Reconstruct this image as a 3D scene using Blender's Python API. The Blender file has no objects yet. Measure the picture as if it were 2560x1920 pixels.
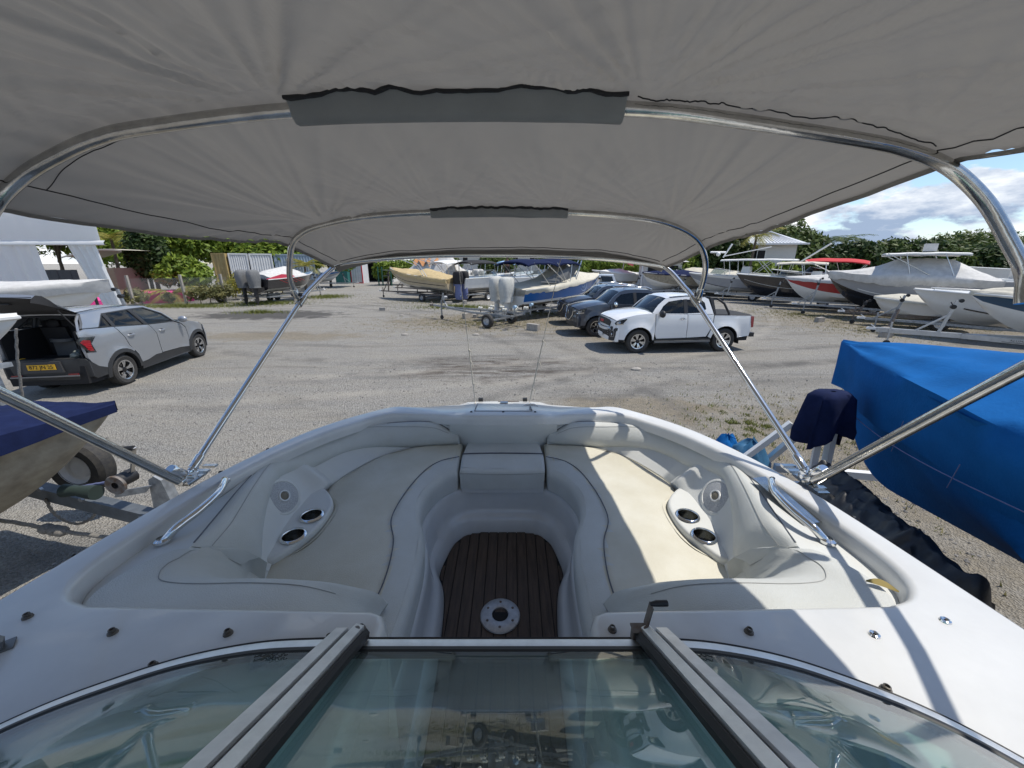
import bpy, math, random
import numpy as np
from mathutils import Vector, Matrix, noise
from mathutils.geometry import delaunay_2d_cdt
R = math.radians
PI = math.pi
scene = bpy.context.scene
COL = scene.collection
random.seed(7)
rng = np.random.default_rng(7)

# ------------------------------------------------------------------ camera, light, exposure
EYE = Vector((0, 0, 2.75))
cam_data = bpy.data.cameras.new('camera')
cam_data.sensor_width = 36.0
cam_data.lens = 13.5
cam_data.clip_start = 0.03
cam_data.clip_end = 3000
cam = bpy.data.objects.new('camera', cam_data)
COL.objects.link(cam)
cam.location = EYE
cam.rotation_euler = (R(90 - 17.5), 0, 0)
scene.camera = cam

SUN_EL, SUN_AZ = R(65.5), R(85)          # azimuth clockwise from +Y; the sun stands high on the right
sd = Vector((math.sin(SUN_AZ) * math.cos(SUN_EL), math.cos(SUN_AZ) * math.cos(SUN_EL), math.sin(SUN_EL)))
sun_data = bpy.data.lights.new('sun', 'SUN')
sun_data.energy = 3.55
sun_data.angle = R(0.55)
sun_data.color = (1.0, 0.945, 0.85)
sun = bpy.data.objects.new('sun', sun_data)
COL.objects.link(sun)
sun.rotation_euler = sd.to_track_quat('Z', 'Y').to_euler()

world = bpy.data.worlds.new('World')
scene.world = world
world.use_nodes = True
wn = world.node_tree
wn.nodes.clear()
def wnode(t, **kw):
    n = wn.nodes.new(t)
    for k, v in kw.items():
        if k in n.inputs: n.inputs[k].default_value = v
        else: setattr(n, k, v)
    return n
wl = wn.links.new
sky = wnode('ShaderNodeTexSky', sky_type='NISHITA', sun_disc=False, sun_elevation=SUN_EL, sun_rotation=SUN_AZ, air_density=1.0, dust_density=0.2, ozone_density=3.5)
tc = wnode('ShaderNodeTexCoord')
mp = wnode('ShaderNodeMapping')
mp.inputs['Scale'].default_value = (1, 1, 2.3)
mp.inputs['Location'].default_value = (4.3, 1.7, 0.55)
wl(tc.outputs['Generated'], mp.inputs['Vector'])
n1 = wnode('ShaderNodeTexNoise', Scale=4.2, Detail=10, Roughness=0.58)
wl(mp.outputs[0], n1.inputs['Vector'])
cr = wnode('ShaderNodeValToRGB')
cr.color_ramp.elements[0].position = 0.525
cr.color_ramp.elements[1].position = 0.565
# cumulus close up towards the horizon; thinned overhead, out of view, for bluer shade
sxyz = wnode('ShaderNodeSeparateXYZ'); wl(tc.outputs['Generated'], sxyz.inputs[0])
mr = wnode('ShaderNodeMapRange'); mr.inputs['From Min'].default_value = 0.0; mr.inputs['From Max'].default_value = 0.6; mr.inputs['To Min'].default_value = 0.085; mr.inputs['To Max'].default_value = -0.07
wl(sxyz.outputs['Z'], mr.inputs['Value'])
ad = wnode('ShaderNodeMath', operation='ADD'); wl(n1.outputs['Fac'], ad.inputs[0]); wl(mr.outputs[0], ad.inputs[1])
wl(ad.outputs[0], cr.inputs[0])
# thick parts of a cloud are greyer underneath, the crests are bright
mp2 = wnode('ShaderNodeMapping')
mp2.inputs['Scale'].default_value = (1, 1, 3.0)
mp2.inputs['Location'].default_value = (4.3, 1.7, 0.79)
wl(tc.outputs['Generated'], mp2.inputs['Vector'])
n2 = wnode('ShaderNodeTexNoise', Scale=4.6, Detail=7, Roughness=0.6)
wl(mp2.outputs[0], n2.inputs['Vector'])
cr2 = wnode('ShaderNodeValToRGB')
e = cr2.color_ramp.elements
e[0].position = 0.43; e[0].color = (7.6, 7.8, 8.0, 1)
e[1].position = 0.60; e[1].color = (2.5, 3.2, 4.4, 1)
wl(n2.outputs['Fac'], cr2.inputs[0])
mx = wnode('ShaderNodeMixRGB')
wl(cr.outputs[0], mx.inputs[0]); wl(sky.outputs[0], mx.inputs[1]); wl(cr2.outputs[0], mx.inputs[2])
bg = wnode('ShaderNodeBackground', Strength=0.125)
wl(mx.outputs[0], bg.inputs[0])
wo = wnode('ShaderNodeOutputWorld')
wl(bg.outputs[0], wo.inputs[0])

scene.view_settings.view_transform = 'Standard'
scene.view_settings.look = 'None'
scene.view_settings.exposure = 0.3
scene.view_settings.gamma = 1.0
scene.view_settings.use_curve_mapping = False
scene.render.engine = 'CYCLES'
scene.cycles.max_bounces = 8
scene.cycles.transparent_max_bounces = 16
scene.cycles.use_denoising = True
scene.cycles.caustics_reflective = False
scene.cycles.caustics_refractive = False

# ------------------------------------------------------------------ materials
MATS = {}
def mat(name, col, rough=0.5, metal=0.0, var=0.0, vscale=8.0, bump=0.0, bscale=60.0, coat=0.0, spec=0.5, col2=None, trans=0.0, stretch=None, detail=6.0):
    """Principled material; var mixes col towards col2 with noise, bump adds fine relief, trans lets daylight through cloth."""
    m = bpy.data.materials.new(name)
    m.use_nodes = True
    nt = m.node_tree
    b = nt.nodes['Principled BSDF']
    b.inputs['Base Color'].default_value = (*col, 1)
    b.inputs['Roughness'].default_value = rough
    b.inputs['Metallic'].default_value = metal
    b.inputs['Specular IOR Level'].default_value = spec
    b.inputs['Coat Weight'].default_value = coat
    b.inputs['Coat Roughness'].default_value = 0.04
    vec = None
    if var or bump:
        t = nt.nodes.new('ShaderNodeTexCoord')
        vec = t.outputs['Object']
        if stretch:
            mpp = nt.nodes.new('ShaderNodeMapping')
            mpp.inputs['Scale'].default_value = stretch
            nt.links.new(vec, mpp.inputs['Vector'])
            vec = mpp.outputs[0]
    if var:
        n = nt.nodes.new('ShaderNodeTexNoise')
        n.inputs['Scale'].default_value = vscale
        n.inputs['Detail'].default_value = detail
        n.inputs['Roughness'].default_value = 0.62
        nt.links.new(vec, n.inputs['Vector'])
        rp = nt.nodes.new('ShaderNodeValToRGB')
        c2 = col2 if col2 else tuple(c * (1 - var) for c in col)
        rp.color_ramp.elements[0].position = 0.34
        rp.color_ramp.elements[1].position = 0.66
        rp.color_ramp.elements[0].color = (*c2, 1)
        rp.color_ramp.elements[1].color = (*col, 1)
        nt.links.new(n.outputs['Fac'], rp.inputs[0])
        nt.links.new(rp.outputs[0], b.inputs['Base Color'])
    if bump:
        n = nt.nodes.new('ShaderNodeTexNoise')
        n.inputs['Scale'].default_value = bscale
        n.inputs['Detail'].default_value = 4
        nt.links.new(vec, n.inputs['Vector'])
        bp = nt.nodes.new('ShaderNodeBump')
        bp.inputs['Strength'].default_value = bump
        bp.inputs['Distance'].default_value = 0.02
        nt.links.new(n.outputs['Fac'], bp.inputs['Height'])
        nt.links.new(bp.outputs[0], b.inputs['Normal'])
    if trans:
        tr = nt.nodes.new('ShaderNodeBsdfTranslucent')
        tr.inputs['Color'].default_value = (*col, 1)
        ms = nt.nodes.new('ShaderNodeMixShader')
        ms.inputs[0].default_value = trans
        nt.links.new(b.outputs[0], ms.inputs[1]); nt.links.new(tr.outputs[0], ms.inputs[2])
        nt.links.new(ms.outputs[0], nt.nodes['Material Output'].inputs[0])
    MATS[name] = m
    return m

def glass(name, tint, refl=0.04, dirt=0.0):
    """Thin pane: tinted see-through plus mirror reflection that grows at grazing angles."""
    m = bpy.data.materials.new(name)
    m.use_nodes = True
    nt = m.node_tree
    nt.nodes.clear()
    out = nt.nodes.new('ShaderNodeOutputMaterial')
    t = nt.nodes.new('ShaderNodeBsdfTransparent'); t.inputs[0].default_value = (*tint, 1)
    g = nt.nodes.new('ShaderNodeBsdfGlossy'); g.inputs['Roughness'].default_value = 0.0
    lw = nt.nodes.new('ShaderNodeLayerWeight'); lw.inputs[0].default_value = 0.5
    p = nt.nodes.new('ShaderNodeMath'); p.operation = 'POWER'; p.inputs[1].default_value = 4.0
    a = nt.nodes.new('ShaderNodeMath'); a.operation = 'MULTIPLY_ADD'; a.inputs[1].default_value = 1 - refl; a.inputs[2].default_value = refl
    ms = nt.nodes.new('ShaderNodeMixShader')
    L = nt.links.new
    L(lw.outputs['Facing'], p.inputs[0]); L(p.outputs[0], a.inputs[0]); L(a.outputs[0], ms.inputs[0])
    L(t.outputs[0], ms.inputs[1]); L(g.outputs[0], ms.inputs[2])
    if dirt:
        d = nt.nodes.new('ShaderNodeBsdfDiffuse'); d.inputs[0].default_value = (0.75, 0.76, 0.74, 1)
        n = nt.nodes.new('ShaderNodeTexNoise'); n.inputs['Scale'].default_value = 9; n.inputs['Detail'].default_value = 8
        tcd = nt.nodes.new('ShaderNodeTexCoord'); L(tcd.outputs['Object'], n.inputs['Vector'])
        q = nt.nodes.new('ShaderNodeMath'); q.operation = 'MULTIPLY'; q.inputs[1].default_value = dirt
        L(n.outputs['Fac'], q.inputs[0])
        m2 = nt.nodes.new('ShaderNodeMixShader')
        L(q.outputs[0], m2.inputs[0]); L(ms.outputs[0], m2.inputs[1]); L(d.outputs[0], m2.inputs[2])
        L(m2.outputs[0], out.inputs[0])
    else:
        L(ms.outputs[0], out.inputs[0])
    MATS[name] = m
    return m

# ------------------------------------------------------------------ mesh helpers
class MB:
    """Collects shapes and links them as ONE mesh object."""
    def __init__(s): s.v = []; s.f = []; s.mi = []
    def add(s, vs, fs, mi=0):
        o = len(s.v)
        s.v.extend(tuple(v) for v in vs)
        s.f.extend(tuple(i + o for i in f) for f in fs)
        s.mi.extend([mi] * len(fs))
        return s
    def box(s, c, d, rot=None, mi=0, taper=1.0):
        x, y, z = (k / 2 for k in d)
        vs = [Vector((sx * x * (taper if sz > 0 else 1), sy * y * (taper if sz > 0 else 1), sz * z)) for sz in (-1, 1) for sy in (-1, 1) for sx in (-1, 1)]
        if rot is not None:
            vs = [rot @ v for v in vs]
        c = Vector(c)
        return s.add([v + c for v in vs], [(0, 2, 3, 1), (4, 5, 7, 6), (0, 1, 5, 4), (2, 6, 7, 3), (0, 4, 6, 2), (1, 3, 7, 5)], mi)
    def bar(s, a, b, w, h=None, mi=0, up=(0, 0, 1)):
        a, b = Vector(a), Vector(b)
        h = h or w
        d = b - a
        x = d.normalized()
        u = Vector(up)
        y = u.cross(x)
        if y.length < 1e-4: y = Vector((0, 1, 0)).cross(x)
        y.normalize()
        z = x.cross(y)
        return s.box((a + b) / 2, (d.length, w, h), Matrix((x, y, z)).transposed(), mi)
    def tube(s, pts, r, n=8, mi=0, caps=True, closed=False):
        pts = [Vector(p) for p in pts]
        m = len(pts)
        rr = r if isinstance(r, (list, tuple)) else [r] * m
        rings = []
        ref = None
        for i, p in enumerate(pts):
            if closed: t = pts[(i + 1) % m] - pts[i - 1]
            else: t = pts[min(i + 1, m - 1)] - pts[max(i - 1, 0)]
            if t.length < 1e-9: t = Vector((0, 0, 1))
            t.normalize()
            if ref is None:
                ref = Vector((0, 0, 1)) if abs(t.z) < 0.9 else Vector((1, 0, 0))
            a = ref - t * ref.dot(t)
            if a.length < 1e-6: a = t.orthogonal()
            a.normalize(); ref = a
            b = t.cross(a)
            rings.append([p + (a * math.cos(k * 2 * PI / n) + b * math.sin(k * 2 * PI / n)) * rr[i] for k in range(n)])
        return s.loft(rings, ring_closed=True, cap=caps and not closed, loop=closed, mi=mi)
    def loft(s, rings, ring_closed=False, cap=False, loop=False, mi=0):
        n = len(rings[0]); m = len(rings)
        vs = [v for r in rings for v in r]
        fs = []; mis = []
        for i in range(m if loop else m - 1):
            j = (i + 1) % m
            for k in range(n if ring_closed else n - 1):
                l = (k + 1) % n
                fs.append((i * n + k, i * n + l, j * n + l, j * n + k))
                mis.append(mi[k] if isinstance(mi, (list, tuple)) else mi)
        if cap:
            fs.append(tuple(range(n - 1, -1, -1))); fs.append(tuple((m - 1) * n + k for k in range(n)))
            mis += [mis[0], mis[0]]
        o = len(s.v)
        s.v.extend(tuple(v) for v in vs); s.f.extend(tuple(i + o for i in f) for f in fs); s.mi.extend(mis)
        return s
    def lathe(s, prof, c=(0, 0, 0), axis='z', n=20, mi=0, rot=None):
        c = Vector(c); rings = []
        for r, h in prof:
            ring = []
            for k in range(n):
                a = 2 * PI * k / n
                p = Vector((r * math.cos(a), r * math.sin(a), h))
                if axis == 'x': p = Vector((p.z, p.x, p.y))
                elif axis == 'y': p = Vector((p.x, p.z, -p.y))
                if rot is not None: p = rot @ p
                ring.append(p + c)
            rings.append(ring)
        return s.loft(rings, ring_closed=True, mi=mi)
    def sphere(s, c, r, n=10, m=7, mi=0, squash=(1, 1, 1)):
        c = Vector(c)
        rings = [[c + Vector((r * squash[0] * math.sin(PI * i / m) * math.cos(2 * PI * k / n), r * squash[1] * math.sin(PI * i / m) * math.sin(2 * PI * k / n), r * squash[2] * math.cos(PI * i / m))) for k in range(n)] for i in range(m + 1)]
        return s.loft(rings, ring_closed=True, mi=mi)
    def prism(s, poly, fn, mi=0):
        """Extrudes a polygon: fn(a, b, t) gives the 3D point for t = 0 (front) and t = 1 (back)."""
        n = len(poly)
        vs = [fn(a, b, 0) for a, b in poly] + [fn(a, b, 1) for a, b in poly]
        fs = [tuple(range(n)), tuple(range(2 * n - 1, n - 1, -1))] + [(k, k + n, (k + 1) % n + n, (k + 1) % n) for k in range(n)]
        return s.add(vs, fs, mi)
    def fill(s, loops, fn, step=0.0, skirt=None, mi=0, inner=()):
        """Fills a flat polygon (first loop outer, others holes) with small faces, maps it through fn(a, b); skirt(a, b) gives the turned-in edge."""
        co = []; ed = []
        for lp in loops:
            o = len(co); co += [Vector(p) for p in lp]
            ed += [(o + k, o + (k + 1) % len(lp)) for k in range(len(lp))]
        for ln in inner:
            o = len(co); co += [Vector(p) for p in ln]
            ed += [(o + k, o + k + 1) for k in range(len(ln) - 1)]
        if step:
            lo = loops[0]
            xs = [p[0] for p in lo]; ys = [p[1] for p in lo]
            gx = np.arange(min(xs) + step / 2, max(xs), step); gy = np.arange(min(ys) + step / 2, max(ys), step)
            P = np.array([(a, b) for a in gx for b in gy])
            if len(P):
                allp = np.array([tuple(c) for c in co])
                ok = np.zeros(len(P), bool)
                for lp in loops:
                    q = np.array([tuple(p) for p in lp]); q2 = np.roll(q, -1, 0)
                    for (x1, y1), (x2, y2) in zip(q, q2):
                        if y1 == y2: continue
                        c = ((P[:, 1] < y1) != (P[:, 1] < y2)) & (P[:, 0] < (x2 - x1) * (P[:, 1] - y1) / (y2 - y1) + x1)
                        ok ^= c
                d = np.min(np.hypot(P[:, None, 0] - allp[None, :, 0], P[:, None, 1] - allp[None, :, 1]), axis=1)
                co += [Vector(p) for p in P[ok & (d > step * 0.45)]]
        r = delaunay_2d_cdt(co, ed, [], 2, 1e-6)
        pts, edges, faces = r[0], r[1], r[2]
        # keep faces inside the loops
        def inside(p):
            c = False
            for lp in loops:
                for k in range(len(lp)):
                    x1, y1 = lp[k][0], lp[k][1]; x2, y2 = lp[(k + 1) % len(lp)][0], lp[(k + 1) % len(lp)][1]
                    if (p[1] < y1) != (p[1] < y2) and p[0] < (x2 - x1) * (p[1] - y1) / (y2 - y1) + x1: c = not c
            return c
        keep = [f for f in faces if inside(sum((pts[i] for i in f), Vector((0, 0))) / len(f))]
        o = len(s.v)
        s.v.extend(tuple(fn(p[0], p[1])) for p in pts)
        s.f.extend(tuple(i + o for i in f) for f in keep); s.mi.extend([mi] * len(keep))
        if skirt:
            for lp in loops:
                n = len(lp)
                o = len(s.v)
                s.v.extend(tuple(fn(p[0], p[1])) for p in lp); s.v.extend(tuple(skirt(p[0], p[1])) for p in lp)
                for k in range(n):
                    s.f.append((o + k, o + (k + 1) % n, o + n + (k + 1) % n, o + n + k)); s.mi.append(mi)
        return s
    def mirror(s, ax=0.0, axis=0):
        n = len(s.v)
        def mv(v):
            v = list(v); v[axis] = 2 * ax - v[axis]; return tuple(v)
        s.v += [mv(v) for v in s.v]
        k = len(s.f)
        s.f += [tuple(i + n for i in reversed(f)) for f in s.f[:k]]
        s.mi += s.mi[:k]
        return s
    def xf(s, M):
        s.v = [tuple(M @ Vector(v)) for v in s.v]
        return s
    def build(s, name, mats, parent=None, ang=40, local=True, weld=True):
        me = bpy.data.meshes.new(name)
        me.from_pydata(s.v, [], s.f)
        if not isinstance(mats, (list, tuple)): mats = [mats]
        for m in mats: me.materials.append(m)
        if len(mats) > 1: me.polygons.foreach_set('material_index', s.mi)
        if weld:
            import bmesh
            bm = bmesh.new(); bm.from_mesh(me)
            bmesh.ops.remove_doubles(bm, verts=bm.verts, dist=2e-4)
            bmesh.ops.recalc_face_normals(bm, faces=bm.faces)
            bm.to_mesh(me); bm.free()
        if ang:
            me.polygons.foreach_set('use_smooth', [True] * len(me.polygons))
            me.set_sharp_from_angle(angle=R(ang))
        me.update()
        o = bpy.data.objects.new(name, me)
        COL.objects.link(o)
        if parent is not None: attach(o, parent, local)
        return o

def world_of(o):
    m = Matrix.LocRotScale(o.location, o.rotation_euler, o.scale)
    return (world_of(o.parent) @ o.matrix_parent_inverse @ m) if o.parent else m
def attach(o, parent, local=True):
    o.parent = parent
    if not local:                       # geometry was written in world coordinates
        o.matrix_parent_inverse = world_of(parent).inverted()
def tag(o, label=None, cat=None, group=None, kind=None):
    if label: o['label'] = label
    if cat: o['category'] = cat
    if group: o['group'] = group
    if kind: o['kind'] = kind
    return o
def thing(name, label, cat, loc=(0, 0, 0), rz=0.0, group=None):
    o = bpy.data.objects.new(name, None)
    o.empty_display_size = 0.2
    COL.objects.link(o)
    o.location = loc; o.rotation_euler = (0, 0, rz)
    return tag(o, label, cat, group)
def copy_tree(o, parent=None):
    c = o.copy(); COL.objects.link(c)
    if parent is not None:
        c.parent = parent; c.matrix_parent_inverse = o.matrix_parent_inverse.copy()
    for ch in list(o.children): copy_tree(ch, c)
    return c
def dup(o, loc, rz, label=None):
    c = copy_tree(o)
    c.location = loc; c.rotation_euler = (0, 0, rz)
    if label: c['label'] = label
    return c
def resample(pts, n, closed=False):
    pts = [Vector(p) for p in pts]
    if closed: pts = pts + [pts[0]]
    L = [0.0]
    for a, b in zip(pts, pts[1:]): L.append(L[-1] + (b - a).length)
    out = []
    m = n if closed else n - 1
    j = 0
    for i in range(n):
        t = L[-1] * i / m
        while j < len(pts) - 2 and L[j + 1] < t: j += 1
        d = L[j + 1] - L[j]
        out.append(pts[j].lerp(pts[j + 1], (t - L[j]) / d if d > 1e-9 else 0))
    return out
def spline(pts, sub=6, closed=False):
    """Catmull-Rom through the points."""
    P = [Vector(p) for p in pts]; n = len(P); out = []
    for i in range(n if closed else n - 1):
        p1, p2 = P[i], P[(i + 1) % n]
        p0 = P[i - 1] if (closed or i > 0) else p1 * 2 - p2
        p3 = P[(i + 2) % n] if (closed or i + 2 < n) else p2 * 2 - p1
        for k in range(sub):
            t = k / sub
            out.append(0.5 * ((2 * p1) + (p2 - p0) * t + (2 * p0 - 5 * p1 + 4 * p2 - p3) * t * t + (3 * p1 - p0 - 3 * p2 + p3) * t ** 3))
    if not closed: out.append(P[-1])
    return out
def lerp(a, b, t): return a + (b - a) * t
def interp(x, xs, ys): return float(np.interp(x, xs, ys))
def nz(*p, s=1.0): return noise.noise(Vector(p) * s)
def smooth01(t):
    t = max(0.0, min(1.0, t)); return t * t * (3 - 2 * t)

# ------------------------------------------------------------------ shared materials
gelcoat = mat('gelcoat_white', (0.655, 0.66, 0.655), 0.25, var=0.10, vscale=5, coat=0.25, bump=0.03, bscale=30)
gel_tex = mat('gelcoat_cream', (0.63, 0.64, 0.62), 0.45, var=0.05, vscale=5, bump=0.05, bscale=500)
vinyl = mat('seat_vinyl', (0.575, 0.59, 0.575), 0.5, var=0.12, vscale=5, bump=0.2, bscale=330, col2=(0.52, 0.53, 0.505))
vinyl_seat = mat('seat_vinyl_cream', (0.64, 0.62, 0.535), 0.5, var=0.16, vscale=4, bump=0.2, bscale=330, col2=(0.55, 0.52, 0.42))
seam_m = mat('seam_thread', (0.33, 0.335, 0.33), 0.7)
vinyl_dk = mat('seat_piping', (0.085, 0.095, 0.12), 0.5)
steel = mat('stainless_tube', (0.62, 0.61, 0.58), 0.16, 1.0, var=0.25, vscale=25, bump=0.03, bscale=60)
chrome = mat('polished_steel', (0.75, 0.75, 0.74), 0.08, 1.0)
alu = mat('brushed_aluminium', (0.80, 0.79, 0.78), 0.42, 0.9, var=0.15, vscale=30, bump=0.05, bscale=300)
galv = mat('galvanised_steel', (0.42, 0.44, 0.46), 0.5, 0.7, var=0.4, vscale=14)
rusty = mat('weathered_steel', (0.25, 0.24, 0.23), 0.7, 0.4, var=0.5, vscale=18, col2=(0.14, 0.09, 0.06))
rubber = mat('tyre_rubber', (0.022, 0.022, 0.024), 0.75, var=0.3, vscale=30, col2=(0.05, 0.046, 0.04), bump=0.1, bscale=90)
blackp = mat('black_plastic', (0.018, 0.018, 0.02), 0.5)
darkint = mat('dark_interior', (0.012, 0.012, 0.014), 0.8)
white_p = mat('white_paint', (0.78, 0.78, 0.77), 0.35, var=0.06, vscale=4)
rope_m = mat('white_rope', (0.62, 0.58, 0.5), 0.8, var=0.3, vscale=90)
rope_g = mat('grey_rope', (0.3, 0.28, 0.25), 0.85, var=0.5, vscale=70)
conc = mat('concrete', (0.42, 0.39, 0.35), 0.9, var=0.3, vscale=12, bump=0.3)
# ------------------------------------------------------------------ ground
def ground_material():
    m = bpy.data.materials.new('gravel_ground')
    m.use_nodes = True
    nt = m.node_tree; L = nt.links.new
    b = nt.nodes['Principled BSDF']
    b.inputs['Roughness'].default_value = 0.95
    b.inputs['Specular IOR Level'].default_value = 0.15
    tcg = nt.nodes.new('ShaderNodeTexCoord')
    P = tcg.outputs['Object']
    def nse(scale, det, rough=0.6, vec=P, dist=0.0):
        n = nt.nodes.new('ShaderNodeTexNoise')
        n.inputs['Scale'].default_value = scale; n.inputs['Detail'].default_value = det; n.inputs['Roughness'].default_value = rough; n.inputs['Distortion'].default_value = dist
        L(vec, n.inputs['Vector']); return n.outputs['Fac']
    def ramp(src, p0, p1, c0=(0, 0, 0), c1=(1, 1, 1)):
        r = nt.nodes.new('ShaderNodeValToRGB')
        r.color_ramp.elements[0].position = p0; r.color_ramp.elements[1].position = p1
        r.color_ramp.elements[0].color = (*c0, 1); r.color_ramp.elements[1].color = (*c1, 1)
        L(src, r.inputs[0]); return r.outputs[0]
    def mix(f, a, c, mode='MIX'):
        x = nt.nodes.new('ShaderNodeMixRGB'); x.blend_type = mode
        for k, s in ((0, f), (1, a), (2, c)):
            if isinstance(s, (int, float)): x.inputs[k].default_value = s
            elif isinstance(s, tuple): x.inputs[k].default_value = (*s, 1)
            else: L(s, x.inputs[k])
        return x.outputs[0]
    def blob(cx, cy, rx, ry, soft=0.5, amp=0.9):
        mpn = nt.nodes.new('ShaderNodeMapping'); mpn.vector_type = 'POINT'
        mpn.inputs['Location'].default_value = (-cx / rx, -cy / ry, 0); mpn.inputs['Scale'].default_value = (1 / rx, 1 / ry, 0)
        L(P, mpn.inputs['Vector'])
        ln = nt.nodes.new('ShaderNodeVectorMath'); ln.operation = 'LENGTH'; L(mpn.outputs[0], ln.inputs[0])
        ad = nt.nodes.new('ShaderNodeMath'); ad.operation = 'MULTIPLY_ADD'; ad.inputs[1].default_value = amp * 2; L(nse(1.3, 7, 0.65), ad.inputs[0])
        sb = nt.nodes.new('ShaderNodeMath'); sb.operation = 'SUBTRACT'; sb.inputs[1].default_value = amp
        L(ln.outputs['Value'], ad.inputs[2]); L(ad.outputs[0], sb.inputs[0])
        return ramp(sb.outputs[0], 1 - soft, 1 + soft * 0.4, (1, 1, 1), (0, 0, 0))
    # single stones: each cell of a voronoi gets its own grey
    vo = nt.nodes.new('ShaderNodeTexVoronoi'); vo.inputs['Scale'].default_value = 55; L(P, vo.inputs['Vector'])
    sep = nt.nodes.new('ShaderNodeSeparateColor'); L(vo.outputs['Color'], sep.inputs[0])
    stone = ramp(sep.outputs[0], 0.0, 1.0, (0.12, 0.12, 0.118), (0.57, 0.545, 0.50))
    fine = ramp(nse(210, 3, 0.7), 0.3, 0.72, (0.12, 0.12, 0.118), (0.53, 0.51, 0.47))
    g = mix(0.5, stone, fine)
    # tyre-worn streaks, dusty and darker areas
    mp1 = nt.nodes.new('ShaderNodeMapping'); mp1.inputs['Rotation'].default_value = (0, 0, 0.12); mp1.inputs['Scale'].default_value = (0.35, 1.6, 1); L(P, mp1.inputs['Vector'])
    streak = ramp(nse(1.1, 9, 0.68, mp1.outputs[0], 0.6), 0.36, 0.68)
    g = mix(mix(1.0, streak, (0.42, 0.42, 0.42), 'MULTIPLY'), g, (0.47, 0.42, 0.34))
    dark = ramp(nse(0.55, 8, 0.66, mp1.outputs[0], 0.4), 0.52, 0.70)
    g = mix(mix(1.0, dark, (0.6, 0.6, 0.6), 'MULTIPLY'), g, (0.13, 0.127, 0.122))
    # damp earth in front of the bow, dry earth under the grass, black sand by the bank
    wet = blob(-0.6, 10.2, 3.0, 1.5, 0.6, 1.0)
    wet2 = mix(1.0, wet, ramp(nse(2.2, 8, 0.7, mp1.outputs[0], 0.8), 0.42, 0.56), 'MULTIPLY')
    g = mix(mix(1.0, wet2, (0.85, 0.85, 0.85), 'MULTIPLY'), g, (0.098, 0.078, 0.064))
    earth = mat_earth = mix(ramp(nse(9, 8, 0.7), 0.35, 0.65), (0.20, 0.165, 0.115), (0.36, 0.30, 0.205))
    for args in ((-9.5, 15.0, 5.0, 1.2), (2.5, 7.2, 2.2, 0.8), (-1.0, 19.0, 6.5, 4.0), (20.0, 19.0, 9.5, 6.0), (5.5, 5.0, 3.6, 3.2), (-2.4, 3.2, 1.4, 1.5), (4.8, 15.5, 3.5, 2.2)):
        bl = blob(*args, 0.55, 1.0)
        g = mix(mix(1.0, bl, (0.62, 0.62, 0.62), 'MULTIPLY'), g, earth)
    g = mix(mix(1.0, blob(-13.5, 21.5, 4.5, 2.2, 0.3, 0.9), (0.8, 0.8, 0.8), 'MULTIPLY'), g, (0.075, 0.072, 0.07))
    # old wheel tracks: arcs worn into the gravel, darker ruts between paler ridges
    for cx, cy, rad, wd, dkr in ((-24.0, 3.0, 26.0, 0.34, 1), (-24.0, 3.0, 27.6, 0.34, 1), (14.0, -9.0, 20.5, 0.30, 1), (14.0, -9.0, 22.1, 0.30, 1), (-9.0, 34.0, 25.0, 0.34, 0), (-9.0, 34.0, 26.6, 0.34, 0), (2.0, 40.0, 30.0, 0.4, 1)):
        vm = nt.nodes.new('ShaderNodeVectorMath'); vm.operation = 'DISTANCE'; vm.inputs[1].default_value = (cx, cy, 0); L(P, vm.inputs[0])
        m1_ = nt.nodes.new('ShaderNodeMath'); m1_.operation = 'SUBTRACT'; m1_.inputs[1].default_value = rad; L(vm.outputs['Value'], m1_.inputs[0])
        m2_ = nt.nodes.new('ShaderNodeMath'); m2_.operation = 'ABSOLUTE'; L(m1_.outputs[0], m2_.inputs[0])
        rut = ramp(m2_.outputs[0], wd * 0.25, wd, (1, 1, 1), (0, 0, 0))
        rut = mix(1.0, rut, ramp(nse(0.9, 6, 0.7), 0.40, 0.62), 'MULTIPLY')
        g = mix(mix(1.0, rut, (0.6, 0.6, 0.6), 'MULTIPLY'), g, (0.155, 0.148, 0.138) if dkr else (0.50, 0.46, 0.40))
    L(g, b.inputs['Base Color'])
    bp = nt.nodes.new('ShaderNodeBump'); bp.inputs['Strength'].default_value = 0.9; bp.inputs['Distance'].default_value = 0.04
    h = nt.nodes.new('ShaderNodeMath'); h.operation = 'ADD'; L(vo.outputs['Distance'], h.inputs[0]); L(nse(30, 6, 0.7), h.inputs[1])
    L(h.outputs[0], bp.inputs['Height']); L(bp.outputs[0], b.inputs['Normal'])
    return m
gm = MB()
gm.add([(-1500, -300, 0), (1500, -300, 0), (1500, 2200, 0), (-1500, 2200, 0)], [(0, 1, 2, 3)])
tag(gm.build('ground', ground_material(), ang=0), kind='structure')

# ------------------------------------------------------------------ the bowrider we stand in (AX = its centre line)
AX = -0.052
def zs(y): return 2.02 - 0.086 * (y - 0.57) if y > 0.57 else 2.02 + 0.02 * (0.57 - y)
boat = thing('bowrider_boat', 'white open bow motorboat with cream vinyl seats and teak bow floor, seen from its helm', 'boat', (AX, 0.9, 0.45))
def B(u, y, z): return (AX + u, y, z)
def bpart(mb, name, mats, ang=40, parent=None):
    return mb.build(name, mats, parent or boat, ang, local=False)

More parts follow.
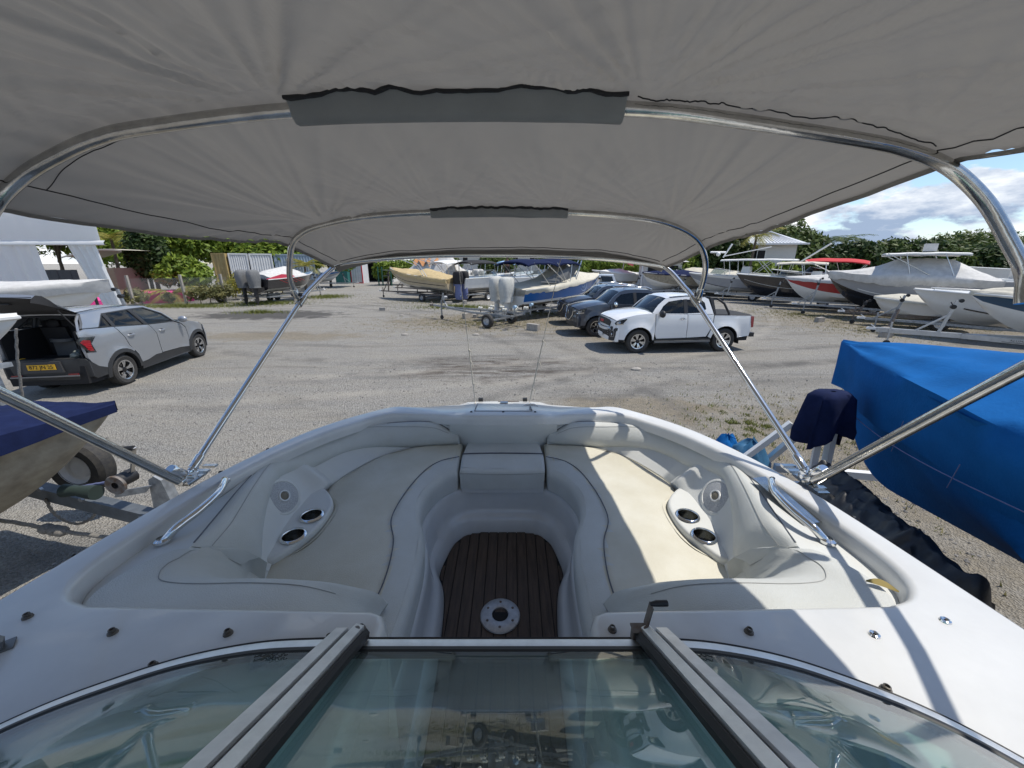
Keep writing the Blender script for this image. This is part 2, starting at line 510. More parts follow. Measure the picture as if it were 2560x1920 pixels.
sheer_half = [(1.02, -2.9), (1.09, -1.5), (1.12, 0.0), (1.125, 0.66), (1.128, 1.1), (1.10, 1.45), (1.02, 1.80), (0.91, 2.04), (0.80, 2.19), (0.70, 2.27), (0.55, 2.31), (0.30, 2.415), (0.0, 2.445)]
sh = [Vector((p[0], p[1])) for p in spline([(a, b, 0) for a, b in sheer_half], 5)]
inner_half = [(0.0, 2.072), (0.20, 2.076), (0.30, 2.12), (0.45, 2.155), (0.62, 2.15), (0.78, 2.06), (0.92, 1.84), (1.0, 1.62), (1.045, 1.42), (1.07, 1.2), (1.075, 1.0), (1.07, 0.86), (1.045, 0.76), (0.99, 0.695), (0.91, 0.668)]
ih = [Vector((p[0], p[1])) for p in spline([(a, b, 0) for a, b in inner_half], 4)]
ih += [Vector((0.75, 0.664)), Vector((0.58, 0.660)), Vector((0.40, 0.656)), Vector((0.262, 0.652)), Vector((0.245, 0.645)), Vector((0.240, 0.628)), Vector((0.24, 0.5)), Vector((0.24, 0.25)), Vector((0.24, 0.16))]
aft_in = [Vector((0.40, 0.14)), Vector((0.92, 0.08)), Vector((0.95, 0.0)), Vector((0.95, -1.2)), Vector((0.9, -2.6))]

def sym(h): return [(-p[0], p[1]) for p in h] + [(p[0], p[1]) for p in reversed(h)]
outer = [(-p[0], p[1]) for p in sh] + [(p[0], p[1]) for p in reversed(sh[:-1])]
hole_h = ih + aft_in
hole = [(p[0], p[1]) for p in hole_h] + [(-p[0], p[1]) for p in reversed(hole_h[1:])]
# deck moulding: top skin with the opening, rolled inner edge, rolled outer edge
deck = MB()
def bowrise(u, y):       # the hatch panel on the bow stands a little higher than the deck beside it
    return 0.0
def deckz(u, y):
    d = 0.0
    if y > 2.05:         # foredeck falls slightly towards its edge and is raised in the middle third
        d += 0.018 * (1 - smooth01((abs(u) - 0.22) / 0.09)) - 0.02 * smooth01((y - 2.2) / 0.25)
        d += 0.012 * math.exp(-((abs(u) - 0.68) / 0.09) ** 2)
    return zs(y) + d
deck.fill([outer, hole], lambda a, b: B(a, b, deckz(a, b)), 0.09)
def ring_at(dn, dz):
    out = []
    n = len(hole_h)
    for i, p in enumerate(hole_h):
        t = (hole_h[min(i + 1, n - 1)] - hole_h[max(i - 1, 0)]); t.normalize()
        nrm = Vector((t.y, -t.x))
        if i == 0: nrm = Vector((0, -1))
        q = p + nrm * dn
        out.append(B(q.x, q.y, deckz(p.x, p.y) + dz))
    return out
rings = [ring_at(*k) for k in ((0, 0), (0.007, -0.0025), (0.013, -0.008), (0.017, -0.016), (0.019, -0.03), (0.022, -0.055))]
nin = len(ih)
lip = MB(); lip.loft(rings); lip.mirror(AX)
deck.add(lip.v, lip.f)
bpart(deck, 'deck', gelcoat, 50)
# rub rail and hull
def outer3(f):
    return [B(-p[0], p[1], f(p)) for p in sh] + [B(p[0], p[1], f(p)) for p in reversed(sh[:-1])]
rr = MB(); rr.tube(outer3(lambda p: deckz(p[0], p[1]) - 0.016), 0.0155, 8)
bpart(rr, 'rub_rail', gelcoat, 60)
hull = MB()
def hull_ring(fu, fz, dy=0.0):
    return [B(-p[0] * fu(p[1]), p[1] - dy * smooth01((p[1] - 0.6) / 1.9), fz(p[1])) for p in sh] + [B(p[0] * fu(p[1]), p[1] - dy * smooth01((p[1] - 0.6) / 1.9), fz(p[1])) for p in reversed(sh[:-1])]
up = lambda y, a, b: lerp(a, b, smooth01((y - 0.3) / 2.2))
hull.loft([hull_ring(lambda y: 1.0, lambda y: zs(y) - 0.03), hull_ring(lambda y: 0.985, lambda y: zs(y) - 0.35, 0.05), hull_ring(lambda y: 0.93, lambda y: up(y, 0.98, 1.35), 0.16), hull_ring(lambda y: 0.86, lambda y: up(y, 0.86, 1.2), 0.3), hull_ring(lambda y: up(y, 0.45, 0.3), lambda y: up(y, 0.66, 1.05), 0.5), hull_ring(lambda y: 0.004, lambda y: up(y, 0.5, 0.95), 0.62)])
hull.add([B(-1.02, -2.9, 2.06), B(1.02, -2.9, 2.06), B(0.9, -2.9, 0.95), B(0, -2.9, 0.5), B(-0.9, -2.9, 0.95)], [(0, 1, 2, 3, 4)])
bpart(hull, 'hull', gelcoat, 35)

# inner liner wall: coaming, wall behind the pads
seat_t = [(0.265, 2.113), (0.477, 2.08), (0.60, 2.04), (0.706, 1.953), (0.80, 1.80), (0.86, 1.65), (0.885, 1.5), (0.885, 1.35), (0.855, 1.2), (0.815, 1.10), (0.79, 1.02), (0.77, 0.92), (0.66, 0.80), (0.45, 0.75)]
pad_t = [(0.268, 2.128, 1.79), (0.45, 2.128, 1.842), (0.72, 2.095, 1.843), (0.925, 1.995, 1.855), (1.012, 1.86, 1.868), (1.052, 1.68, 1.885), (1.052, 1.52, 1.898), (1.005, 1.31, 1.918), (0.95, 1.11, 1.932), (0.905, 0.945, 1.945), (0.90, 0.88, 1.95), (0.94, 0.80, 1.955), (0.93, 0.72, 1.96), (0.60, 0.69, 1.96)]
SW = spline([(a, b, 1.70) for a, b in seat_t], 6)
PW = spline(pad_t, 6)
def wall(s, t, off=0.0, bulge=0.0):
    """Point on the liner wall: s runs bow to stern in key-point units, t from seat (0) to coaming (1)."""
    i = max(0.0, min(len(SW) - 1.001, s * 6)); k = int(i); f = i - k
    a = SW[k].lerp(SW[k + 1], f); c = PW[k].lerp(PW[k + 1], f)
    p = a.lerp(c, t)
    tan = (SW[min(k + 2, len(SW) - 1)] - SW[max(k - 1, 0)]).normalized()
    nrm = tan.cross(c - a).normalized()
    if nrm.dot(Vector((0, 1.2, 1.9)) - p) < 0: nrm = -nrm
    p = p + nrm * (off + bulge * 4 * t * (1 - t))
    return Vector(B(p.x, p.y, p.z)), nrm
linr = MB()
key_in = resample([(p[0], p[1], 0) for p in ih[4:50]], len(SW))
rg = []
wall_top = [wall(k / 6, 1.0)[0] for k in range(len(SW))]
n0 = ring_at(0.022, -0.055)
m0 = resample(n0[4:62], len(SW))
rg = [m0, [a.lerp(b, 0.5) + Vector((0, 0, 0.006)) for a, b in zip(m0, wall_top)], wall_top, [wall(k / 6, 0.5)[0] for k in range(len(SW))], [wall(k / 6, 0.0)[0] for k in range(len(SW))], [wall(k / 6, 0.0)[0] - Vector((0, 0, 0.14)) for k in range(len(SW))]]
linr.loft(rg)
# flat wall at the bow between the two pads
fw = []
for z, y in ((1.80, 2.05), (1.74, 2.09), (1.55, 2.12)):
    fw.append([Vector(B(u, y + 0.05 * smooth01((u - 0.18) / 0.12) * (1 if z < 1.85 else 0), z)) for u in (0, 0.1, 0.2, 0.26, 0.32)])
top0 = [Vector(B(u, 2.050 + (0.0 if u < 0.21 else 0.05 * (u - 0.2) / 0.12), deckz(u, 2.06) - 0.055)) for u in (0, 0.1, 0.2, 0.26, 0.32)]
linr.loft([top0] + fw)
# console sides, from deck level down to the foot well
for (ua, ub) in ((0.222, 0.262),):
    linr.loft([[Vector(B(ua, y, 1.965)) for y in (0.63, 0.4, 0.16)], [Vector(B(ua + 0.015, y, 1.8)) for y in (0.66, 0.4, 0.16)], [Vector(B(ub, y, 1.58)) for y in (0.72, 0.4, 0.16)], [Vector(B(ub, y, 1.2)) for y in (0.72, 0.4, 0.16)]])
    linr.loft([[Vector(B(u, 0.632, 1.965)) for u in (0.222, 0.5, 0.92)], [Vector(B(u, 0.66, 1.6)) for u in (0.235, 0.5, 0.92)]])
linr.mirror(AX)
bpart(linr, 'inner_liner', gel_tex, 50)

# foot well: ledge, rounded walls
lip_h = [(0.0, 1.872), (0.14, 1.87), (0.235, 1.85), (0.305, 1.79), (0.35, 1.70), (0.368, 1.58), (0.352, 1.47), (0.318, 1.37), (0.296, 1.25), (0.29, 1.05), (0.29, 0.75), (0.285, 0.16)]
flo_h = [(0.0, 1.818), (0.13, 1.815), (0.20, 1.795), (0.255, 1.74), (0.285, 1.65), (0.305, 1.545), (0.298, 1.49), (0.268, 1.42), (0.25, 1.3), (0.238, 1.1), (0.23, 0.75), (0.225, 0.16)]
LH = [Vector(p) for p in spline([(a, b, 0) for a, b in lip_h], 5)]
FH = [Vector(p) for p in spline([(a, b, 0) for a, b in flo_h], 5)]
def fz(y): return 1.27 + 0.06 * (y - 1.3)
well = MB()
def wr(t, z, grow=0.0):
    out = []
    for i, (a, b) in enumerate(zip(LH, FH)):
        p = a.lerp(b, t)
        if grow:
            tg = (LH[min(i + 1, len(LH) - 1)] - LH[max(i - 1, 0)]).normalized()
            p = p + Vector((tg.y, -tg.x, 0)) * -grow
        out.append(Vector(B(max(p.x, 0), p.y, z if z > 1.4 else z + 0.06 * (b.y - 1.3))))
    return out
well.loft([wr(0, 1.548, 0.10), wr(0, 1.556, 0.012), wr(0, 1.553, 0.004), wr(0.03, 1.545), wr(0.10, 1.53), wr(0.13, 1.515), wr(0.16, 1.43), wr(0.35, 1.365), wr(0.55, 1.36), wr(0.78, 1.335), wr(0.92, 1.30), wr(0.98, 1.282), wr(1.0, 1.262)])
well.mirror(AX)
bpart(well, 'foot_well', gelcoat, 55)
# teak: dark bed, then one plank after another
def half_w(y): 
    return float(np.interp(y, [p.y for p in reversed(FH)], [p.x for p in reversed(FH)])) if y < 1.818 else 0
teak = mat('teak_planks', (0.105, 0.074, 0.056), 0.65, var=0.4, vscale=7, stretch=(9, 0.7, 9), bump=0.15, bscale=40, col2=(0.058, 0.042, 0.034))
caulk = mat('black_caulk', (0.008, 0.008, 0.009), 0.6)
bed = MB()
bed.loft([[Vector(B(-p.x - 0.01, p.y + 0.01, fz(p.y) - 0.006)) for p in FH], [Vector(B(p.x + 0.01, p.y + 0.01, fz(p.y) - 0.006)) for p in FH]])
floor_o = bpart(bed, 'floor', caulk, 0)
PW_ = 0.0515
ys = [0.16, 0.4, 0.7, 0.9, 1.1, 1.2, 1.3, 1.36, 1.42, 1.46, 1.49, 1.515, 1.545, 1.58, 1.62, 1.65, 1.69, 1.72, 1.74, 1.76, 1.78, 1.795, 1.806, 1.815]
for k in range(-6, 7):
    x0, x1 = (k - 0.5) * PW_ + 0.0022, (k + 0.5) * PW_ - 0.0022
    L_, R_ = [], []
    for y in ys:
        w = half_w(y) - 0.004
        a, c = max(x0, -w), min(x1, w)
        if c - a > 0.004: L_.append((a, y)); R_.append((c, y))
    if len(L_) < 2: continue
    # keep only one run of samples
    mb = MB()
    top = [[Vector(B(a[0], a[1], fz(a[1]))), Vector(B(c[0], c[1], fz(c[1])))] for a, c in zip(L_, R_)]
    runs = [[top[0]]]
    for i in range(1, len(top)):
        if ys.index(L_[i][1]) - ys.index(L_[i - 1][1]) > 1: runs.append([])
        runs[-1].append(top[i])
    for rn in runs:
        if len(rn) > 1:
            mb.loft([[a - Vector((0, 0, 0.007)), a, c, c - Vector((0, 0, 0.007))] for a, c in rn])
    bpart(mb, 'plank', teak, 25, floor_o)
# table socket
tz = fz(1.305)
ts = MB(); ts.lathe([(0.037, -0.03), (0.035, 0.002), (0.036, 0.008), (0.042, 0.0095), (0.075, 0.009), (0.086, 0.005), (0.0885, 0.0)], B(0.0, 1.305, tz), n=40)
tb = bpart(ts, 'table_socket', mat('worn_aluminium', (0.55, 0.56, 0.58), 0.45, 0.7, var=0.3, vscale=30), 40)
h = MB(); h.lathe([(0.0, -0.002), (0.0365, -0.002)], B(0, 1.305, tz + 0.003), n=24); bpart(h, 'socket_hole', darkint, 0, tb)
for k in range(6):
    a = PI / 2 + k * PI / 3
    s_ = MB(); s_.lathe([(0.0, 0.0025), (0.003, 0.0025), (0.0055, 0.001), (0.006, -0.001)], B(0.063 * math.cos(a), 1.305 + 0.063 * math.sin(a), tz + 0.0095), n=10)
    bpart(s_, 'screw', rusty, 40, tb)

# ---- cushions
def offset_loop(lp, d):
    n = len(lp); out = []
    area = sum(lp[i][0] * lp[(i + 1) % n][1] - lp[(i + 1) % n][0] * lp[i][1] for i in range(n))
    sg = 1 if area > 0 else -1
    for i in range(n):
        a, b, c = Vector(lp[i - 1]), Vector(lp[i]), Vector(lp[(i + 1) % n])
        t = (c - a)
        if t.length < 1e-9: out.append(lp[i]); continue
        t.normalize()
        out.append((b.x - t.y * d * sg, b.y + t.x * d * sg))
    return out
def cushion(lp, ztop, zbot, r=0.03, step=0.05, zfun=None, inner=(), holes=()):
    mb = MB()
    prof = [(0.0, 1.0), (0.13, 0.5), (0.35, 0.22), (0.65, 0.06), (1.0, 0.0)]
    zt = zfun or (lambda a, b: ztop)
    rings_ = []
    for d, dz in prof:
        o = offset_loop(lp, d * r)
        rings_.append([Vector(B(a, b, zt(a, b) - r * dz)) for a, b in o])
    base = [Vector(B(a, b, zbot)) for a, b in offset_loop(lp, 0.004)]
    mid = [Vector(B(a, b, zt(a, b) - r * 1.6)) for a, b in lp]
    mb.loft([base, mid] + rings_, ring_closed=True)
    mb.fill([offset_loop(lp, r), *holes], lambda a, b: B(a, b, zt(a, b) + 0.005 * nz(a * 6, b * 6, 1) + 0.0025 * nz(a * 17, b * 17, 4)), step, inner=inner)
    return mb
seat_in = spline([(0.243, 1.828, 0), (0.305, 1.765, 0), (0.352, 1.66, 0), (0.368, 1.55, 0), (0.352, 1.44, 0), (0.312, 1.33, 0), (0.29, 1.2, 0), (0.283, 1.0, 0), (0.288, 0.85, 0), (0.30, 0.67, 0)], 5)
seat_bk = spline([(0.80, 0.67, 0), (0.86, 0.80, 0), (0.872, 0.95, 0), (0.872, 1.08, 0), (0.835, 1.165, 0), (0.775, 1.225, 0), (0.745, 1.31, 0), (0.745, 1.44, 0), (0.768, 1.505, 0), (0.822, 1.555, 0), (0.85, 1.61, 0), (0.848, 1.69, 0), (0.80, 1.80, 0), (0.705, 1.945, 0), (0.59, 2.035, 0), (0.46, 2.085, 0), (0.262, 2.112, 0)], 4)
seat_lp = [(p.x, p.y) for p in seat_in] + [(p.x, p.y) for p in seat_bk] + [(0.243, 2.10), (0.240, 1.95)]
pipe_l = spline([(0.243, 1.93, 0), (0.335, 1.885, 0), (0.40, 1.79, 0), (0.445, 1.62, 0), (0.463, 1.46, 0), (0.455, 1.36, 0), (0.412, 1.25, 0), (0.39, 1.12, 0), (0.385, 1.02, 0), (0.392, 0.92, 0), (0.40, 0.72, 0)], 5)
PX = [p.x for p in reversed(pipe_l)]; PY = [p.y for p in reversed(pipe_l)]
SX = [p.x for p in reversed(seat_in)]; SY = [p.y for p in reversed(seat_in)]
def seatz(a, b):
    pu = interp(b, PY, PX); su = interp(b, SY, SX)
    if b > 1.93 or a > pu: return 1.712 - 0.012 * smooth01((a - 0.6) / 0.25)
    t = max(0.0, min(1.0, (pu - a) / max(pu - su, 1e-3)))
    return 1.712 - 0.034 * t * t - 0.004 * t
for sgn in (1, -1):
    mb = cushion(seat_lp, 1.71, 1.565, 0.024, 0.045, seatz)
    pm = MB(); pm.tube([B(p.x, p.y, seatz(p.x + 0.002, p.y) + 0.003) for p in pipe_l], 0.0024, 6)
    sm = MB()
    io = [offset_loop(seat_lp, 0.012)[k] for k in range(len(seat_in))]
    sm.tube([B(a, b, seatz(a, b) - 0.0065) for a, b in io], 0.0012, 4)
    for m_ in (mb, pm, sm):
        if sgn < 0: m_.v = [(2 * AX - v[0], v[1], v[2]) for v in m_.v]
    for fi, f in enumerate(mb.f):       # the rolled front bolster is a cooler grey than the seat
        cx_ = sum(abs(mb.v[i][0] - AX) for i in f) / len(f); cy2 = sum(mb.v[i][1] for i in f) / len(f)
        mb.mi[fi] = 1 if cx_ < interp(cy2, PY, PX) and cy2 < 1.93 else 0
    o = bpart(mb, 'seat_cushion', [vinyl_seat, vinyl], 55)
    bpart(pm, 'piping', vinyl_dk, 60, o)
    bpart(sm, 'seam', seam_m, 60, o)
cl = [(-0.232, 1.835), (-0.12, 1.828), (0, 1.826), (0.12, 1.828), (0.232, 1.835), (0.233, 1.95), (0.215, 2.155), (0, 2.16), (-0.215, 2.155), (-0.233, 1.95)]
clr = [(p.x, p.y) for p in resample([(a, b, 0) for a, b in cl], 60, True)]
def cz(a, b): return 1.716 - 0.030 * smooth01((1.955 - b) / 0.13)
mb = cushion(clr, 1.71, 1.568, 0.02, 0.04, cz)
co_ = bpart(mb, 'bow_cushion', vinyl, 55)
pm = MB(); pm.tube([B(u, 1.958 + 0.008 * (1 - (u / 0.23) ** 2), cz(u, 1.96) + 0.002) for u in np.linspace(-0.231, 0.231, 14)], 0.004, 6); bpart(pm, 'piping', vinyl_dk, 60, co_)
for zz in (1.665,):
    pm = MB(); pm.tube([B(u, 1.824 + 0.01 * (u / 0.23) ** 2, zz) for u in np.linspace(-0.229, 0.229, 12)], 0.0016, 5); bpart(pm, 'seam', seam_m, 60, co_)
st = MB(); st.box(B(0, 1.858, 1.556), (0.45, 0.035, 0.03)); bpart(st, 'cushion_step', gelcoat, 0)

# ---- side backrest pads on the wall
slo = [0, 1, 1.6, 2, 2.5, 3, 3.5, 4, 4.5, 5, 5.3, 5.6, 6, 6.5, 7, 7.5, 8, 8.5, 9.0]
tlo = [0.03, 0.03, 0.03, 0.10, 0.22, 0.33, 0.40, 0.42, 0.42, 0.45, 0.50, 0.58, 0.64, 0.60, 0.50, 0.38, 0.26, 0.16, 0.12]
for sgn in (1, -1):
    mb = MB(); se = MB(); rings_ = []
    S_ = np.linspace(0.05, 9.0, 64)
    for s in S_:
        t0 = interp(s, slo, tlo); e0 = smooth01((s - 0.05) / 0.5) * smooth01((9.0 - s) / 0.8)
        t1 = lerp(0.75 if s < 1 else 0.9, 1.0, smooth01((s) / 0.8)); t0 = lerp((t0 + t1) / 2 - 0.28, t0, smooth01((s - 0.0) / 0.3)) if s < 1 else t0
        r_ = []
        for q, off in ((0, 0.0), (0.0, 0.006), (0.05, 0.017), (0.14, 0.028), (0.3, 0.038), (0.5, 0.042), (0.7, 0.041), (0.80, 0.037), (0.9, 0.031), (0.97, 0.018), (1.0, 0.0)):
            r_.append(wall(s, lerp(t0, t1, q), off * (0.25 + 0.75 * e0))[0])
        rings_.append(r_)
    mb.loft(rings_); mb.loft([rings_[0], [rings_[0][0].lerp(rings_[0][-1], q) for q in np.linspace(0, 1, 11)]]); mb.loft([rings_[-1], [rings_[-1][0].lerp(rings_[-1][-1], q) for q in np.linspace(0, 1, 11)]])
    se.tube([r_[7] + (r_[7] - r_[0]).normalized() * 0.001 for r_ in rings_[2:-1]] , 0.0016, 4)
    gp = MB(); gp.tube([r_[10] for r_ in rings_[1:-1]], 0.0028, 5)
    for m_ in (mb, se, gp):
        if sgn < 0: m_.v = [(2 * AX - v[0], v[1], v[2]) for v in m_.v]
    o = bpart(mb, 'side_backrest', vinyl, 50)
    bpart(se, 'seam', seam_m, 60, o)
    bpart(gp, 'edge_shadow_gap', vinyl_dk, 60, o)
# ---- corner pads against the consoles
cp = [((0.335, 0.668, 1.715), (0.36, 0.905, 1.712), (0.36, 0.93, 1.69)), ((0.38, 0.666, 1.80), (0.385, 0.885, 1.792), (0.385, 0.935, 1.69)), ((0.45, 0.665, 1.885), (0.44, 0.846, 1.868), (0.44, 0.93, 1.69)), ((0.54, 0.665, 1.94), (0.52, 0.822, 1.922), (0.52, 0.925, 1.69)), ((0.65, 0.666, 1.968), (0.64, 0.808, 1.945), (0.63, 0.925, 1.69)), ((0.78, 0.668, 1.978), (0.775, 0.795, 1.955), (0.74, 0.94, 1.69)), ((0.90, 0.674, 1.982), (0.862, 0.802, 1.958), (0.775, 0.965, 1.69)), ((0.962, 0.715, 1.980), (0.892, 0.83, 1.958), (0.795, 0.99, 1.69)), ((0.978, 0.79, 1.972), (0.90, 0.862, 1.956), (0.81, 1.01, 1.695)), ((0.962, 0.865, 1.962), (0.893, 0.893, 1.95), (0.82, 1.025, 1.70)), ((0.935, 0.925, 1.950), (0.885, 0.932, 1.942), (0.83, 1.045, 1.71)), ((0.895, 0.972, 1.915), (0.858, 0.968, 1.90), (0.815, 1.052, 1.71)), ((0.85, 1.01, 1.83), (0.825, 1.01, 1.815), (0.80, 1.058, 1.71))]
A_ = [spline([c[i] for c in cp], 4) for i in range(3)]
for sgn in (1, -1):
    mb = MB(); se = MB(); rg_ = []
    for a, b, c in zip(*A_):
        a, b, c = Vector(a), Vector(b), Vector(c)
        bulge = Vector((-0.02, 0.032, 0.022))
        rg_.append([Vector(B(*p)) for p in (a - Vector((0, 0, 0.12)), a, a.lerp(b, 0.5) + Vector((0, 0, 0.004)), a.lerp(b, 0.85) + Vector((0, 0, 0.003)), b, b.lerp(c, 0.08) + bulge * 0.5, b.lerp(c, 0.3) + bulge, b.lerp(c, 0.65) + bulge, c)])
    mb.loft(rg_); se.tube([r_[4] + Vector((0, 0, 0.0012)) for r_ in rg_[8:]], 0.0011, 4)
    for m_ in (mb, se):
        if sgn < 0: m_.v = [(2 * AX - v[0], v[1], v[2]) for v in m_.v]
    o = bpart(mb, 'corner_backrest', vinyl, 50)
    bpart(se, 'seam', seam_m, 60, o)
# ---- pods with speaker and two cup holders
grille_m = mat('speaker_grille', (0.55, 0.56, 0.57), 0.5, var=0.5, vscale=300, col2=(0.25, 0.26, 0.28))
for sgn in (1, -1):
    pl = spline([(0.845, 1.60, 0), (0.775, 1.525, 0), (0.742, 1.45, 0), (0.74, 1.33, 0), (0.775, 1.22, 0), (0.83, 1.13, 0), (0.875, 1.18, 0), (0.905, 1.3, 0), (0.91, 1.48, 0), (0.885, 1.60, 0)], 4, True)
    lp = [(p.x, p.y) for p in pl]
    mb = cushion(lp, 1.73, 1.56, 0.012, 0.04, lambda a, b: 1.727, holes=[[(cu + 0.0375 * math.cos(a), cy_ + 0.0375 * math.sin(a)) for a in np.linspace(0, 2 * PI, 20, endpoint=False)] for cu, cy_ in ((0.797, 1.385), (0.806, 1.258))])
    # hollowed flank that runs from the shelf up to the pad and carries the speaker
    rg_ = []
    for s in np.linspace(4.75, 8.95, 36):
        hump = 0.028 * math.exp(-((s - 5.15) / 0.28) ** 2); ed = smooth01((s - 4.75) / 0.3) * smooth01((8.95 - s) / 1.1)
        tm_ = 1 - 0.75 * smooth01((s - 7.4) / 1.4)
        rg_.append([wall(s, t * tm_, 0.003 + ed * (o_ + hump * h_))[0] for t, o_, h_ in ((0.0, 0.022, 0.5), (0.06, 0.020, 0.9), (0.14, 0.016, 1.1), (0.25, 0.014, 1.1), (0.4, 0.014, 0.9), (0.55, 0.014, 0.5), (0.72, 0.012, 0.1), (0.85, 0.004, 0.0))])
    mb.loft(rg_)
    if sgn < 0: mb.v = [(2 * AX - v[0], v[1], v[2]) for v in mb.v]
    pod = bpart(mb, 'speaker_pod', gel_tex, 50)
    c, nrm = wall(6.5, 0.40, 0.018)
    if sgn < 0: c = Vector((2 * AX - c.x, c.y, c.z)); nrm = Vector((-nrm.x, nrm.y, nrm.z))
    q = nrm.to_track_quat('Z', 'Y').to_matrix()
    q = q @ Matrix.Diagonal((0.78, 1.0, 1.0)) if abs((q @ Vector((1, 0, 0))).z) > 0.5 else q @ Matrix.Diagonal((1.0, 0.78, 1.0))
    m1 = MB(); m1.lathe([(0.100, -0.006), (0.100, 0.003), (0.094, 0.007), (0.085, 0.007), (0.083, 0.004)], c, n=32, rot=q)
    spk = bpart(m1, 'speaker', gel_tex, 50)
    m1 = MB(); m1.lathe([(0.084, 0.005), (0.06, 0.009), (0.032, 0.011)], c, n=32, rot=q); bpart(m1, 'grille', grille_m, 50, spk)
    m1 = MB(); m1.lathe([(0.033, 0.011), (0.03, 0.016), (0.024, 0.016), (0.022, 0.009)], c, n=24, rot=q); bpart(m1, 'dust_ring', gelcoat, 50, spk)
    m1 = MB(); m1.lathe([(0.0, 0.016), (0.012, 0.0155), (0.022, 0.012)], c, n=20, rot=q); bpart(m1, 'dust_cap', mat('dust_cap', (0.16, 0.14, 0.10), 0.5), 50, spk)
    for (u, y) in ((0.797, 1.385), (0.806, 1.258)):
        cc = Vector(B(u * sgn, y, 1.729))
        m1 = MB(); m1.lathe([(0.037, -0.02), (0.0375, 0.003), (0.040, 0.006), (0.045, 0.005), (0.049, 0.0)], cc, n=28)
        ch = bpart(m1, 'cup_holder', chrome, 50)
        m1 = MB(); m1.lathe([(0.037, 0.002), (0.035, -0.05), (0.0, -0.05)], cc, n=20)
        m1.lathe([(0.0, 0.0), (0.0365, 0.0)], cc - Vector((0, 0, 0.045)), n=20, mi=1)
        bpart(m1, 'cup_well', [steel, mat('cup_dark', (0.06, 0.065, 0.06), 0.25, 0.3)], 50, ch)
# ---- grab handles, bright plate under the right one
for sgn in (1, -1):
    path = spline([(1.062, 1.30, 1.94), (1.045, 1.287, 1.962), (1.015, 1.25, 1.975), (0.975, 1.165, 1.982), (0.966, 1.07, 1.982), (0.978, 1.00, 1.975), (0.992, 0.975, 1.958), (1.005, 0.965, 1.945)], 5)
    m1 = MB(); m1.tube([B(p.x * sgn, p.y, p.z) for p in path], 0.0125, 12)
    hd = bpart(m1, 'grab_handle', chrome, 60)
    for p in (path[0], path[-1]):
        m1 = MB(); m1.lathe([(0.013, 0.008), (0.022, 0.004), (0.023, -0.004)], B(p.x * sgn, p.y, p.z + 0.006), n=18); bpart(m1, 'handle_base', chrome, 50, hd)
m1 = MB(); m1.loft([[Vector(B(u, y, z)) for u, z in ((1.062, 1.951), (1.03, 1.948), (1.0, 1.943))] for y in (1.33, 1.2, 1.08, 1.05)])
bpart(m1, 'scuff_plate', steel, 40)
# ---- anchor hatch, bow fittings
hm = MB()
for a, b in (((-0.172, 2.145), (-0.172, 2.375)), ((-0.172, 2.145), (0.172, 2.145)), ((0.172, 2.145), (0.172, 2.375))):
    hm.tube([B(a[0] + (b[0] - a[0]) * t, a[1] + (b[1] - a[1]) * t, deckz(0.1, a[1] + (b[1] - a[1]) * t) + 0.001) for t in np.linspace(0, 1, 6)], 0.0024, 5)
bpart(hm, 'anchor_hatch_seam', vinyl_dk, 0)
for u in (-0.19, 0.0, 0.19):
    m1 = MB(); m1.lathe([(0.0, 0.006), (0.006, 0.005), (0.008, 0.0)], B(u, 2.128, deckz(0, 2.128)), n=10); bpart(m1, 'snap_stud', blackp, 50)
m1 = MB(); cz0 = deckz(0.165, 2.19)
m1.tube([B(0.165 - 0.045, 2.19, cz0 + 0.022), B(0.165 - 0.02, 2.185, cz0 + 0.03), B(0.165 + 0.02, 2.185, cz0 + 0.03), B(0.165 + 0.045, 2.18, cz0 + 0.022)], [0.004, 0.008, 0.008, 0.004], 8)
m1.tube([B(0.165, 2.187, cz0 + 0.028), B(0.165, 2.187, cz0)], 0.01, 8)
bpart(m1, 'cleat', chrome, 50)
m1 = MB(); m1.box(B(0.0, 2.375, deckz(0, 2.375) + 0.006), (0.05, 0.02, 0.008)); bpart(m1, 'hatch_latch', steel, 0)
m1 = MB(); m1.box(B(0.03, 2.43, deckz(0, 2.43) + 0.003), (0.14, 0.012, 0.006)); bpart(m1, 'bow_plate', rusty, 0)
for u in (-0.16, 0.14):
    m1 = MB(); m1.box(B(u, 2.452, zs(2.45) + 0.004), (0.03, 0.02, 0.03)); bpart(m1, 'bow_roller_stop', blackp, 0)
for (y, sgn) in ((1.62, -1), (1.38, -1), (0.86, -1), (1.05, 1), (1.6, 1)):
    u = interp(y, [p.y for p in sh], [p.x for p in sh]) + 0.018
    m1 = MB(); m1.lathe([(0.0, 0.012), (0.006, 0.01), (0.008, 0.0)], B(u * sgn, y, zs(y) - 0.012), n=8, rot=Matrix.Rotation(sgn * PI / 2, 3, 'Y')); bpart(m1, 'rail_stud', blackp, 50)
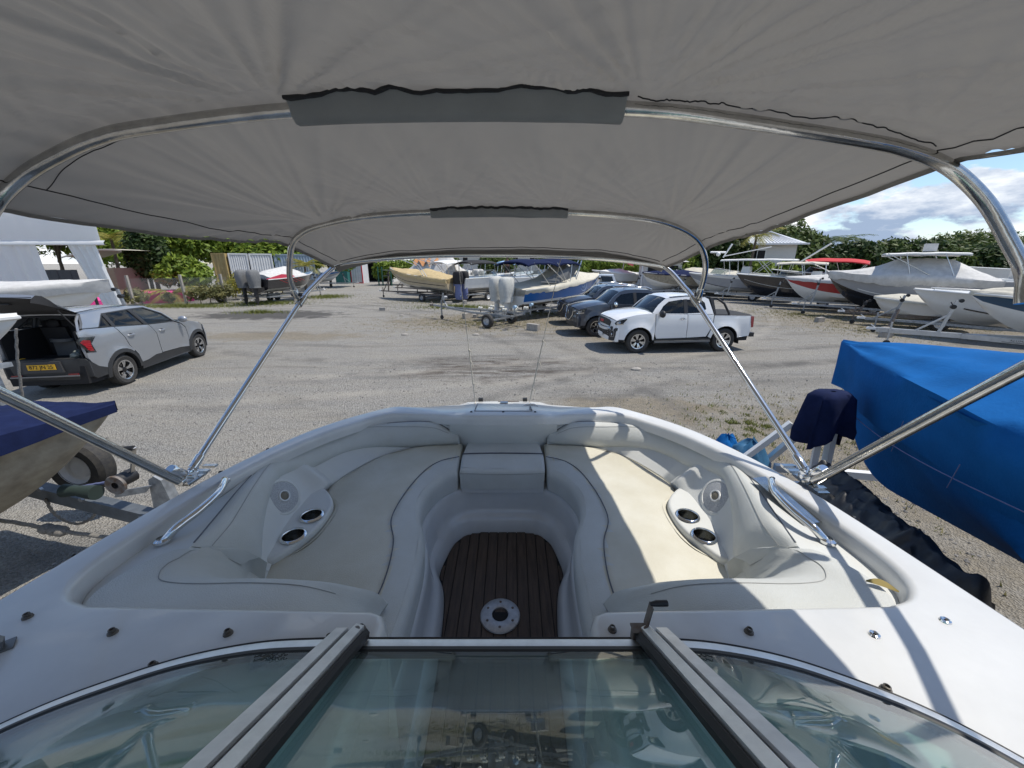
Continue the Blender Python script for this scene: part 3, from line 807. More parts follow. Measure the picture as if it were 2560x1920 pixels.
# ---- deck snap studs round the windscreen
stud_m = mat('weathered_stud', (0.13, 0.115, 0.10), 0.5, 0.5)
for (u, y, kind) in ((-1.003, 0.645, 0), (-0.777, 0.605, 0), (-0.536, 0.603, 0), (-0.627, 0.532, 0), (-0.32, 0.591, 0), (-0.264, 0.614, 0), (0.262, 0.612, 0), (0.33, 0.594, 0), (0.545, 0.607, 0), (0.72, 0.49, 0), (0.80, 0.60, 1), (0.985, 0.635, 1)):
    z = deckz(u, y); m1 = MB()
    if kind: m1.lathe([(0.003, 0.003), (0.006, 0.005), (0.009, 0.004), (0.0105, 0.0)], B(u, y, z), n=14); bpart(m1, 'snap_stud', chrome, 40)
    else: m1.lathe([(0.003, 0.008), (0.004, 0.011), (0.006, 0.010), (0.006, 0.005), (0.0085, 0.004), (0.0095, 0.0)], B(u, y, z), n=14); bpart(m1, 'snap_stud', stud_m, 40)
# latch plate on the left edge of the deck
lz = deckz(-1.0, 0.56)
m1 = MB()
m1.prism([(-0.045, 0), (0.045, 0), (0.05, 0.02), (0.038, 0.036), (0.02, 0.036), (0.012, 0.026), (0.0, 0.034), (-0.012, 0.034), (-0.018, 0.016), (-0.03, 0.016), (-0.034, 0.028), (-0.045, 0.024)], lambda a, b, t: (AX - 0.995 + a * 0.72 + 0.011 * t, 0.548 + a * 0.62 - 0.013 * t, lz + b))
lt = bpart(m1, 'latch', mat('zinc_latch', (0.2, 0.2, 0.2), 0.5, 0.8), 30)
m1 = MB(); m1.box((AX - 0.99, 0.545, lz + 0.002), (0.11, 0.03, 0.004), Matrix.Rotation(0.71, 3, 'Z')); bpart(m1, 'latch_base', MATS['zinc_latch'], 0, lt)
m1 = MB(); m1.lathe([(0, 0.006), (0.008, 0.005), (0.009, 0)], (AX - 0.985, 0.54, lz + 0.016), n=12, rot=Matrix.Rotation(PI / 2, 3, 'X')); bpart(m1, 'pivot_bolt', steel, 40, lt)
# ------------------------------------------------------------------ windscreen of the bowrider
wglass = glass('windscreen_glass', (0.74, 0.88, 0.85), 0.06, 0.075)
gasket = mat('black_gasket', (0.012, 0.012, 0.013), 0.55)
base_h = spline([(0.0, 0.560, 0), (0.2, 0.560, 0), (0.34, 0.559, 0), (0.45, 0.551, 0), (0.565, 0.524, 0), (0.66, 0.483, 0), (0.736, 0.44, 0), (0.80, 0.385, 0), (0.87, 0.30, 0), (0.93, 0.20, 0), (0.975, 0.08, 0), (1.0, -0.08, 0)], 6)
bz = 2.028
def side_curve(sgn):
    return [Vector((sgn * p.x, p.y, 0)) for p in base_h]
full = list(reversed(side_curve(-1)))[:-1] + side_curve(1)
def nrm_at(C_, i):
    t = (C_[min(i + 1, len(C_) - 1)] - C_[max(i - 1, 0)]).normalized()
    return Vector((-t.y, t.x, 0))
def strip(C_, sec):
    mb = MB(); rg_ = []
    for i, p in enumerate(C_):
        n = nrm_at(C_, i)
        rg_.append([Vector(B(p.x + n.x * a, p.y + n.y * a, bz + b)) for a, b in sec])
    mb.loft(rg_); return mb
ws = strip(full, [(0.016, -0.012), (0.016, 0.008), (0.013, 0.010), (-0.004, 0.014), (-0.004, 0.004)])
wframe = bpart(ws, 'windscreen_frame', alu, 30)
bpart(strip(full, [(0.024, -0.012), (0.024, 0.004), (0.019, 0.004)]), 'deck_gasket', gasket, 30, wframe)
bpart(strip(full, [(-0.0042, 0.0138), (-0.007, 0.019), (-0.018, 0.025), (-0.027, 0.024), (-0.027, 0.012)]), 'glass_gasket', gasket, 30, wframe)
GA = R(33.2)
SL = Vector((0, -math.cos(GA), math.sin(GA)))
wm = mat('etched_mark', (0.03, 0.035, 0.035), 0.6)
def pane(C_, lean, name, L=0.47):
    mb = MB(); lo = []; hi = []
    for i, p in enumerate(C_):
        n = nrm_at(C_, i)
        a = Vector(B(p.x - n.x * 0.016, p.y - n.y * 0.016, bz + 0.015))
        s = Vector((-lean * n.x, -0.82 * max(n.y, 0.35), 0.0)); s.z = 0.54
        if lean == 0: s = SL
        lo.append(a); hi.append(a + s.normalized() * L)
    up_ = Vector((0, 0.0029, 0.0041))
    mb.loft([lo, [a.lerp(b, 0.5) for a, b in zip(lo, hi)], hi, [b + up_ for b in hi], [(a + b) / 2 + up_ for a, b in zip(lo, hi)], [a + up_ for a in lo]])
    o = bpart(mb, name, wglass, 35)
    if lean:                            # small dark etched mark in the lower inner corner
        wm_ = MATS['etched_mark']; em = MB()
        near = min(range(len(lo)), key=lambda i: abs(abs(lo[i].x - AX) - 0.36)); stp = 1 if lo[near].x > AX else -1
        e0 = lo[near]; ex = (lo[max(0, min(len(lo) - 1, near + stp * 3))] - e0).normalized(); ey = (hi[near] - lo[near]).normalized(); en = ex.cross(ey).normalized(); en = en if en.z > 0 else -en
        for k in range(7): em.tube([e0 + ey * (0.03 + 0.010 * (k > 4) + 0.006 * math.sin(j * 2.1 + k)) + ex * (0.012 * (k if k < 5 else k - 4.4) + 0.004 * j) + en * 0.008 for j in range(4)], 0.0011, 3)
        bpart(em, 'etched_mark', wm_, 0, o)
    tm = MB(); tm.tube([h_ + Vector((0, 0, 0.006)) for h_ in hi], 0.013, 8); bpart(tm, 'top_rail', alu, 40, o)
    return o
mid = [Vector((u, 0.560, 0)) for u in np.linspace(-0.245, 0.30, 8)]
pane(mid, 0, 'centre_pane')
pane([p for p in full if p.x < -0.27], 0.7, 'side_pane')
pane([p for p in full if p.x > 0.335], 0.7, 'side_pane')
# uprights between the panes: two aluminium strips with a groove and a rubber edge
for (ua, ub, sgn) in ((-0.268, -0.236, -1), (0.331, 0.321, 1)):
    a = Vector(B(ua, 0.575, bz + 0.012)); c = Vector(B(ub, 0.575 - 0.49 * math.cos(GA), bz + 0.012 + 0.49 * math.sin(GA)))
    ax = (c - a).normalized(); nn = Vector((0, math.sin(GA), math.cos(GA))); sd_ = ax.cross(nn).normalized()
    if sd_.x < 0: sd_ = -sd_
    def ext(sec, name, m_, par=None):
        mb = MB(); mb.loft([[p + sd_ * (u * -sgn) + nn * h_ for u, h_ in sec] for p in (a, c)], ring_closed=True, cap=True)
        return bpart(mb, name, m_, 25, par)
    o = ext([(-0.033, 0.0), (-0.033, 0.016), (-0.030, 0.019), (-0.008, 0.019), (-0.006, 0.012), (0.002, 0.012), (0.003, 0.022), (0.008, 0.026), (0.024, 0.022), (0.026, 0.0)], 'upright', alu)
    ext([(-0.006, 0.0125), (-0.0055, 0.0145), (0.0015, 0.0145), (0.002, 0.0125)], 'groove', gasket, o)
    ext([(0.0262, 0.0), (0.0262, 0.016), (0.029, 0.017), (0.036, 0.010), (0.036, 0.0)], 'rubber_edge', gasket, o)
    mb = MB(); p = a + ax * 0.02 + sd_ * (-sgn) * 0.016 + nn * 0.0225; mb.lathe([(0, 0.003), (0.005, 0.002), (0.006, 0)], p, n=10); bpart(mb, 'screw', rusty, 40, o)
# hinge bracket with a black grip at the foot of the right upright
hb = MB()
hb.box(B(0.306, 0.578, bz + 0.034), (0.036, 0.022, 0.003))
hb.box(B(0.321, 0.584, bz + 0.060), (0.003, 0.018, 0.052), Matrix.Rotation(0.12, 3, 'Y'))
hb.box(B(0.306, 0.58, bz + 0.017), (0.03, 0.016, 0.03))
hb_o = bpart(hb, 'hinge_bracket', rusty, 0)
m1 = MB(); m1.tube([B(0.322, 0.586, bz + 0.086), B(0.334, 0.587, bz + 0.087), B(0.356, 0.588, bz + 0.0865)], [0.004, 0.006, 0.006], 8); bpart(m1, 'grip', blackp, 50, hb_o)

# simple trailer frame carrying the hull (hidden by the boat from the helm)
tr0 = thing('boat_trailer', 'grey trailer frame underneath the white open bow boat', 'trailer', (AX, -0.5, 0))
m1 = MB()
for s_ in (-1, 1):
    m1.bar((AX + s_ * 0.75, -2.7, 0.45), (AX + s_ * 0.6, 0.9, 0.45), 0.08); m1.bar((AX + s_ * 0.6, 0.9, 0.45), (AX, 2.3, 0.45), 0.08)
    m1.bar((AX + s_ * 0.5, -2.7, 0.66), (AX + s_ * 0.5, 0.6, 0.70), 0.1)
m1.bar((AX - 1.1, -1.3, 0.33), (AX + 1.1, -1.3, 0.33), 0.06)
m1.build('frame', galv, tr0, 0, local=False)
for s_ in (-1, 1):
    m1 = MB(); m1.lathe([(0.17, -0.09), (0.29, -0.09), (0.32, -0.06), (0.32, 0.06), (0.29, 0.09), (0.17, 0.09)], (AX + s_ * 1.1, -1.3, 0.32), 'x', 24)
    w_ = m1.build('wheel', rubber, tr0, 40, local=False)
    m1 = MB(); m1.lathe([(0.0, s_ * 0.03), (0.06, s_ * 0.05), (0.12, s_ * 0.03), (0.17, s_ * 0.08)], (AX + s_ * 1.1, -1.3, 0.32), 'x', 20); m1.build('rim', galv, w_, 40, local=False)

# ------------------------------------------------------------------ bimini awning over the helm
canvas_m = mat('bimini_canvas', (0.285, 0.268, 0.245), 0.85, var=0.12, vscale=3.5, bump=0.12, bscale=600, trans=0.26)
sleeve_m = mat('bimini_sleeve', (0.27, 0.275, 0.27), 0.85, var=0.1, vscale=12, bump=0.1, bscale=500)
thread = mat('dark_thread', (0.018, 0.018, 0.020), 0.8)
bim = thing('bimini_top', 'grey canvas bimini awning on bent steel tubes shading the white boat', 'awning', (AX, 1.26, 1.97))
def bp_(mb, name, m_, ang=40, par=None): return mb.build(name, m_, par or bim, ang, local=False)
# stations fore and aft: y, centre height, left and right reach, height loss at the left and right edge
ST = [(-0.35, 3.09, 1.21, 1.12, 0.22, 0.15), (0.35, 3.125, 1.215, 1.115, 0.23, 0.145), (1.035, 3.115, 1.215, 1.112, 0.235, 0.128), (1.30, 3.063, 1.165, 1.085, 0.205, 0.124), (1.62, 3.002, 1.08, 1.035, 0.160, 0.130), (1.87, 2.962, 1.015, 0.99, 0.118, 0.125), (2.12, 2.885, 0.99, 0.955, 0.105, 0.115), (2.34, 2.816, 0.965, 0.93, 0.098, 0.095)]
SK = [s[0] for s in ST]
def st(y, k): return interp(y, SK, [s[k] for s in ST])
def canvas(y, s):
    yy = y
    zc, XL, XR, dL, dR = (st(yy, k) for k in range(1, 6))
    X, d = (XR, dR) if s > 0 else (XL, dL)
    p = 2.4 if yy > 1.6 else 2.1
    a = abs(s)
    x = X * s
    kf = smooth01((yy - 1.1) / 0.6)
    k1 = lerp(0.3 if s < 0 else 0.75, 0.55, kf)
    z = zc - d * (k1 * a ** p + (1 - k1) * a ** 7)
    # cloth sags a little between the bows and gathers into folds at the bow corners
    if 1.03 < yy < 1.80: z -= 0.022 * math.sin(PI * (yy - 1.03) / 0.77) * (1 - a ** 4)
    if yy >= 1.80: z -= 0.012 * math.sin(PI * min(1, (yy - 1.80) / 0.54)) * (1 - a ** 4)
    if yy < 1.03: z -= 0.02 * math.sin(PI * max(0, min(1, (1.03 - yy) / 0.7))) * (1 - a ** 4)
    w = 0.0
    def ridge(v): return 1 - 2 * abs(v)
    for (cx, cy, amp, fq, reach) in ((-0.78, 1.86, 0.0125, 6.5, 1.0), (0.76, 1.86, 0.010, 6.0, 1.0), (-0.25, 1.84, 0.006, 6.0, 0.7), (0.25, 1.84, 0.006, 6.5, 0.7), (0.36, 1.06, 0.0115, 7.0, 1.3), (-0.50, 1.06, 0.0115, 7.0, 1.3), (1.02, 1.06, 0.007, 6.0, 0.9), (-1.05, 1.06, 0.007, 6.0, 0.9)):
        dx, dy = x - cx, yy - cy
        r = math.hypot(dx, dy)
        if r > reach: continue
        th = math.atan2(dy, dx)
        side = smooth01((-dy + 0.01) / 0.06)
        fo = smooth01(r / 0.22) * (1 - r / reach) ** 0.6
        w += 1.5 * amp * side * fo * (0.5 * ridge(nz(th * fq * 1.2, r * 0.6 + cx * 5, cy)) + 0.42 * ridge(nz(th * fq * 3.1, r * 0.9, cx * 9)) - 0.5)
        if cy > 1.8 and abs(cx) > 0.5: w += 0.009 * smooth01((dy + 0.02) / 0.05) * ridge(nz(th * 7, r * 2, 3.0)) * max(0, 1 - r / 0.5) * smooth01(r / 0.05)
    w += 0.007 * nz(x * 4 + yy * 0.8, yy * 1.1 + 3, 1.7) + 0.005 * nz(x * 11 - yy * 3, yy * 2.2, 5.7)
    # puckers along the two bows
    for yb in (1.04, 1.80): w += 0.009 * math.exp(-abs(yy - yb) / 0.07) * nz(x * 20, yb, 2.0)
    yo = 0.0
    if yy > 2.1: yo = (yy - 2.1) / 0.24 * 0.055 * (1 - a ** 2.2) + 0.0
    return Vector((AX + x, yy + yo, z + w))
NY, NX = 220, 300
yy_ = np.linspace(-0.35, 2.34, NY)
ss_ = np.linspace(-1, 1, NX)
cm = MB(); cm.loft([[canvas(y, s) for s in ss_] for y in yy_])
cv = bp_(cm, 'canvas', canvas_m, 75)
# front hem turned under
fm = MB()
fm.loft([[canvas(2.34, s) + Vector((0, q, dz)) for s in ss_] for q, dz in ((0, 0), (0.014, -0.008), (0.016, -0.016), (0.010, -0.022), (-0.001, -0.014), (-0.05, 0.0085))])
bp_(fm, 'front_hem', canvas_m, 75, cv)
sd_m = MB(); sd_m.tube([canvas(2.262, s) + Vector((0, 0.0, -0.0030)) for s in np.linspace(-0.94, 0.94, 60)], 0.0018, 5); bp_(sd_m, 'hem_seam', thread, 0, cv)
for sgn in (-1, 1):
    m1 = MB(); m1.tube([canvas(y, sgn * (1 - 0.052 / 1.05)) + Vector((0, 0, -0.0022)) for y in np.linspace(-0.3, 2.25, 70)], 0.0016, 5); bp_(m1, 'edge_seam', thread, 0, cv)
    m1 = MB(); m1.loft([[canvas(y, sgn) + Vector((a * sgn, 0, b)) for y in yy_[::3]] for a, b in ((0, 0), (0.004, -0.004), (0.004, -0.010), (-0.002, -0.010), (-0.012, -0.002))]); bp_(m1, 'edge_hem', canvas_m, 60, cv)
# zig-zag lacing that follows the main bow
m1 = MB(); m1.tube([canvas(1.0, s) + Vector((0, 0.012 - 0.0018 * math.sin(180 * s), -0.004)) for s in np.linspace(0.30, 0.93, 120)], 0.0016, 4); bp_(m1, 'zip', thread, 0, cv)
m1 = MB(); m1.tube([canvas(1.09, s) + Vector((0, 0.0, -0.003)) for s in np.linspace(-0.95, -0.68, 50)], 0.0013, 4); bp_(m1, 'zip', thread, 0, cv)
# tubes
def T(p): return Vector((AX + p[0], p[1], p[2]))
main_b = spline([T(p) for p in ((-1.218, 0.868, 2.50), (-1.224, 0.90, 2.63), (-1.222, 0.955, 2.77), (-1.195, 1.01, 2.88), (-1.125, 1.03, 2.947), (-1.04, 1.035, 2.990), (-0.93, 1.035, 3.028), (-0.80, 1.035, 3.052), (-0.45, 1.035, 3.086), (0.0, 1.035, 3.095), (0.36, 1.035, 3.087), (0.60, 1.035, 3.062), (0.865, 1.035, 3.027), (0.985, 1.035, 3.006), (1.096, 1.03, 2.967), (1.175, 1.0, 2.89), (1.221, 0.96, 2.795), (1.244, 0.93, 2.727), (1.245, 0.91, 2.66))], 6)
bm_ = MB(); bm_.tube(main_b, 0.0158, 14); mb_o = bp_(bm_, 'main_bow', steel, 60)
second = spline([T(p) for p in ((-1.079, 2.075, 2.555), (-1.074, 2.02, 2.66), (-1.035, 1.965, 2.74), (-0.972, 1.90, 2.828), (-0.90, 1.86, 2.876), (-0.80, 1.835, 2.908), (-0.60, 1.80, 2.938), (-0.345, 1.78, 2.953), (0.0, 1.77, 2.958), (0.34, 1.78, 2.952), (0.60, 1.80, 2.935), (0.76, 1.83, 2.907), (0.886, 1.87, 2.857), (0.967, 1.93, 2.788), (1.018, 2.0, 2.70), (1.034, 2.075, 2.56))], 6)
bm_ = MB(); bm_.tube(second, 0.0135, 14); sb_o = bp_(bm_, 'second_bow', steel, 60)
front = spline([T(p) for p in ((-1.165, 1.29, 2.0), (-1.12, 1.66, 2.262), (-1.068, 2.075, 2.556), (-1.045, 2.18, 2.625), (-0.985, 2.29, 2.712), (-0.90, 2.315, 2.752), (-0.5, 2.35, 2.785), (0, 2.365, 2.793), (0.5, 2.345, 2.778), (0.86, 2.31, 2.742), (0.945, 2.285, 2.712), (1.0, 2.18, 2.625), (1.026, 2.075, 2.556), (1.10, 1.66, 2.262), (1.168, 1.29, 2.0))], 5)
bm_ = MB(); bm_.tube(front, 0.0125, 14); bp_(bm_, 'front_bow', chrome, 60)
aft = spline([T(p) for p in ((-1.175, 1.24, 1.985), (-1.215, 0.86, 2.49), (-1.235, 0.55, 2.86), (-1.16, 0.37, 3.0), (-0.95, 0.34, 3.06), (0, 0.34, 3.107), (0.95, 0.34, 3.05), (1.13, 0.37, 3.0), (1.205, 0.55, 2.86), (1.20, 0.86, 2.49), (1.165, 1.24, 1.985))], 6)
bm_ = MB(); bm_.tube(aft, 0.0155, 14); bp_(bm_, 'aft_bow', steel, 60)
for sgn in (-1, 1):
    # jaw slide on the front bow, deck hinge and the rail it slides on
    p = Vector(T((-1.068, 2.075, 2.556))) if sgn < 0 else Vector(T((1.027, 2.075, 2.556)))
    d = (Vector(T((sgn * 1.12, 1.66, 2.262))) - p).normalized()
    m1 = MB(); m1.tube([p - d * 0.035, p - d * 0.033, p + d * 0.03, p + d * 0.032], [0.0135, 0.0185, 0.0185, 0.0135], 12)
    m1.box(p + Vector((sgn * 0.012, -0.01, 0.022)), (0.014, 0.03, 0.05))
    j = bp_(m1, 'jaw_slide', steel, 40)
    m1 = MB(); m1.tube([p + Vector((sgn * 0.035, -0.012, 0.035)), p + Vector((sgn * -0.015, -0.012, 0.035))], 0.010, 10); bp_(m1, 'clamp_bolt', blackp, 40, j)
    m1 = MB(); q = Vector(second[0] if sgn < 0 else second[-1]); q2 = Vector(second[3] if sgn < 0 else second[-4]); m1.tube([q + (q2 - q).normalized() * t for t in (0.015, 0.02, 0.07, 0.075)], [0.012, 0.0165, 0.0165, 0.013], 12); bp_(m1, 'tube_end', steel, 40, j)
    e = Vector(T((sgn * 1.167, 1.27, 1.985)))
    m1 = MB(); m1.tube([e + (Vector(front[6 if sgn < 0 else -7]) - e).normalized() * t for t in (0.03, 0.034, 0.085, 0.09)], [0.012, 0.0165, 0.0165, 0.0135], 12)
    m1.tube([e + (Vector(aft[6 if sgn < 0 else -7]) - e).normalized() * t for t in (0.012, 0.02, 0.075, 0.08)], [0.012, 0.0185, 0.0185, 0.016], 12)
    m1.tube([e + (Vector(front[6 if sgn < 0 else -7]) - e).normalized() * t for t in (0.0, 0.035)], 0.007, 8)
    hg = bp_(m1, 'tube_socket', chrome, 40)
    m1 = MB(); m1.box(e + Vector((0, 0, -0.005)), (0.035, 0.05, 0.035)); m1.tube([e + Vector((-0.03, 0, 0)), e + Vector((0.03, 0, 0))], 0.008, 10); m1.tube([e + Vector((0.0, -0.035, -0.005)), e + Vector((0, 0.04, -0.005))], 0.012, 10)
    dh = bp_(m1, 'deck_hinge', chrome, 40)
    m1 = MB(); m1.box(e + Vector((0.0, 0.02, -0.022)), (0.042, 0.20 if sgn > 0 else 0.09, 0.008))
    for k in range(5 if sgn > 0 else 2): m1.box(e + Vector((0.0, 0.11 - 0.04 * k, -0.016)), (0.05, 0.018, 0.008))
    bp_(m1, 'hinge_rail', steel, 0, dh)
# fabric sleeves round the two bows
def sleeve(path, xa, xb, r, name, drop, flare):
    pts = [p for p in path if xa < p.x - AX < xb]
    pts = resample(pts, 46)
    mb = MB(); rg_ = []
    for i, p in enumerate(pts):
        w = 1 + 0.10 * nz(p.x * 9, 1.0, drop * 50) + 0.06 * math.sin(p.x * 23)
        cz_ = canvas(p.y - 0.02, (p.x - AX) / 1.13).z
        rg_.append([Vector((p.x, p.y - flare * (0.9 + 0.12 * nz(p.x * 7, 0, 3)), cz_ - 0.004)), p + Vector((0, -r * 1.25 * w, r * 0.1)), p + Vector((0, -r * 0.95 * w, -r * 0.9)), p + Vector((0, -r * 0.1, -r * 1.25 * w - drop * (0.5 + 0.8 * nz(p.x * 4, 2, 2)))), p + Vector((0, r * 0.9 * w, -r * 1.1 - drop * 0.8)), p + Vector((0, r * 1.3, -r * 0.3)), Vector((p.x, p.y + 0.026, cz_ - 0.004))])
    mb.loft(rg_); o = bp_(mb, name, sleeve_m, 70, cv)
    zm = MB(); zm.tube([r_[0] + Vector((0, -0.004 + 0.004 * nz(i * 0.4, 2, 1), -0.003 - 0.004 * abs(nz(i * 0.3, 7, 1)))) for i, r_ in enumerate(rg_)], [0.0042 + 0.0035 * abs(nz(i * 0.35, 1, 4)) for i in range(len(rg_))], 6); bp_(zm, 'zip', thread, 40, cv)
sleeve(main_b, -0.46, 0.345, 0.019, 'sleeve', 0.008, 0.045)
sleeve(second, -0.345, 0.305, 0.0165, 'sleeve', 0.004, 0.018)

# ropes that hold the awning down to the bow
def rope(name, label, a, b, knots, grp):
    a, b = Vector(a), Vector(b)
    n = 60; pts = []
    for i in range(n + 1):
        t = i / n
        p = a.lerp(b, t); p.z -= 0.006 * math.sin(PI * t)
        pts.append(p + Vector((0.0012 * math.sin(i * 1.9), 0.0012 * math.cos(i * 1.9), 0)))
    m_ = MB(); m_.tube(pts, [0.0021 + (0.0016 if t > knots[0] else 0.0) for t in np.linspace(0, 1, n + 1)], 6)
    for k in knots:
        p = a.lerp(b, k)
        m_.sphere(p, 0.0065, 8, 6, squash=(1, 1, 1.6))
        m_.tube([p, p + Vector((0.012, -0.005, -0.004)), p + Vector((0.018, -0.006, -0.03))], 0.0022, 5)
    m_.tube([b + Vector((0, 0, 0.0)), b + Vector((0.0, -0.08, -0.006)), b + Vector((-0.008, -0.13, -0.012))], 0.0048, 6)
    o = m_.build(name, rope_m, None, 60)
    return tag(o, label, 'rope', grp)
rope('bow_rope', 'thin pale rope down to the bow, the left one with a loose tail knot', (-0.322, 2.385, 2.795), (-0.243, 2.40, deckz(0.2, 2.40) + 0.004), (0.62, 0.70, 0.86), 'ropes tying the awning to the bow')
rope('bow_rope', 'thin pale rope down to the bow cleat, leaning inwards on the right', (0.29, 2.385, 2.785), (0.117, 2.40, deckz(0.2, 2.40) + 0.004), (0.55, 0.70, 0.9), 'ropes tying the awning to the bow')
# ------------------------------------------------------------------ road vehicles (local axes: x forward from the front axle, y left, z up)
def car_paint(name, col, metal=0.0, rough=0.25): return mat(name, col, rough, metal, var=0.04, vscale=1.5, coat=1.0, spec=0.5)
paint_silver = car_paint('silver_paint', (0.36, 0.38, 0.41), 0.55, 0.32)
paint_white = car_paint('white_car_paint', (0.80, 0.80, 0.80))
paint_dark = car_paint('slate_paint', (0.055, 0.062, 0.078), 0.45, 0.3)
clad = mat('grey_cladding', (0.028, 0.029, 0.031), 0.55, bump=0.05, bscale=200)
carglass = glass('car_glass', (0.22, 0.24, 0.25), 0.05)
carglass_c = glass('car_windscreen', (0.55, 0.6, 0.6), 0.06)
lamp_clear = mat('lamp_lens', (0.55, 0.57, 0.6), 0.08, 0.7, coat=1.0)
lamp_dark = mat('lamp_housing', (0.03, 0.033, 0.036), 0.12, 0.2, coat=1.0)
lamp_red = mat('red_lens', (0.22, 0.008, 0.014), 0.12, coat=1.0)
plate_y = mat('yellow_plate', (0.85, 0.47, 0.02), 0.4)
plate_w = mat('white_plate', (0.75, 0.75, 0.74), 0.4)
rim_m = mat('alloy_machined', (0.62, 0.63, 0.65), 0.22, 1.0)
rim_d = mat('alloy_dark', (0.03, 0.03, 0.033), 0.3, 0.6)
seat_dk = mat('car_seat', (0.03, 0.03, 0.032), 0.8)

def text_mesh(txt, size, name, m_, parent, M, spacing=1.0):
    """Lettering as real flat geometry with a little depth."""
    cu = bpy.data.curves.new(name, 'FONT')
    cu.body = txt; cu.size = size; cu.align_x = 'CENTER'; cu.align_y = 'CENTER'; cu.extrude = 0.002; cu.resolution_u = 3; cu.space_character = spacing
    o = bpy.data.objects.new(name, cu); COL.objects.link(o)
    dg = bpy.context.evaluated_depsgraph_get(); dg.update()
    me = bpy.data.meshes.new_from_object(o.evaluated_get(dg))
    bpy.data.objects.remove(o); 
    me.materials.clear(); me.materials.append(m_)
    o = bpy.data.objects.new(name, me); COL.objects.link(o)
    if parent: o.parent = parent
    o.matrix_local = M
    return o

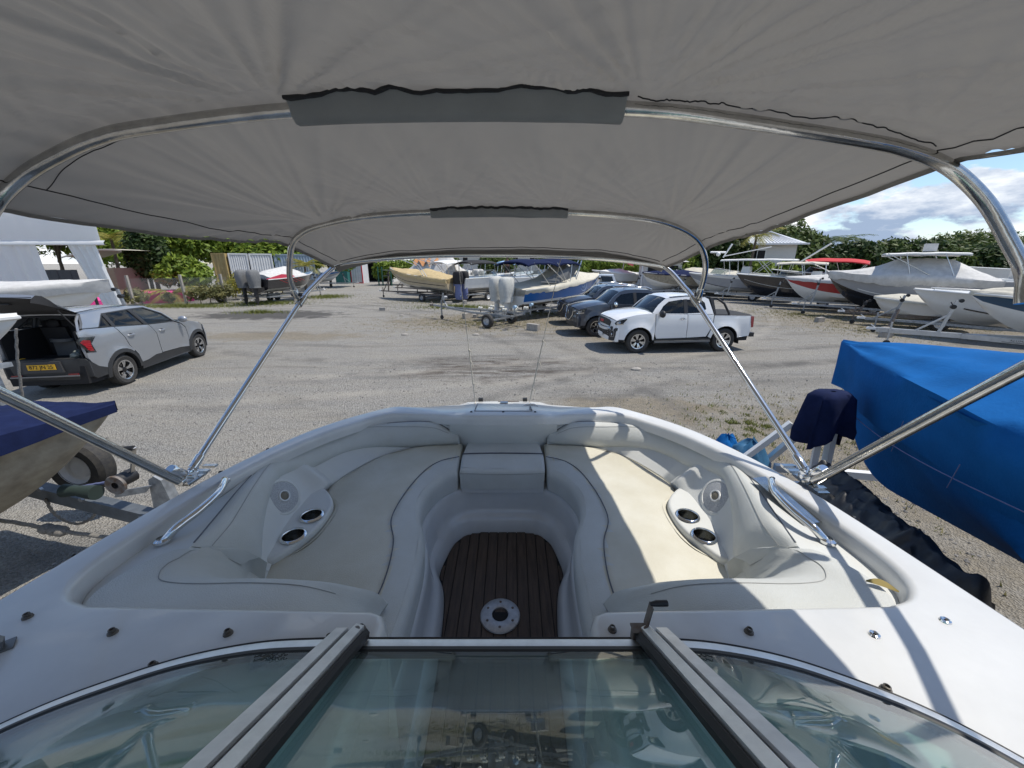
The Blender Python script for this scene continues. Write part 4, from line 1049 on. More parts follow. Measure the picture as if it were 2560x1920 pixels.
class Car:
    def __init__(s, root, hw, tumble, axles, wheel_r, arch_r, paint, flare=0.025):
        s.root = root; s.hw = hw; s.tb = tumble; s.ax = axles; s.wr = wheel_r; s.ar = arch_r; s.paint = paint; s.fl = flare
    def Y(s, x, z, off=0.0):
        y = interp(x, *s.hw) * interp(z, *s.tb)
        for a in s.ax:
            r = math.hypot(x - a, z - s.wr)
            y += s.fl * math.exp(-((r - s.ar) / 0.10) ** 2) * (1 if z < 1.1 else 0)
        return y + off
    def side(s, name, poly, m_, off=0.0, step=0.09, holes=(), depth=0.03, sides=(1, -1), sub=0):
        """One panel of the flank on both sides, each its own part, edges turned inwards."""
        out = []
        P = [(p[0], p[1]) for p in (resample([(a, b, 0) for a, b in poly], sub, True) if sub else poly)]
        for sg in sides:
            mb = MB()
            mb.fill([P, *holes], lambda a, b: (a, sg * s.Y(a, b, off), b), step, skirt=(lambda a, b: (a, sg * s.Y(a, b, off - depth), b)) if depth else None)
            out.append(mb.build(name, m_, s.root, 35))
        return out
    def arch(s, cx, r, a0, a1, n=12): return [(cx + r * math.cos(a), s.wr + r * math.sin(a)) for a in np.linspace(a0, a1, n)]
    def skin(s, name, xs, zf, m_, crown=0.03, inset=0.0, ny=14, wf=None, thick=0.0):
        """Top panel spanning from flank to flank."""
        mb = MB(); rg = []
        for x in xs:
            z = zf(x); w = (wf(x) if wf else s.Y(x, z)) - inset
            row = [Vector((x, w * q, z + crown * (1 - abs(q) ** 2.4))) for q in np.linspace(-1, 1, ny)]
            if thick: row = [row[0] - Vector((0, 0, thick))] + row + [row[-1] - Vector((0, 0, thick))]
            rg.append(row)
        if thick:
            rg = [[v - Vector((0, 0, thick)) for v in rg[0]]] + rg + [[v - Vector((0, 0, thick)) for v in rg[-1]]]
        mb.loft(rg); return mb.build(name, m_, s.root, 40)
    def face(s, name, poly, xf, m_, step=0.07, depth=0.04, back=1, both=False):
        """Panel of the nose or tail: polygon in (y, z), xf(y, z) gives x."""
        o = None
        for sg in ((1, -1) if both else (1,)):
            mb = MB()
            mb.fill([poly], lambda a, b: (xf(a, b), a * sg, b), step, skirt=(lambda a, b: (xf(a, b) - back * depth, a * sg, b)) if depth else None)
            o = mb.build(name, m_, s.root, 35)
        return o
    def wheel(s, x, y, sg, spokes, rim_r, twin=True, w=0.215):
        r = s.wr
        mb = MB()
        prof = [(rim_r, -w * 0.42), (r - 0.05, -w / 2), (r - 0.012, -w * 0.42), (r, -w * 0.3), (r, w * 0.3), (r - 0.012, w * 0.42), (r - 0.05, w / 2), (rim_r, w * 0.42)]
        mb.lathe(prof, (0, 0, 0), 'y', 40)
        for k in range(40):                                   # tread blocks
            a = k * PI / 20
            mb.box((r * math.cos(a) * 1.004, (-1) ** k * w * 0.14, r * math.sin(a) * 1.004), (0.012, w * 0.26, 0.03), Matrix.Rotation(-a, 3, 'Y'))
        wo = mb.build('wheel', rubber, s.root, 30); wo.location = (x, y, r)
        mb = MB(); mb.lathe([(rim_r + 0.006, sg * w * 0.40), (rim_r + 0.004, sg * w * 0.45), (rim_r - 0.02, sg * w * 0.42), (rim_r - 0.03, sg * w * 0.2), (rim_r * 0.96, -sg * w * 0.3)], (0, 0, 0), 'y', 40); mb.build('rim', rim_m, wo, 40)
        mb = MB(); mb.lathe([(0.0, -sg * w * 0.05), (rim_r * 0.97, -sg * w * 0.05)], (0, 0, 0), 'y', 30)
        mb.lathe([(0, sg * w * 0.05), (rim_r * 0.52, sg * w * 0.05)], (0, 0, 0), 'y', 24); mb.build('brake_disc', rim_d, wo, 30)
        for k in range(spokes):
            a0 = 2 * PI * k / spokes + 0.3
            mb = MB()
            for da in ((-0.13, 0.13) if twin else (0,)):
                a = a0 + da * (1.2 if twin else 1); wi = 0.016 if twin else 0.03
                t = Vector((math.cos(a), 0, math.sin(a))); q = Vector((-math.sin(a), 0, math.cos(a))); n = Vector((0, sg, 0))
                hub = Vector((math.cos(a0), 0, math.sin(a0))) * 0.055
                rg = []
                for rr_, ww, dd in ((0, wi * 1.2, 0.30), (0.5, wi * 1.1, 0.40), (1, wi * 1.7, 0.41)):
                    c = hub.lerp(t * (rim_r - 0.012), rr_) + n * (w * dd)
                    rg.append([c - q * ww - n * 0.03, c - q * ww, c + q * ww, c + q * ww - n * 0.03])
                mb.loft(rg, ring_closed=True, cap=True)
            mb.build('spoke', rim_m, wo, 25)
        mb = MB(); mb.lathe([(0, sg * w * 0.36), (0.03, sg * w * 0.36), (0.07, sg * w * 0.30), (0.075, sg * w * 0.1)], (0, 0, 0), 'y', 18); mb.build('hub_cap', rim_d, wo, 40)
    def mirror(s, x, z, m_, size=(0.10, 0.20, 0.15)):
        for sg in (1, -1):
            y = s.Y(x, z)
            mb = MB(); mb.sphere((x, sg * (y + 0.14), z), 1.0, 14, 9, squash=(size[0] / 1.6, size[1] / 1.7, size[2] / 1.7))
            mb.bar((x - 0.01, sg * (y - 0.02), z - 0.03), (x, sg * (y + 0.08), z - 0.02), 0.05, 0.04)
            o = mb.build('side_mirror', m_, s.root, 50)
            mb = MB(); mb.lathe([(0, 0), (0.8, 0), (1, 0.1)], (x - size[0] * 0.46, sg * (y + 0.14), z), 'x', 14); mb.v = [(v[0], sg * (y + 0.14) + (v[1] - sg * (y + 0.14)) * size[1] / 2.4, z + (v[2] - z) * size[2] / 2.3) for v in mb.v]; mb.build('mirror_glass', lamp_clear, o, 30)
    def handle(s, x, z, m_, L=0.2):
        for sg in (1, -1):
            y = s.Y(x, z)
            mb = MB(); mb.tube([(x + L / 2, sg * (y - 0.005), z), (x + L / 2 - 0.02, sg * (y + 0.03), z), (x, sg * (y + 0.038), z), (x - L / 2 + 0.02, sg * (y + 0.03), z), (x - L / 2, sg * (y - 0.005), z)], 0.014, 8); mb.build('door_handle', m_, s.root, 50)
            mb = MB(); mb.sphere((x, sg * (y - 0.004), z), 1, 10, 6, squash=(0.07, 0.008, 0.035)); mb.build('handle_recess', clad, s.root, 50)
    def core(s, xs, zt, zb=0.3, cabin=None, ins=0.05):
        """Dark shell behind the panels: wheel wells, door frames, floor."""
        mb = MB(); rg = []
        for x in xs:
            z1 = zt(x)
            near = min(abs(x - a) for a in s.ax)
            z0 = zb if near > s.ar * 0.98 else s.wr + math.sqrt(max(0, s.ar ** 2 - near ** 2)) * 0.99
            ys_ = s.Y(x, z1, -ins - 0.0)
            zz = (z0, (z0 + z1) / 2, z1)
            ring = [Vector((x, s.Y(x, z, -ins), z)) for z in zz] + [Vector((x, -s.Y(x, z, -ins), z)) for z in reversed(zz)]
            rg.append(ring)
        mb.loft(rg, ring_closed=True, cap=True); mb.build('underbody', darkint, s.root, 0)
        for a in s.ax:
            mb = MB(); mb.box((a, 0, s.wr), (0.12, 2 * s.Y(a, 0.5) - 0.5, 0.12)); mb.build('axle', darkint, s.root, 0)
    def seats(s, rows):
        for x, ys__ in rows:
            for y in ys__:
                mb = MB(); mb.box((x, y, 0.80), (0.5, 0.5, 0.2)); mb.box((x - 0.26, y, 1.08), (0.14, 0.48, 0.62), Matrix.Rotation(-0.2, 3, 'Y')); mb.sphere((x - 0.34, y, 1.46), 0.12, 10, 7, squash=(0.5, 1.1, 0.9)); mb.build('seat', seat_dk, s.root, 40)
        x, y = rows[0][0] + 0.55, rows[0][1][0]
        mb = MB(); mb.tube([(x + 0.06 * math.sin(a), y + 0.18 * math.cos(a), 1.10 + 0.17 * math.sin(a)) for a in np.linspace(0, 2 * PI, 24, endpoint=False)], 0.016, 6, closed=True); mb.bar((x, y - 0.17, 1.1), (x, y + 0.17, 1.1), 0.03); mb.build('steering_wheel', blackp, s.root, 40)
        mb = MB(); mb.box((x + 0.34, 0, 1.02), (0.5, 1.35, 0.22)); mb.build('dashboard', darkint, s.root, 0)

# ---- silver estate car, tailgate up
A0, B0 = Vector((-9.042, 8.536, 0)), Vector((-9.502, 11.396, 0))
fwd = (B0 - A0).normalized(); hd = math.atan2(fwd.y, fwd.x)
left = Vector((-fwd.y, fwd.x, 0))
WB = 2.85
org = A0 + fwd * (0.22 + WB) + left * 0.86
suv = thing('parked_car', 'silver family car with its tailgate raised and a yellow rear plate', 'car', org, hd)
c = Car(suv, ([-3.75, -3.55, -3.2, -2.6, 0.0, 0.35, 0.55], [0.75, 0.81, 0.835, 0.845, 0.845, 0.80, 0.72]), ([0.2, 0.45, 0.8, 1.05, 1.3, 1.5, 1.72], [0.965, 0.99, 1.0, 0.99, 0.955, 0.87, 0.745]), (0.0, -WB), 0.352, 0.43, paint_silver, 0.03)
def X(s_): return s_ - 3.07
def XP(L): return [(X(a), b) for a, b in L]
belt = [(-0.40, 1.42), (0.29, 1.36), (1.28, 1.255), (2.24, 1.195)]
# lower panels
fa = c.arch(0, 0.43, PI, 0.05)
ra = c.arch(-WB, 0.43, PI * 0.98, 0.02)
c.side('front_fender', XP([(2.60, 0.40), (2.66, 0.69), (2.64, 0.98), (2.50, 1.12), (2.30, 1.185), (2.6, 1.16), (3.0, 1.10), (3.3, 1.03), (3.5, 0.95), (3.57, 0.86), (3.58, 0.66), (3.53, 0.55)]) + [p for p in reversed(c.arch(0, 0.43, PI * 0.99, 0.18))], paint_silver)
c.side('front_door', XP([(1.315, 1.245), (2.235, 1.19), (2.48, 1.10), (2.62, 0.97), (2.645, 0.69), (2.585, 0.43), (2.24, 0.47), (1.5, 0.49), (1.485, 0.7), (1.48, 1.0), (1.40, 1.15)]), paint_silver)
c.side('rear_door', XP([(0.31, 1.345), (1.295, 1.247), (1.385, 1.15), (1.462, 1.0), (1.467, 0.7), (1.48, 0.48), (1.25, 0.47), (0.98, 0.41), (0.76, 0.40), (0.70, 0.62), (0.52, 0.88), (0.47, 1.08), (0.38, 1.25)]), paint_silver)
c.side('rear_quarter', XP([(-0.41, 1.405), (0.29, 1.348), (0.36, 1.25), (0.45, 1.08), (0.50, 0.88), (0.62, 0.74)]) + [p for p in reversed(c.arch(-WB, 0.44, PI * 0.86, 0.85))] + XP([(-0.24, 0.52), (-0.40, 0.60), (-0.52, 0.72), (-0.56, 0.82), (-0.55, 0.92), (-0.50, 0.93), (-0.38, 0.91), (-0.41, 1.10), (-0.26, 1.225), (-0.56, 1.255), (-0.55, 1.36)]), paint_silver)
# cabin frame with window openings
w_q = XP([(-0.03, 1.405), (0.24, 1.63), (0.27, 1.375)]); w_r = XP([(0.36, 1.37), (0.345, 1.645), (0.99, 1.65), (1.17, 1.285)]); w_f = XP([(1.30, 1.27), (1.12, 1.655), (1.50, 1.645), (1.93, 1.45), (2.20, 1.225)])
frame = XP([(-0.42, 1.42), (-0.33, 1.52), (-0.22, 1.705), (0.3, 1.735), (1.1, 1.735), (1.55, 1.70), (1.98, 1.485), (2.32, 1.21), (2.24, 1.198), (1.305, 1.258), (0.30, 1.355)])
pil = c.side('cabin_frame', frame, paint_silver, -0.004, 0.12, holes=[w_q, w_r, w_f], depth=0.05)
c.side('window_trim', XP([(-0.42, 1.43), (-0.06, 1.398), (0.25, 1.665), (1.05, 1.68), (1.52, 1.672), (1.98, 1.46), (2.27, 1.205), (1.305, 1.256), (0.29, 1.352)]), clad, 0.001, 0.12, holes=[w_q, w_r, w_f], depth=0.02)
privacy = glass('privacy_glass', (0.05, 0.055, 0.06), 0.05)
for nme, w, gl_ in (('quarter_window', w_q, privacy), ('rear_window', w_r, privacy), ('front_window', w_f, carglass)): c.side(nme, w, gl_, -0.015, 0.15, depth=0.0)
roof_z = lambda x: interp(x, [X(-0.22), X(0.3), X(1.1), X(1.55)], [1.708, 1.738, 1.738, 1.70])
c.skin('roof', [X(v) for v in (-0.22, 0.0, 0.3, 0.7, 1.1, 1.4, 1.55)], roof_z, paint_silver, 0.04)
for sg in (1, -1):
    mb = MB(); mb.tube([(X(v), sg * (c.Y(X(v), 1.72) - 0.10), roof_z(X(v)) + 0.026) for v in (-0.2, 0.3, 0.8, 1.3, 1.52)], 0.008, 6); mb.build('roof_groove', clad, suv, 40)
mb = MB(); rg = []
for t in np.linspace(0, 1, 8):
    x = lerp(X(1.55), X(2.38), t); z = lerp(1.70, 1.195, t); w = c.Y(x, z) - 0.01
    rg.append([Vector((x + 0.10 * (1 - q * q) * (0.4 + t), w * q, z + 0.035 * (1 - q * q))) for q in np.linspace(-1, 1, 10)])
mb.loft(rg); mb.build('windscreen', carglass_c, suv, 60)
c.skin('bonnet', [X(v) for v in (2.42, 2.6, 2.9, 3.2, 3.42, 3.55)], lambda x: interp(x, [X(2.3), X(2.6), X(3.0), X(3.3), X(3.5), X(3.57)], [1.185, 1.16, 1.10, 1.03, 0.95, 0.87]), paint_silver, 0.075)
xfn = lambda y, z: 0.64 - 0.16 * abs(y / 0.85) ** 3 - 0.06 * abs(z - 0.6)
c.face('front_bumper', [(-0.78, 0.25), (0.78, 0.25), (0.8, 0.62), (0.76, 0.93), (-0.76, 0.93), (-0.8, 0.62)], xfn, paint_silver)
c.face('grille', [(-0.5, 0.55), (0.5, 0.55), (0.55, 0.84), (-0.55, 0.84)], lambda y, z: xfn(y, z) + 0.012, clad)
c.face('headlight', [(0.57, 0.68), (0.76, 0.70), (0.75, 0.82), (0.58, 0.84)], lambda y, z: xfn(y, z) + 0.014, lamp_clear, both=True)
# cladding: arches, sills
for cx in (0.0, -WB):
    c.side('arch_cladding', c.arch(cx, 0.50, PI * 1.04, -0.06 if cx else 0.02, 16) + list(reversed(c.arch(cx, 0.415, PI * 1.04, -0.06 if cx else 0.02, 16))), clad, 0.012, 0.0, depth=0.06)
c.side('sill_cladding', XP([(0.72, 0.24), (0.73, 0.41), (0.97, 0.42), (1.26, 0.485), (2.24, 0.455), (2.60, 0.42), (2.58, 0.27)]), clad, 0.004, 0.1)
c.core([X(v) for v in (-0.62, -0.5, -0.3, -0.2, -0.1, 0, 0.1, 0.3, 0.5, 0.64, 0.66, 1.2, 2.0, 2.62, 2.64, 2.8, 2.95, 3.1, 3.3, 3.48, 3.52)], lambda x: 0.66 if x < X(0.5) else (0.8 if x < X(2.4) else 1.0), 0.27)
c.seats([(X(1.5), (0.36, -0.36)), (X(0.62), (0.36, -0.36))])
for cx in (0.0, -WB):
    for sg in (1, -1): c.wheel(cx, sg * 0.735, sg, 5, 0.225)
c.mirror(X(2.40), 1.235, paint_silver); c.handle(X(0.64), 1.105, paint_silver); c.handle(X(1.68), 1.055, paint_silver)
# tail: bumper, plate, lamps, boot
xr = lambda y, z: X(-0.66) + 0.10 * abs(y / 0.85) ** 3 + 0.04 * abs(z - 0.66)
c.face('rear_bumper', [(-0.79, 0.42), (-0.6, 0.36), (0.6, 0.36), (0.79, 0.42), (0.79, 0.72), (0.74, 0.80), (0.62, 0.815), (-0.62, 0.815), (-0.74, 0.80), (-0.79, 0.72)], xr, clad, back=-1, depth=0.14)
c.side('bumper_wing', XP([(-0.58, 0.42), (-0.58, 0.76), (-0.54, 0.72), (-0.40, 0.60), (-0.22, 0.52), (-0.26, 0.38), (-0.5, 0.36)]), clad, 0.006, 0.1)
c.face('number_plate_recess', [(-0.36, 0.55), (0.36, 0.55), (0.33, 0.79), (-0.33, 0.79)], lambda y, z: X(-0.685), mat('recess_grey', (0.05, 0.05, 0.053), 0.5), back=-1)
mb = MB(); mb.box((X(-0.695), 0, 0.675), (0.008, 0.50, 0.112)); pl = mb.build('number_plate', plate_y, suv, 0)
text_mesh('872 JN 25', 0.105, 'plate_lettering', blackp, pl, Matrix.Translation((X(-0.701), 0.0, 0.675)) @ Matrix.Rotation(-PI / 2, 4, 'Z') @ Matrix.Rotation(PI / 2, 4, 'X'), 1.0)
for sg in (1, -1):
    mb = MB(); mb.bar((X(-0.67), sg * 0.6, 0.50), (X(-0.67), sg * 0.42, 0.5), 0.02, 0.03); mb.build('reflector', lamp_red, suv, 0)
mb = MB(); mb.bar((X(-0.685), -0.62, 0.47), (X(-0.685), 0.62, 0.47), 0.02, 0.025); mb.build('bumper_strip', mat('satin_strip', (0.25, 0.25, 0.26), 0.4, 0.6), suv, 0)
for o in c.side('tail_lamp_housing', XP([(-0.64, 1.17), (-0.56, 1.262), (-0.26, 1.23), (-0.41, 1.10), (-0.37, 0.905), (-0.52, 0.93)]), lamp_dark, 0.010, 0.1): pass
for o in c.side('tail_lamp', XP([(-0.61, 1.15), (-0.54, 1.20), (-0.42, 1.17), (-0.44, 1.06), (-0.42, 0.94), (-0.50, 0.955), (-0.55, 1.06)]), lamp_red, 0.019, 0.1, depth=0.012): pass
for k in range(4): c.side('lamp_bar', XP([(-0.57 + 0.01 * k, 1.12 - 0.04 * k), (-0.44, 1.105 - 0.04 * k), (-0.44, 1.095 - 0.04 * k), (-0.57 + 0.01 * k, 1.11 - 0.04 * k)]), mat('red_glow_bar', (0.5, 0.02, 0.03), 0.2) if k == 0 else MATS['red_glow_bar'], 0.021, 0.0, depth=0.004)
# frame round the boot opening: pale inner rim on both sides and across the roof edge
for sg in (1, -1):
    mb = MB(); mb2 = None; P_ = [(X(-0.53), 0.82), (X(-0.55), 1.0), (X(-0.53), 1.2), (X(-0.47), 1.40), (X(-0.36), 1.58), (X(-0.24), 1.685)]
    mb.loft([[Vector((x - 0.01, sg * c.Y(x, z, -0.015), z)), Vector((x - 0.03, sg * c.Y(x, z, -0.05), z)), Vector((x + 0.03, sg * c.Y(x, z, -0.085), z))] for x, z in P_]); mb.build('boot_rim', paint_silver, suv, 40)
    mb = MB(); mb.tube([(x + 0.02, sg * c.Y(x, z, -0.09), z) for x, z in P_], 0.012, 6); mb.build('boot_seal', blackp, suv, 50)
mb = MB(); mb.loft([[Vector((X(-0.22) + dx, q * 0.61, 1.715 + 0.03 * (1 - q * q) + dz)) for q in np.linspace(-1, 1, 9)] for dx, dz in ((0.0, 0.0), (-0.03, -0.02), (-0.02, -0.05), (0.03, -0.06))]); mb.build('roof_edge', paint_silver, suv, 50)
mb = MB(); mb.box((X(0.0), 0, 0.72), (1.15, 1.3, 0.03)); mb.box((X(0.35), 0, 1.12), (0.06, 1.24, 0.8)); mb.box((X(-0.05), 0.67, 1.05), (1.0, 0.03, 0.66)); mb.box((X(-0.05), -0.67, 1.05), (1.0, 0.03, 0.66)); mb.box((X(0.6), 0, 1.66), (1.7, 1.1, 0.03)); mb.build('boot_lining', darkint, suv, 0)
mb = MB(); mb.box((X(-0.55), 0, 0.80), (0.14, 1.3, 0.04)); mb.build('boot_sill', clad, suv, 0)
# raised tailgate
tg_a = R(17)
tgx = Vector((-math.cos(tg_a), 0, math.sin(tg_a))); tgz = Vector((math.sin(tg_a), 0, math.cos(tg_a)))
hp = Vector((X(-0.24), 0, 1.73))
mb = MB(); rg = []
pro = [(0.0, 0.02, 0.62), (0.3, 0.045, 0.68), (0.55, 0.07, 0.72), (0.72, 0.15, 0.74), (0.88, 0.20, 0.75), (0.98, 0.19, 0.73), (1.02, 0.12, 0.70)]
for r_, t, w in pro: rg.append([hp + tgx * (r_ + 0.06 * q * q * -1) + tgz * (t - 0.02 * q * q) + Vector((0, q * w * 0.93, 0)) for q in np.linspace(-1, 1, 11)])
mb.loft(rg); tgo = mb.build('tailgate', paint_silver, suv, 40)
mb = MB(); rg = []
for r_, t, w in ((0.0, 0.0, 0.61), (0.08, -0.03, 0.62), (0.5, -0.01, 0.68), (0.6, 0.04, 0.69), (0.85, 0.07, 0.70), (0.98, 0.09, 0.69), (1.02, 0.12, 0.70)): rg.append([hp + tgx * (r_ - 0.06 * q * q) + tgz * (t + 0.01 * q * q) + Vector((0, q * w * 0.93, 0)) for q in np.linspace(-1, 1, 11)])
mb.loft(rg)
for sg in (1, -1): mb.loft([[hp + tgx * (r_ - 0.06) + tgz * (t - 0.02) + Vector((0, sg * w * 0.93, 0)) for r_, t, w in pro], [hp + tgx * (r_ - 0.06) + tgz * (0.0 + 0.02 * r_) + Vector((0, sg * (w * 0.93 - 0.02), 0)) for r_, t, w in pro]])
mb.build('tailgate_lining', mat('lining_grey', (0.035, 0.035, 0.037), 0.7), tgo, 40)
mb = MB(); rg = [[hp + tgx * (r_ - 0.05 * q * q) + tgz * (t + 0.045) + Vector((0, q * w, 0)) for q in np.linspace(-1, 1, 9)] for r_, t, w in ((0.10, 0.03, 0.5), (0.5, 0.06, 0.58))]
mb.loft(rg); mb.build('rear_screen', carglass, tgo, 40)
mb = MB(); mb.box(hp + tgx * 0.78 + tgz * 0.035, (0.06, 0.3, 0.02), Matrix.Rotation(tg_a, 3, 'Y')); mb.build('grab_recess', blackp, tgo, 0)
for sg in (1, -1):
    mb = MB(); mb.tube([(X(-0.36), sg * 0.66, 1.30), tuple(hp + tgx * 0.45 + tgz * -0.02 + Vector((0, sg * 0.62, 0)))], 0.012, 8); mb.build('gas_strut', blackp, suv, 40)
# things inside the boot
gx = suv.location
def in_suv(v): return Matrix.Translation(org) @ Matrix.Rotation(hd, 4, 'Z') @ Vector(v)
mb = MB(); rg = []
for a in np.linspace(-1.2, 1.2, 12): rg.append([Vector((X(0.12) - 0.16 * math.cos(a), 0.0 + 0.24 * math.sin(a) + 0.12, 1.10 + dz)) for dz in (-0.02, 0.05)] + [Vector((X(0.13) - 0.11 * math.cos(a), 0.2 * math.sin(a) + 0.12, 1.10 + dz)) for dz in (0.05, -0.02)])
mb.loft(rg, ring_closed=True, cap=True); mb.box((X(0.2), 0.12, 0.92), (0.2, 0.42, 0.36))
tag(mb.xf(Matrix.Translation(org) @ Matrix.Rotation(hd, 4, 'Z')).build('child_seat', mat('pale_grey_plastic', (0.09, 0.095, 0.10), 0.5), None, 40), 'grey curved child seat shell standing in the open car boot', 'child seat')
mb = MB()
for k in range(7): mb.sphere((X(-0.35) + rng.uniform(-0.1, 0.1), -0.5 + rng.uniform(-0.1, 0.1), 0.80 + rng.uniform(0, 0.14)), rng.uniform(0.05, 0.1), 8, 6, squash=(1, 1.2, 0.7))
tag(mb.xf(Matrix.Translation(org) @ Matrix.Rotation(hd, 4, 'Z')).build('cloth_bag', mat('mottled_cloth', (0.30, 0.32, 0.28), 0.9, var=0.7, vscale=14), None, 40), 'mottled cloth bag lying at the right side of the open boot', 'bag')
mb = MB(); mb.box((X(-0.5), 0.48, 0.76), (0.14, 0.1, 0.05)); mb.box((X(-0.47), 0.5, 0.80), (0.08, 0.06, 0.05))
tag(mb.xf(Matrix.Translation(org) @ Matrix.Rotation(hd, 4, 'Z')).build('yellow_cloth', plate_y, None, 0), 'small yellow cloth lying at the left side of the open boot', 'cloth')

# ---- double-cab pickups
def pickup(root, paint, style):
    """style 'white': dark grille, roll bar and bed cover; style 'dark': chrome wing grille, roof rails."""
    WBp = 2.84
    c = Car(root, ([-3.86, -3.7, -3.2, 0.0, 0.45, 0.72, 0.90], [0.86, 0.885, 0.90, 0.915, 0.90, 0.83, 0.70]), ([0.3, 0.55, 0.85, 1.1, 1.25, 1.5, 1.80], [0.95, 0.985, 1.0, 0.985, 0.955, 0.86, 0.745]), (0.0, -WBp), 0.375, 0.46, paint, 0.045)
    S = lambda L: [(-a, b) for a, b in L]
    c.side('front_fender', S([(0.50, 0.42), (0.52, 0.8), (0.50, 1.235), (0.30, 1.245), (-0.1, 1.205), (-0.45, 1.13), (-0.70, 1.02), (-0.78, 0.92), (-0.80, 0.62), (-0.74, 0.44)]) + c.arch(0, 0.46, 0.12, PI * 0.97), paint)
    c.side('front_door', S([(0.525, 1.225), (1.54, 1.205), (1.565, 0.9), (1.575, 0.47), (0.60, 0.455), (0.53, 0.6), (0.535, 0.9)]), paint)
    c.side('rear_door', S([(1.56, 1.205), (2.415, 1.195), (2.40, 0.92), (2.33, 0.70), (2.24, 0.50), (1.595, 0.472), (1.585, 0.9)]), paint)
    bed = S([(2.45, 1.16), (3.68, 1.14), (3.72, 0.78), (3.70, 0.50), (3.34, 0.48)]) + c.arch(-WBp, 0.46, PI - 0.12 + PI * 0 if False else PI * 0.95, PI * 0.07)[::-1][::-1] + S([(2.30, 0.50), (2.36, 0.68), (2.425, 0.92)])
    bed = S([(2.45, 1.16), (3.68, 1.14), (3.72, 0.78), (3.70, 0.50), (3.33, 0.47)]) + [(x, z) for x, z in c.arch(-WBp, 0.46, PI * 0.95, 0.05 * PI)] + S([(2.30, 0.50), (2.36, 0.68), (2.425, 0.92)])
    c.side('bed_side', bed, paint)
    wf = S([(0.60, 1.245), (0.75, 1.46), (0.93, 1.595), (1.34, 1.655), (1.42, 1.645), (1.44, 1.23)]); wr_ = S([(1.55, 1.235), (1.53, 1.655), (2.0, 1.645), (2.12, 1.55), (2.16, 1.36), (2.02, 1.25)])
    fr = S([(0.40, 1.25), (0.62, 1.50), (0.86, 1.685), (1.10, 1.755), (1.5, 1.775), (2.05, 1.755), (2.25, 1.66), (2.40, 1.21), (1.5, 1.212), (0.53, 1.232)])
    c.side('cabin_frame', fr, paint, -0.003, 0.12, holes=[wf, wr_], depth=0.05)
    c.side('door_window', wf, carglass, -0.014, 0.15, depth=0); c.side('door_window', wr_, carglass, -0.014, 0.15, depth=0)
    c.side('door_pillar', S([(1.435, 1.235), (1.415, 1.66), (1.535, 1.665), (1.555, 1.235)]), blackp, 0.001, 0, depth=0.01)
    rz_ = lambda x: interp(-x, [0.86, 1.10, 1.5, 2.05, 2.25], [1.685, 1.755, 1.778, 1.758, 1.665])
    c.skin('roof', [-v for v in (0.86, 0.97, 1.10, 1.3, 1.5, 1.8, 2.05, 2.16, 2.25)], rz_, paint, 0.035)
    mb = MB(); rg = []
    for t in np.linspace(0, 1, 8):
        x = lerp(-0.86, -0.42, t); z = lerp(1.685, 1.27, t); w = c.Y(x, z) - 0.015
        rg.append([Vector((x + (0.04 + 0.22 * t) * (1 - q * q), w * q, z + 0.035 * (1 - t) * (1 - q * q))) for q in np.linspace(-1, 1, 12)])
    mb.loft(rg); mb.build('windscreen', carglass_c, root, 60)
    mb = MB(); mb.loft([[Vector((-2.25 - 0.03, q * c.Y(-2.25, 1.66), 1.655)), Vector((-2.38, q * c.Y(-2.38, 1.25), 1.20))] for q in np.linspace(-1, 1, 5)]); mb.build('cab_back', blackp, root, 0)
    hz = lambda x: interp(-x, [-0.74, -0.62, -0.45, -0.1, 0.3, 0.5], [1.005, 1.07, 1.13, 1.205, 1.245, 1.24])
    hx = [0.70, 0.62, 0.5, 0.3, 0.0, -0.2, -0.40]
    mb = MB(); rg = []
    for x in hx:
        z = hz(x); w = c.Y(x, z) - 0.006
        rg.append([Vector((x + 0.17 * (1 - abs(q) ** 2.2) * smooth01((x + 0.4) / 1.1) - 0.0, w * q, z + (0.085 + 0.01 * math.exp(-((abs(q) - 0.62) / 0.08) ** 2)) * (1 - abs(q) ** 2.6))) for q in np.linspace(-1, 1, 21)])
    mb.loft(rg); mb.build('bonnet', paint, root, 50)
    xf = lambda y, z: 0.90 - 0.20 * abs(y / 0.85) ** 2.6 - 0.05 * abs(z - 0.72) + (0.03 if z < 0.8 else 0)
    P = lambda L: L + [(-a, b) for a, b in reversed(L)]
    fb = P([(-0.84, 0.36), (-0.87, 0.62), (-0.84, 0.90), (-0.80, 1.02), (-0.50, 1.06), (-0.3, 1.085)])
    c.face('front_bumper', [(a, b) for a, b in fb], xf, paint, 0.06, 0.10)
    c.core([-3.70, -3.34, -3.3, -3.2, -3.0, -2.84, -2.6, -2.42, -2.38, -2.34, -1.5, -0.5, -0.46, -0.4, -0.2, 0, 0.2, 0.4, 0.47, 0.62, 0.68], lambda x: 1.05 if x < -2.3 else (0.85 if x < -0.55 else 1.02), 0.34)
    c.seats([(-1.15, (0.38, -0.38)), (-1.95, (0.38, -0.38))])
    for cx in (0.0, -WBp):
        for sg in (1, -1): c.wheel(cx, sg * 0.805, sg, 6, 0.235, True, 0.235)
        for sg in (1, -1):
            mb = MB(); mb.box((cx - 0.50, sg * 0.80, 0.42), (0.012, 0.22, 0.34), Matrix.Rotation(0.12, 3, 'Y')); mb.build('mud_flap', blackp, root, 0)
    c.handle(-1.40, 1.07, chrome if style == 'white' else paint); c.handle(-2.22, 1.08, chrome if style == 'white' else paint)
    c.mirror(-0.66, 1.24, blackp if style == 'white' else chrome, (0.13, 0.24, 0.19))
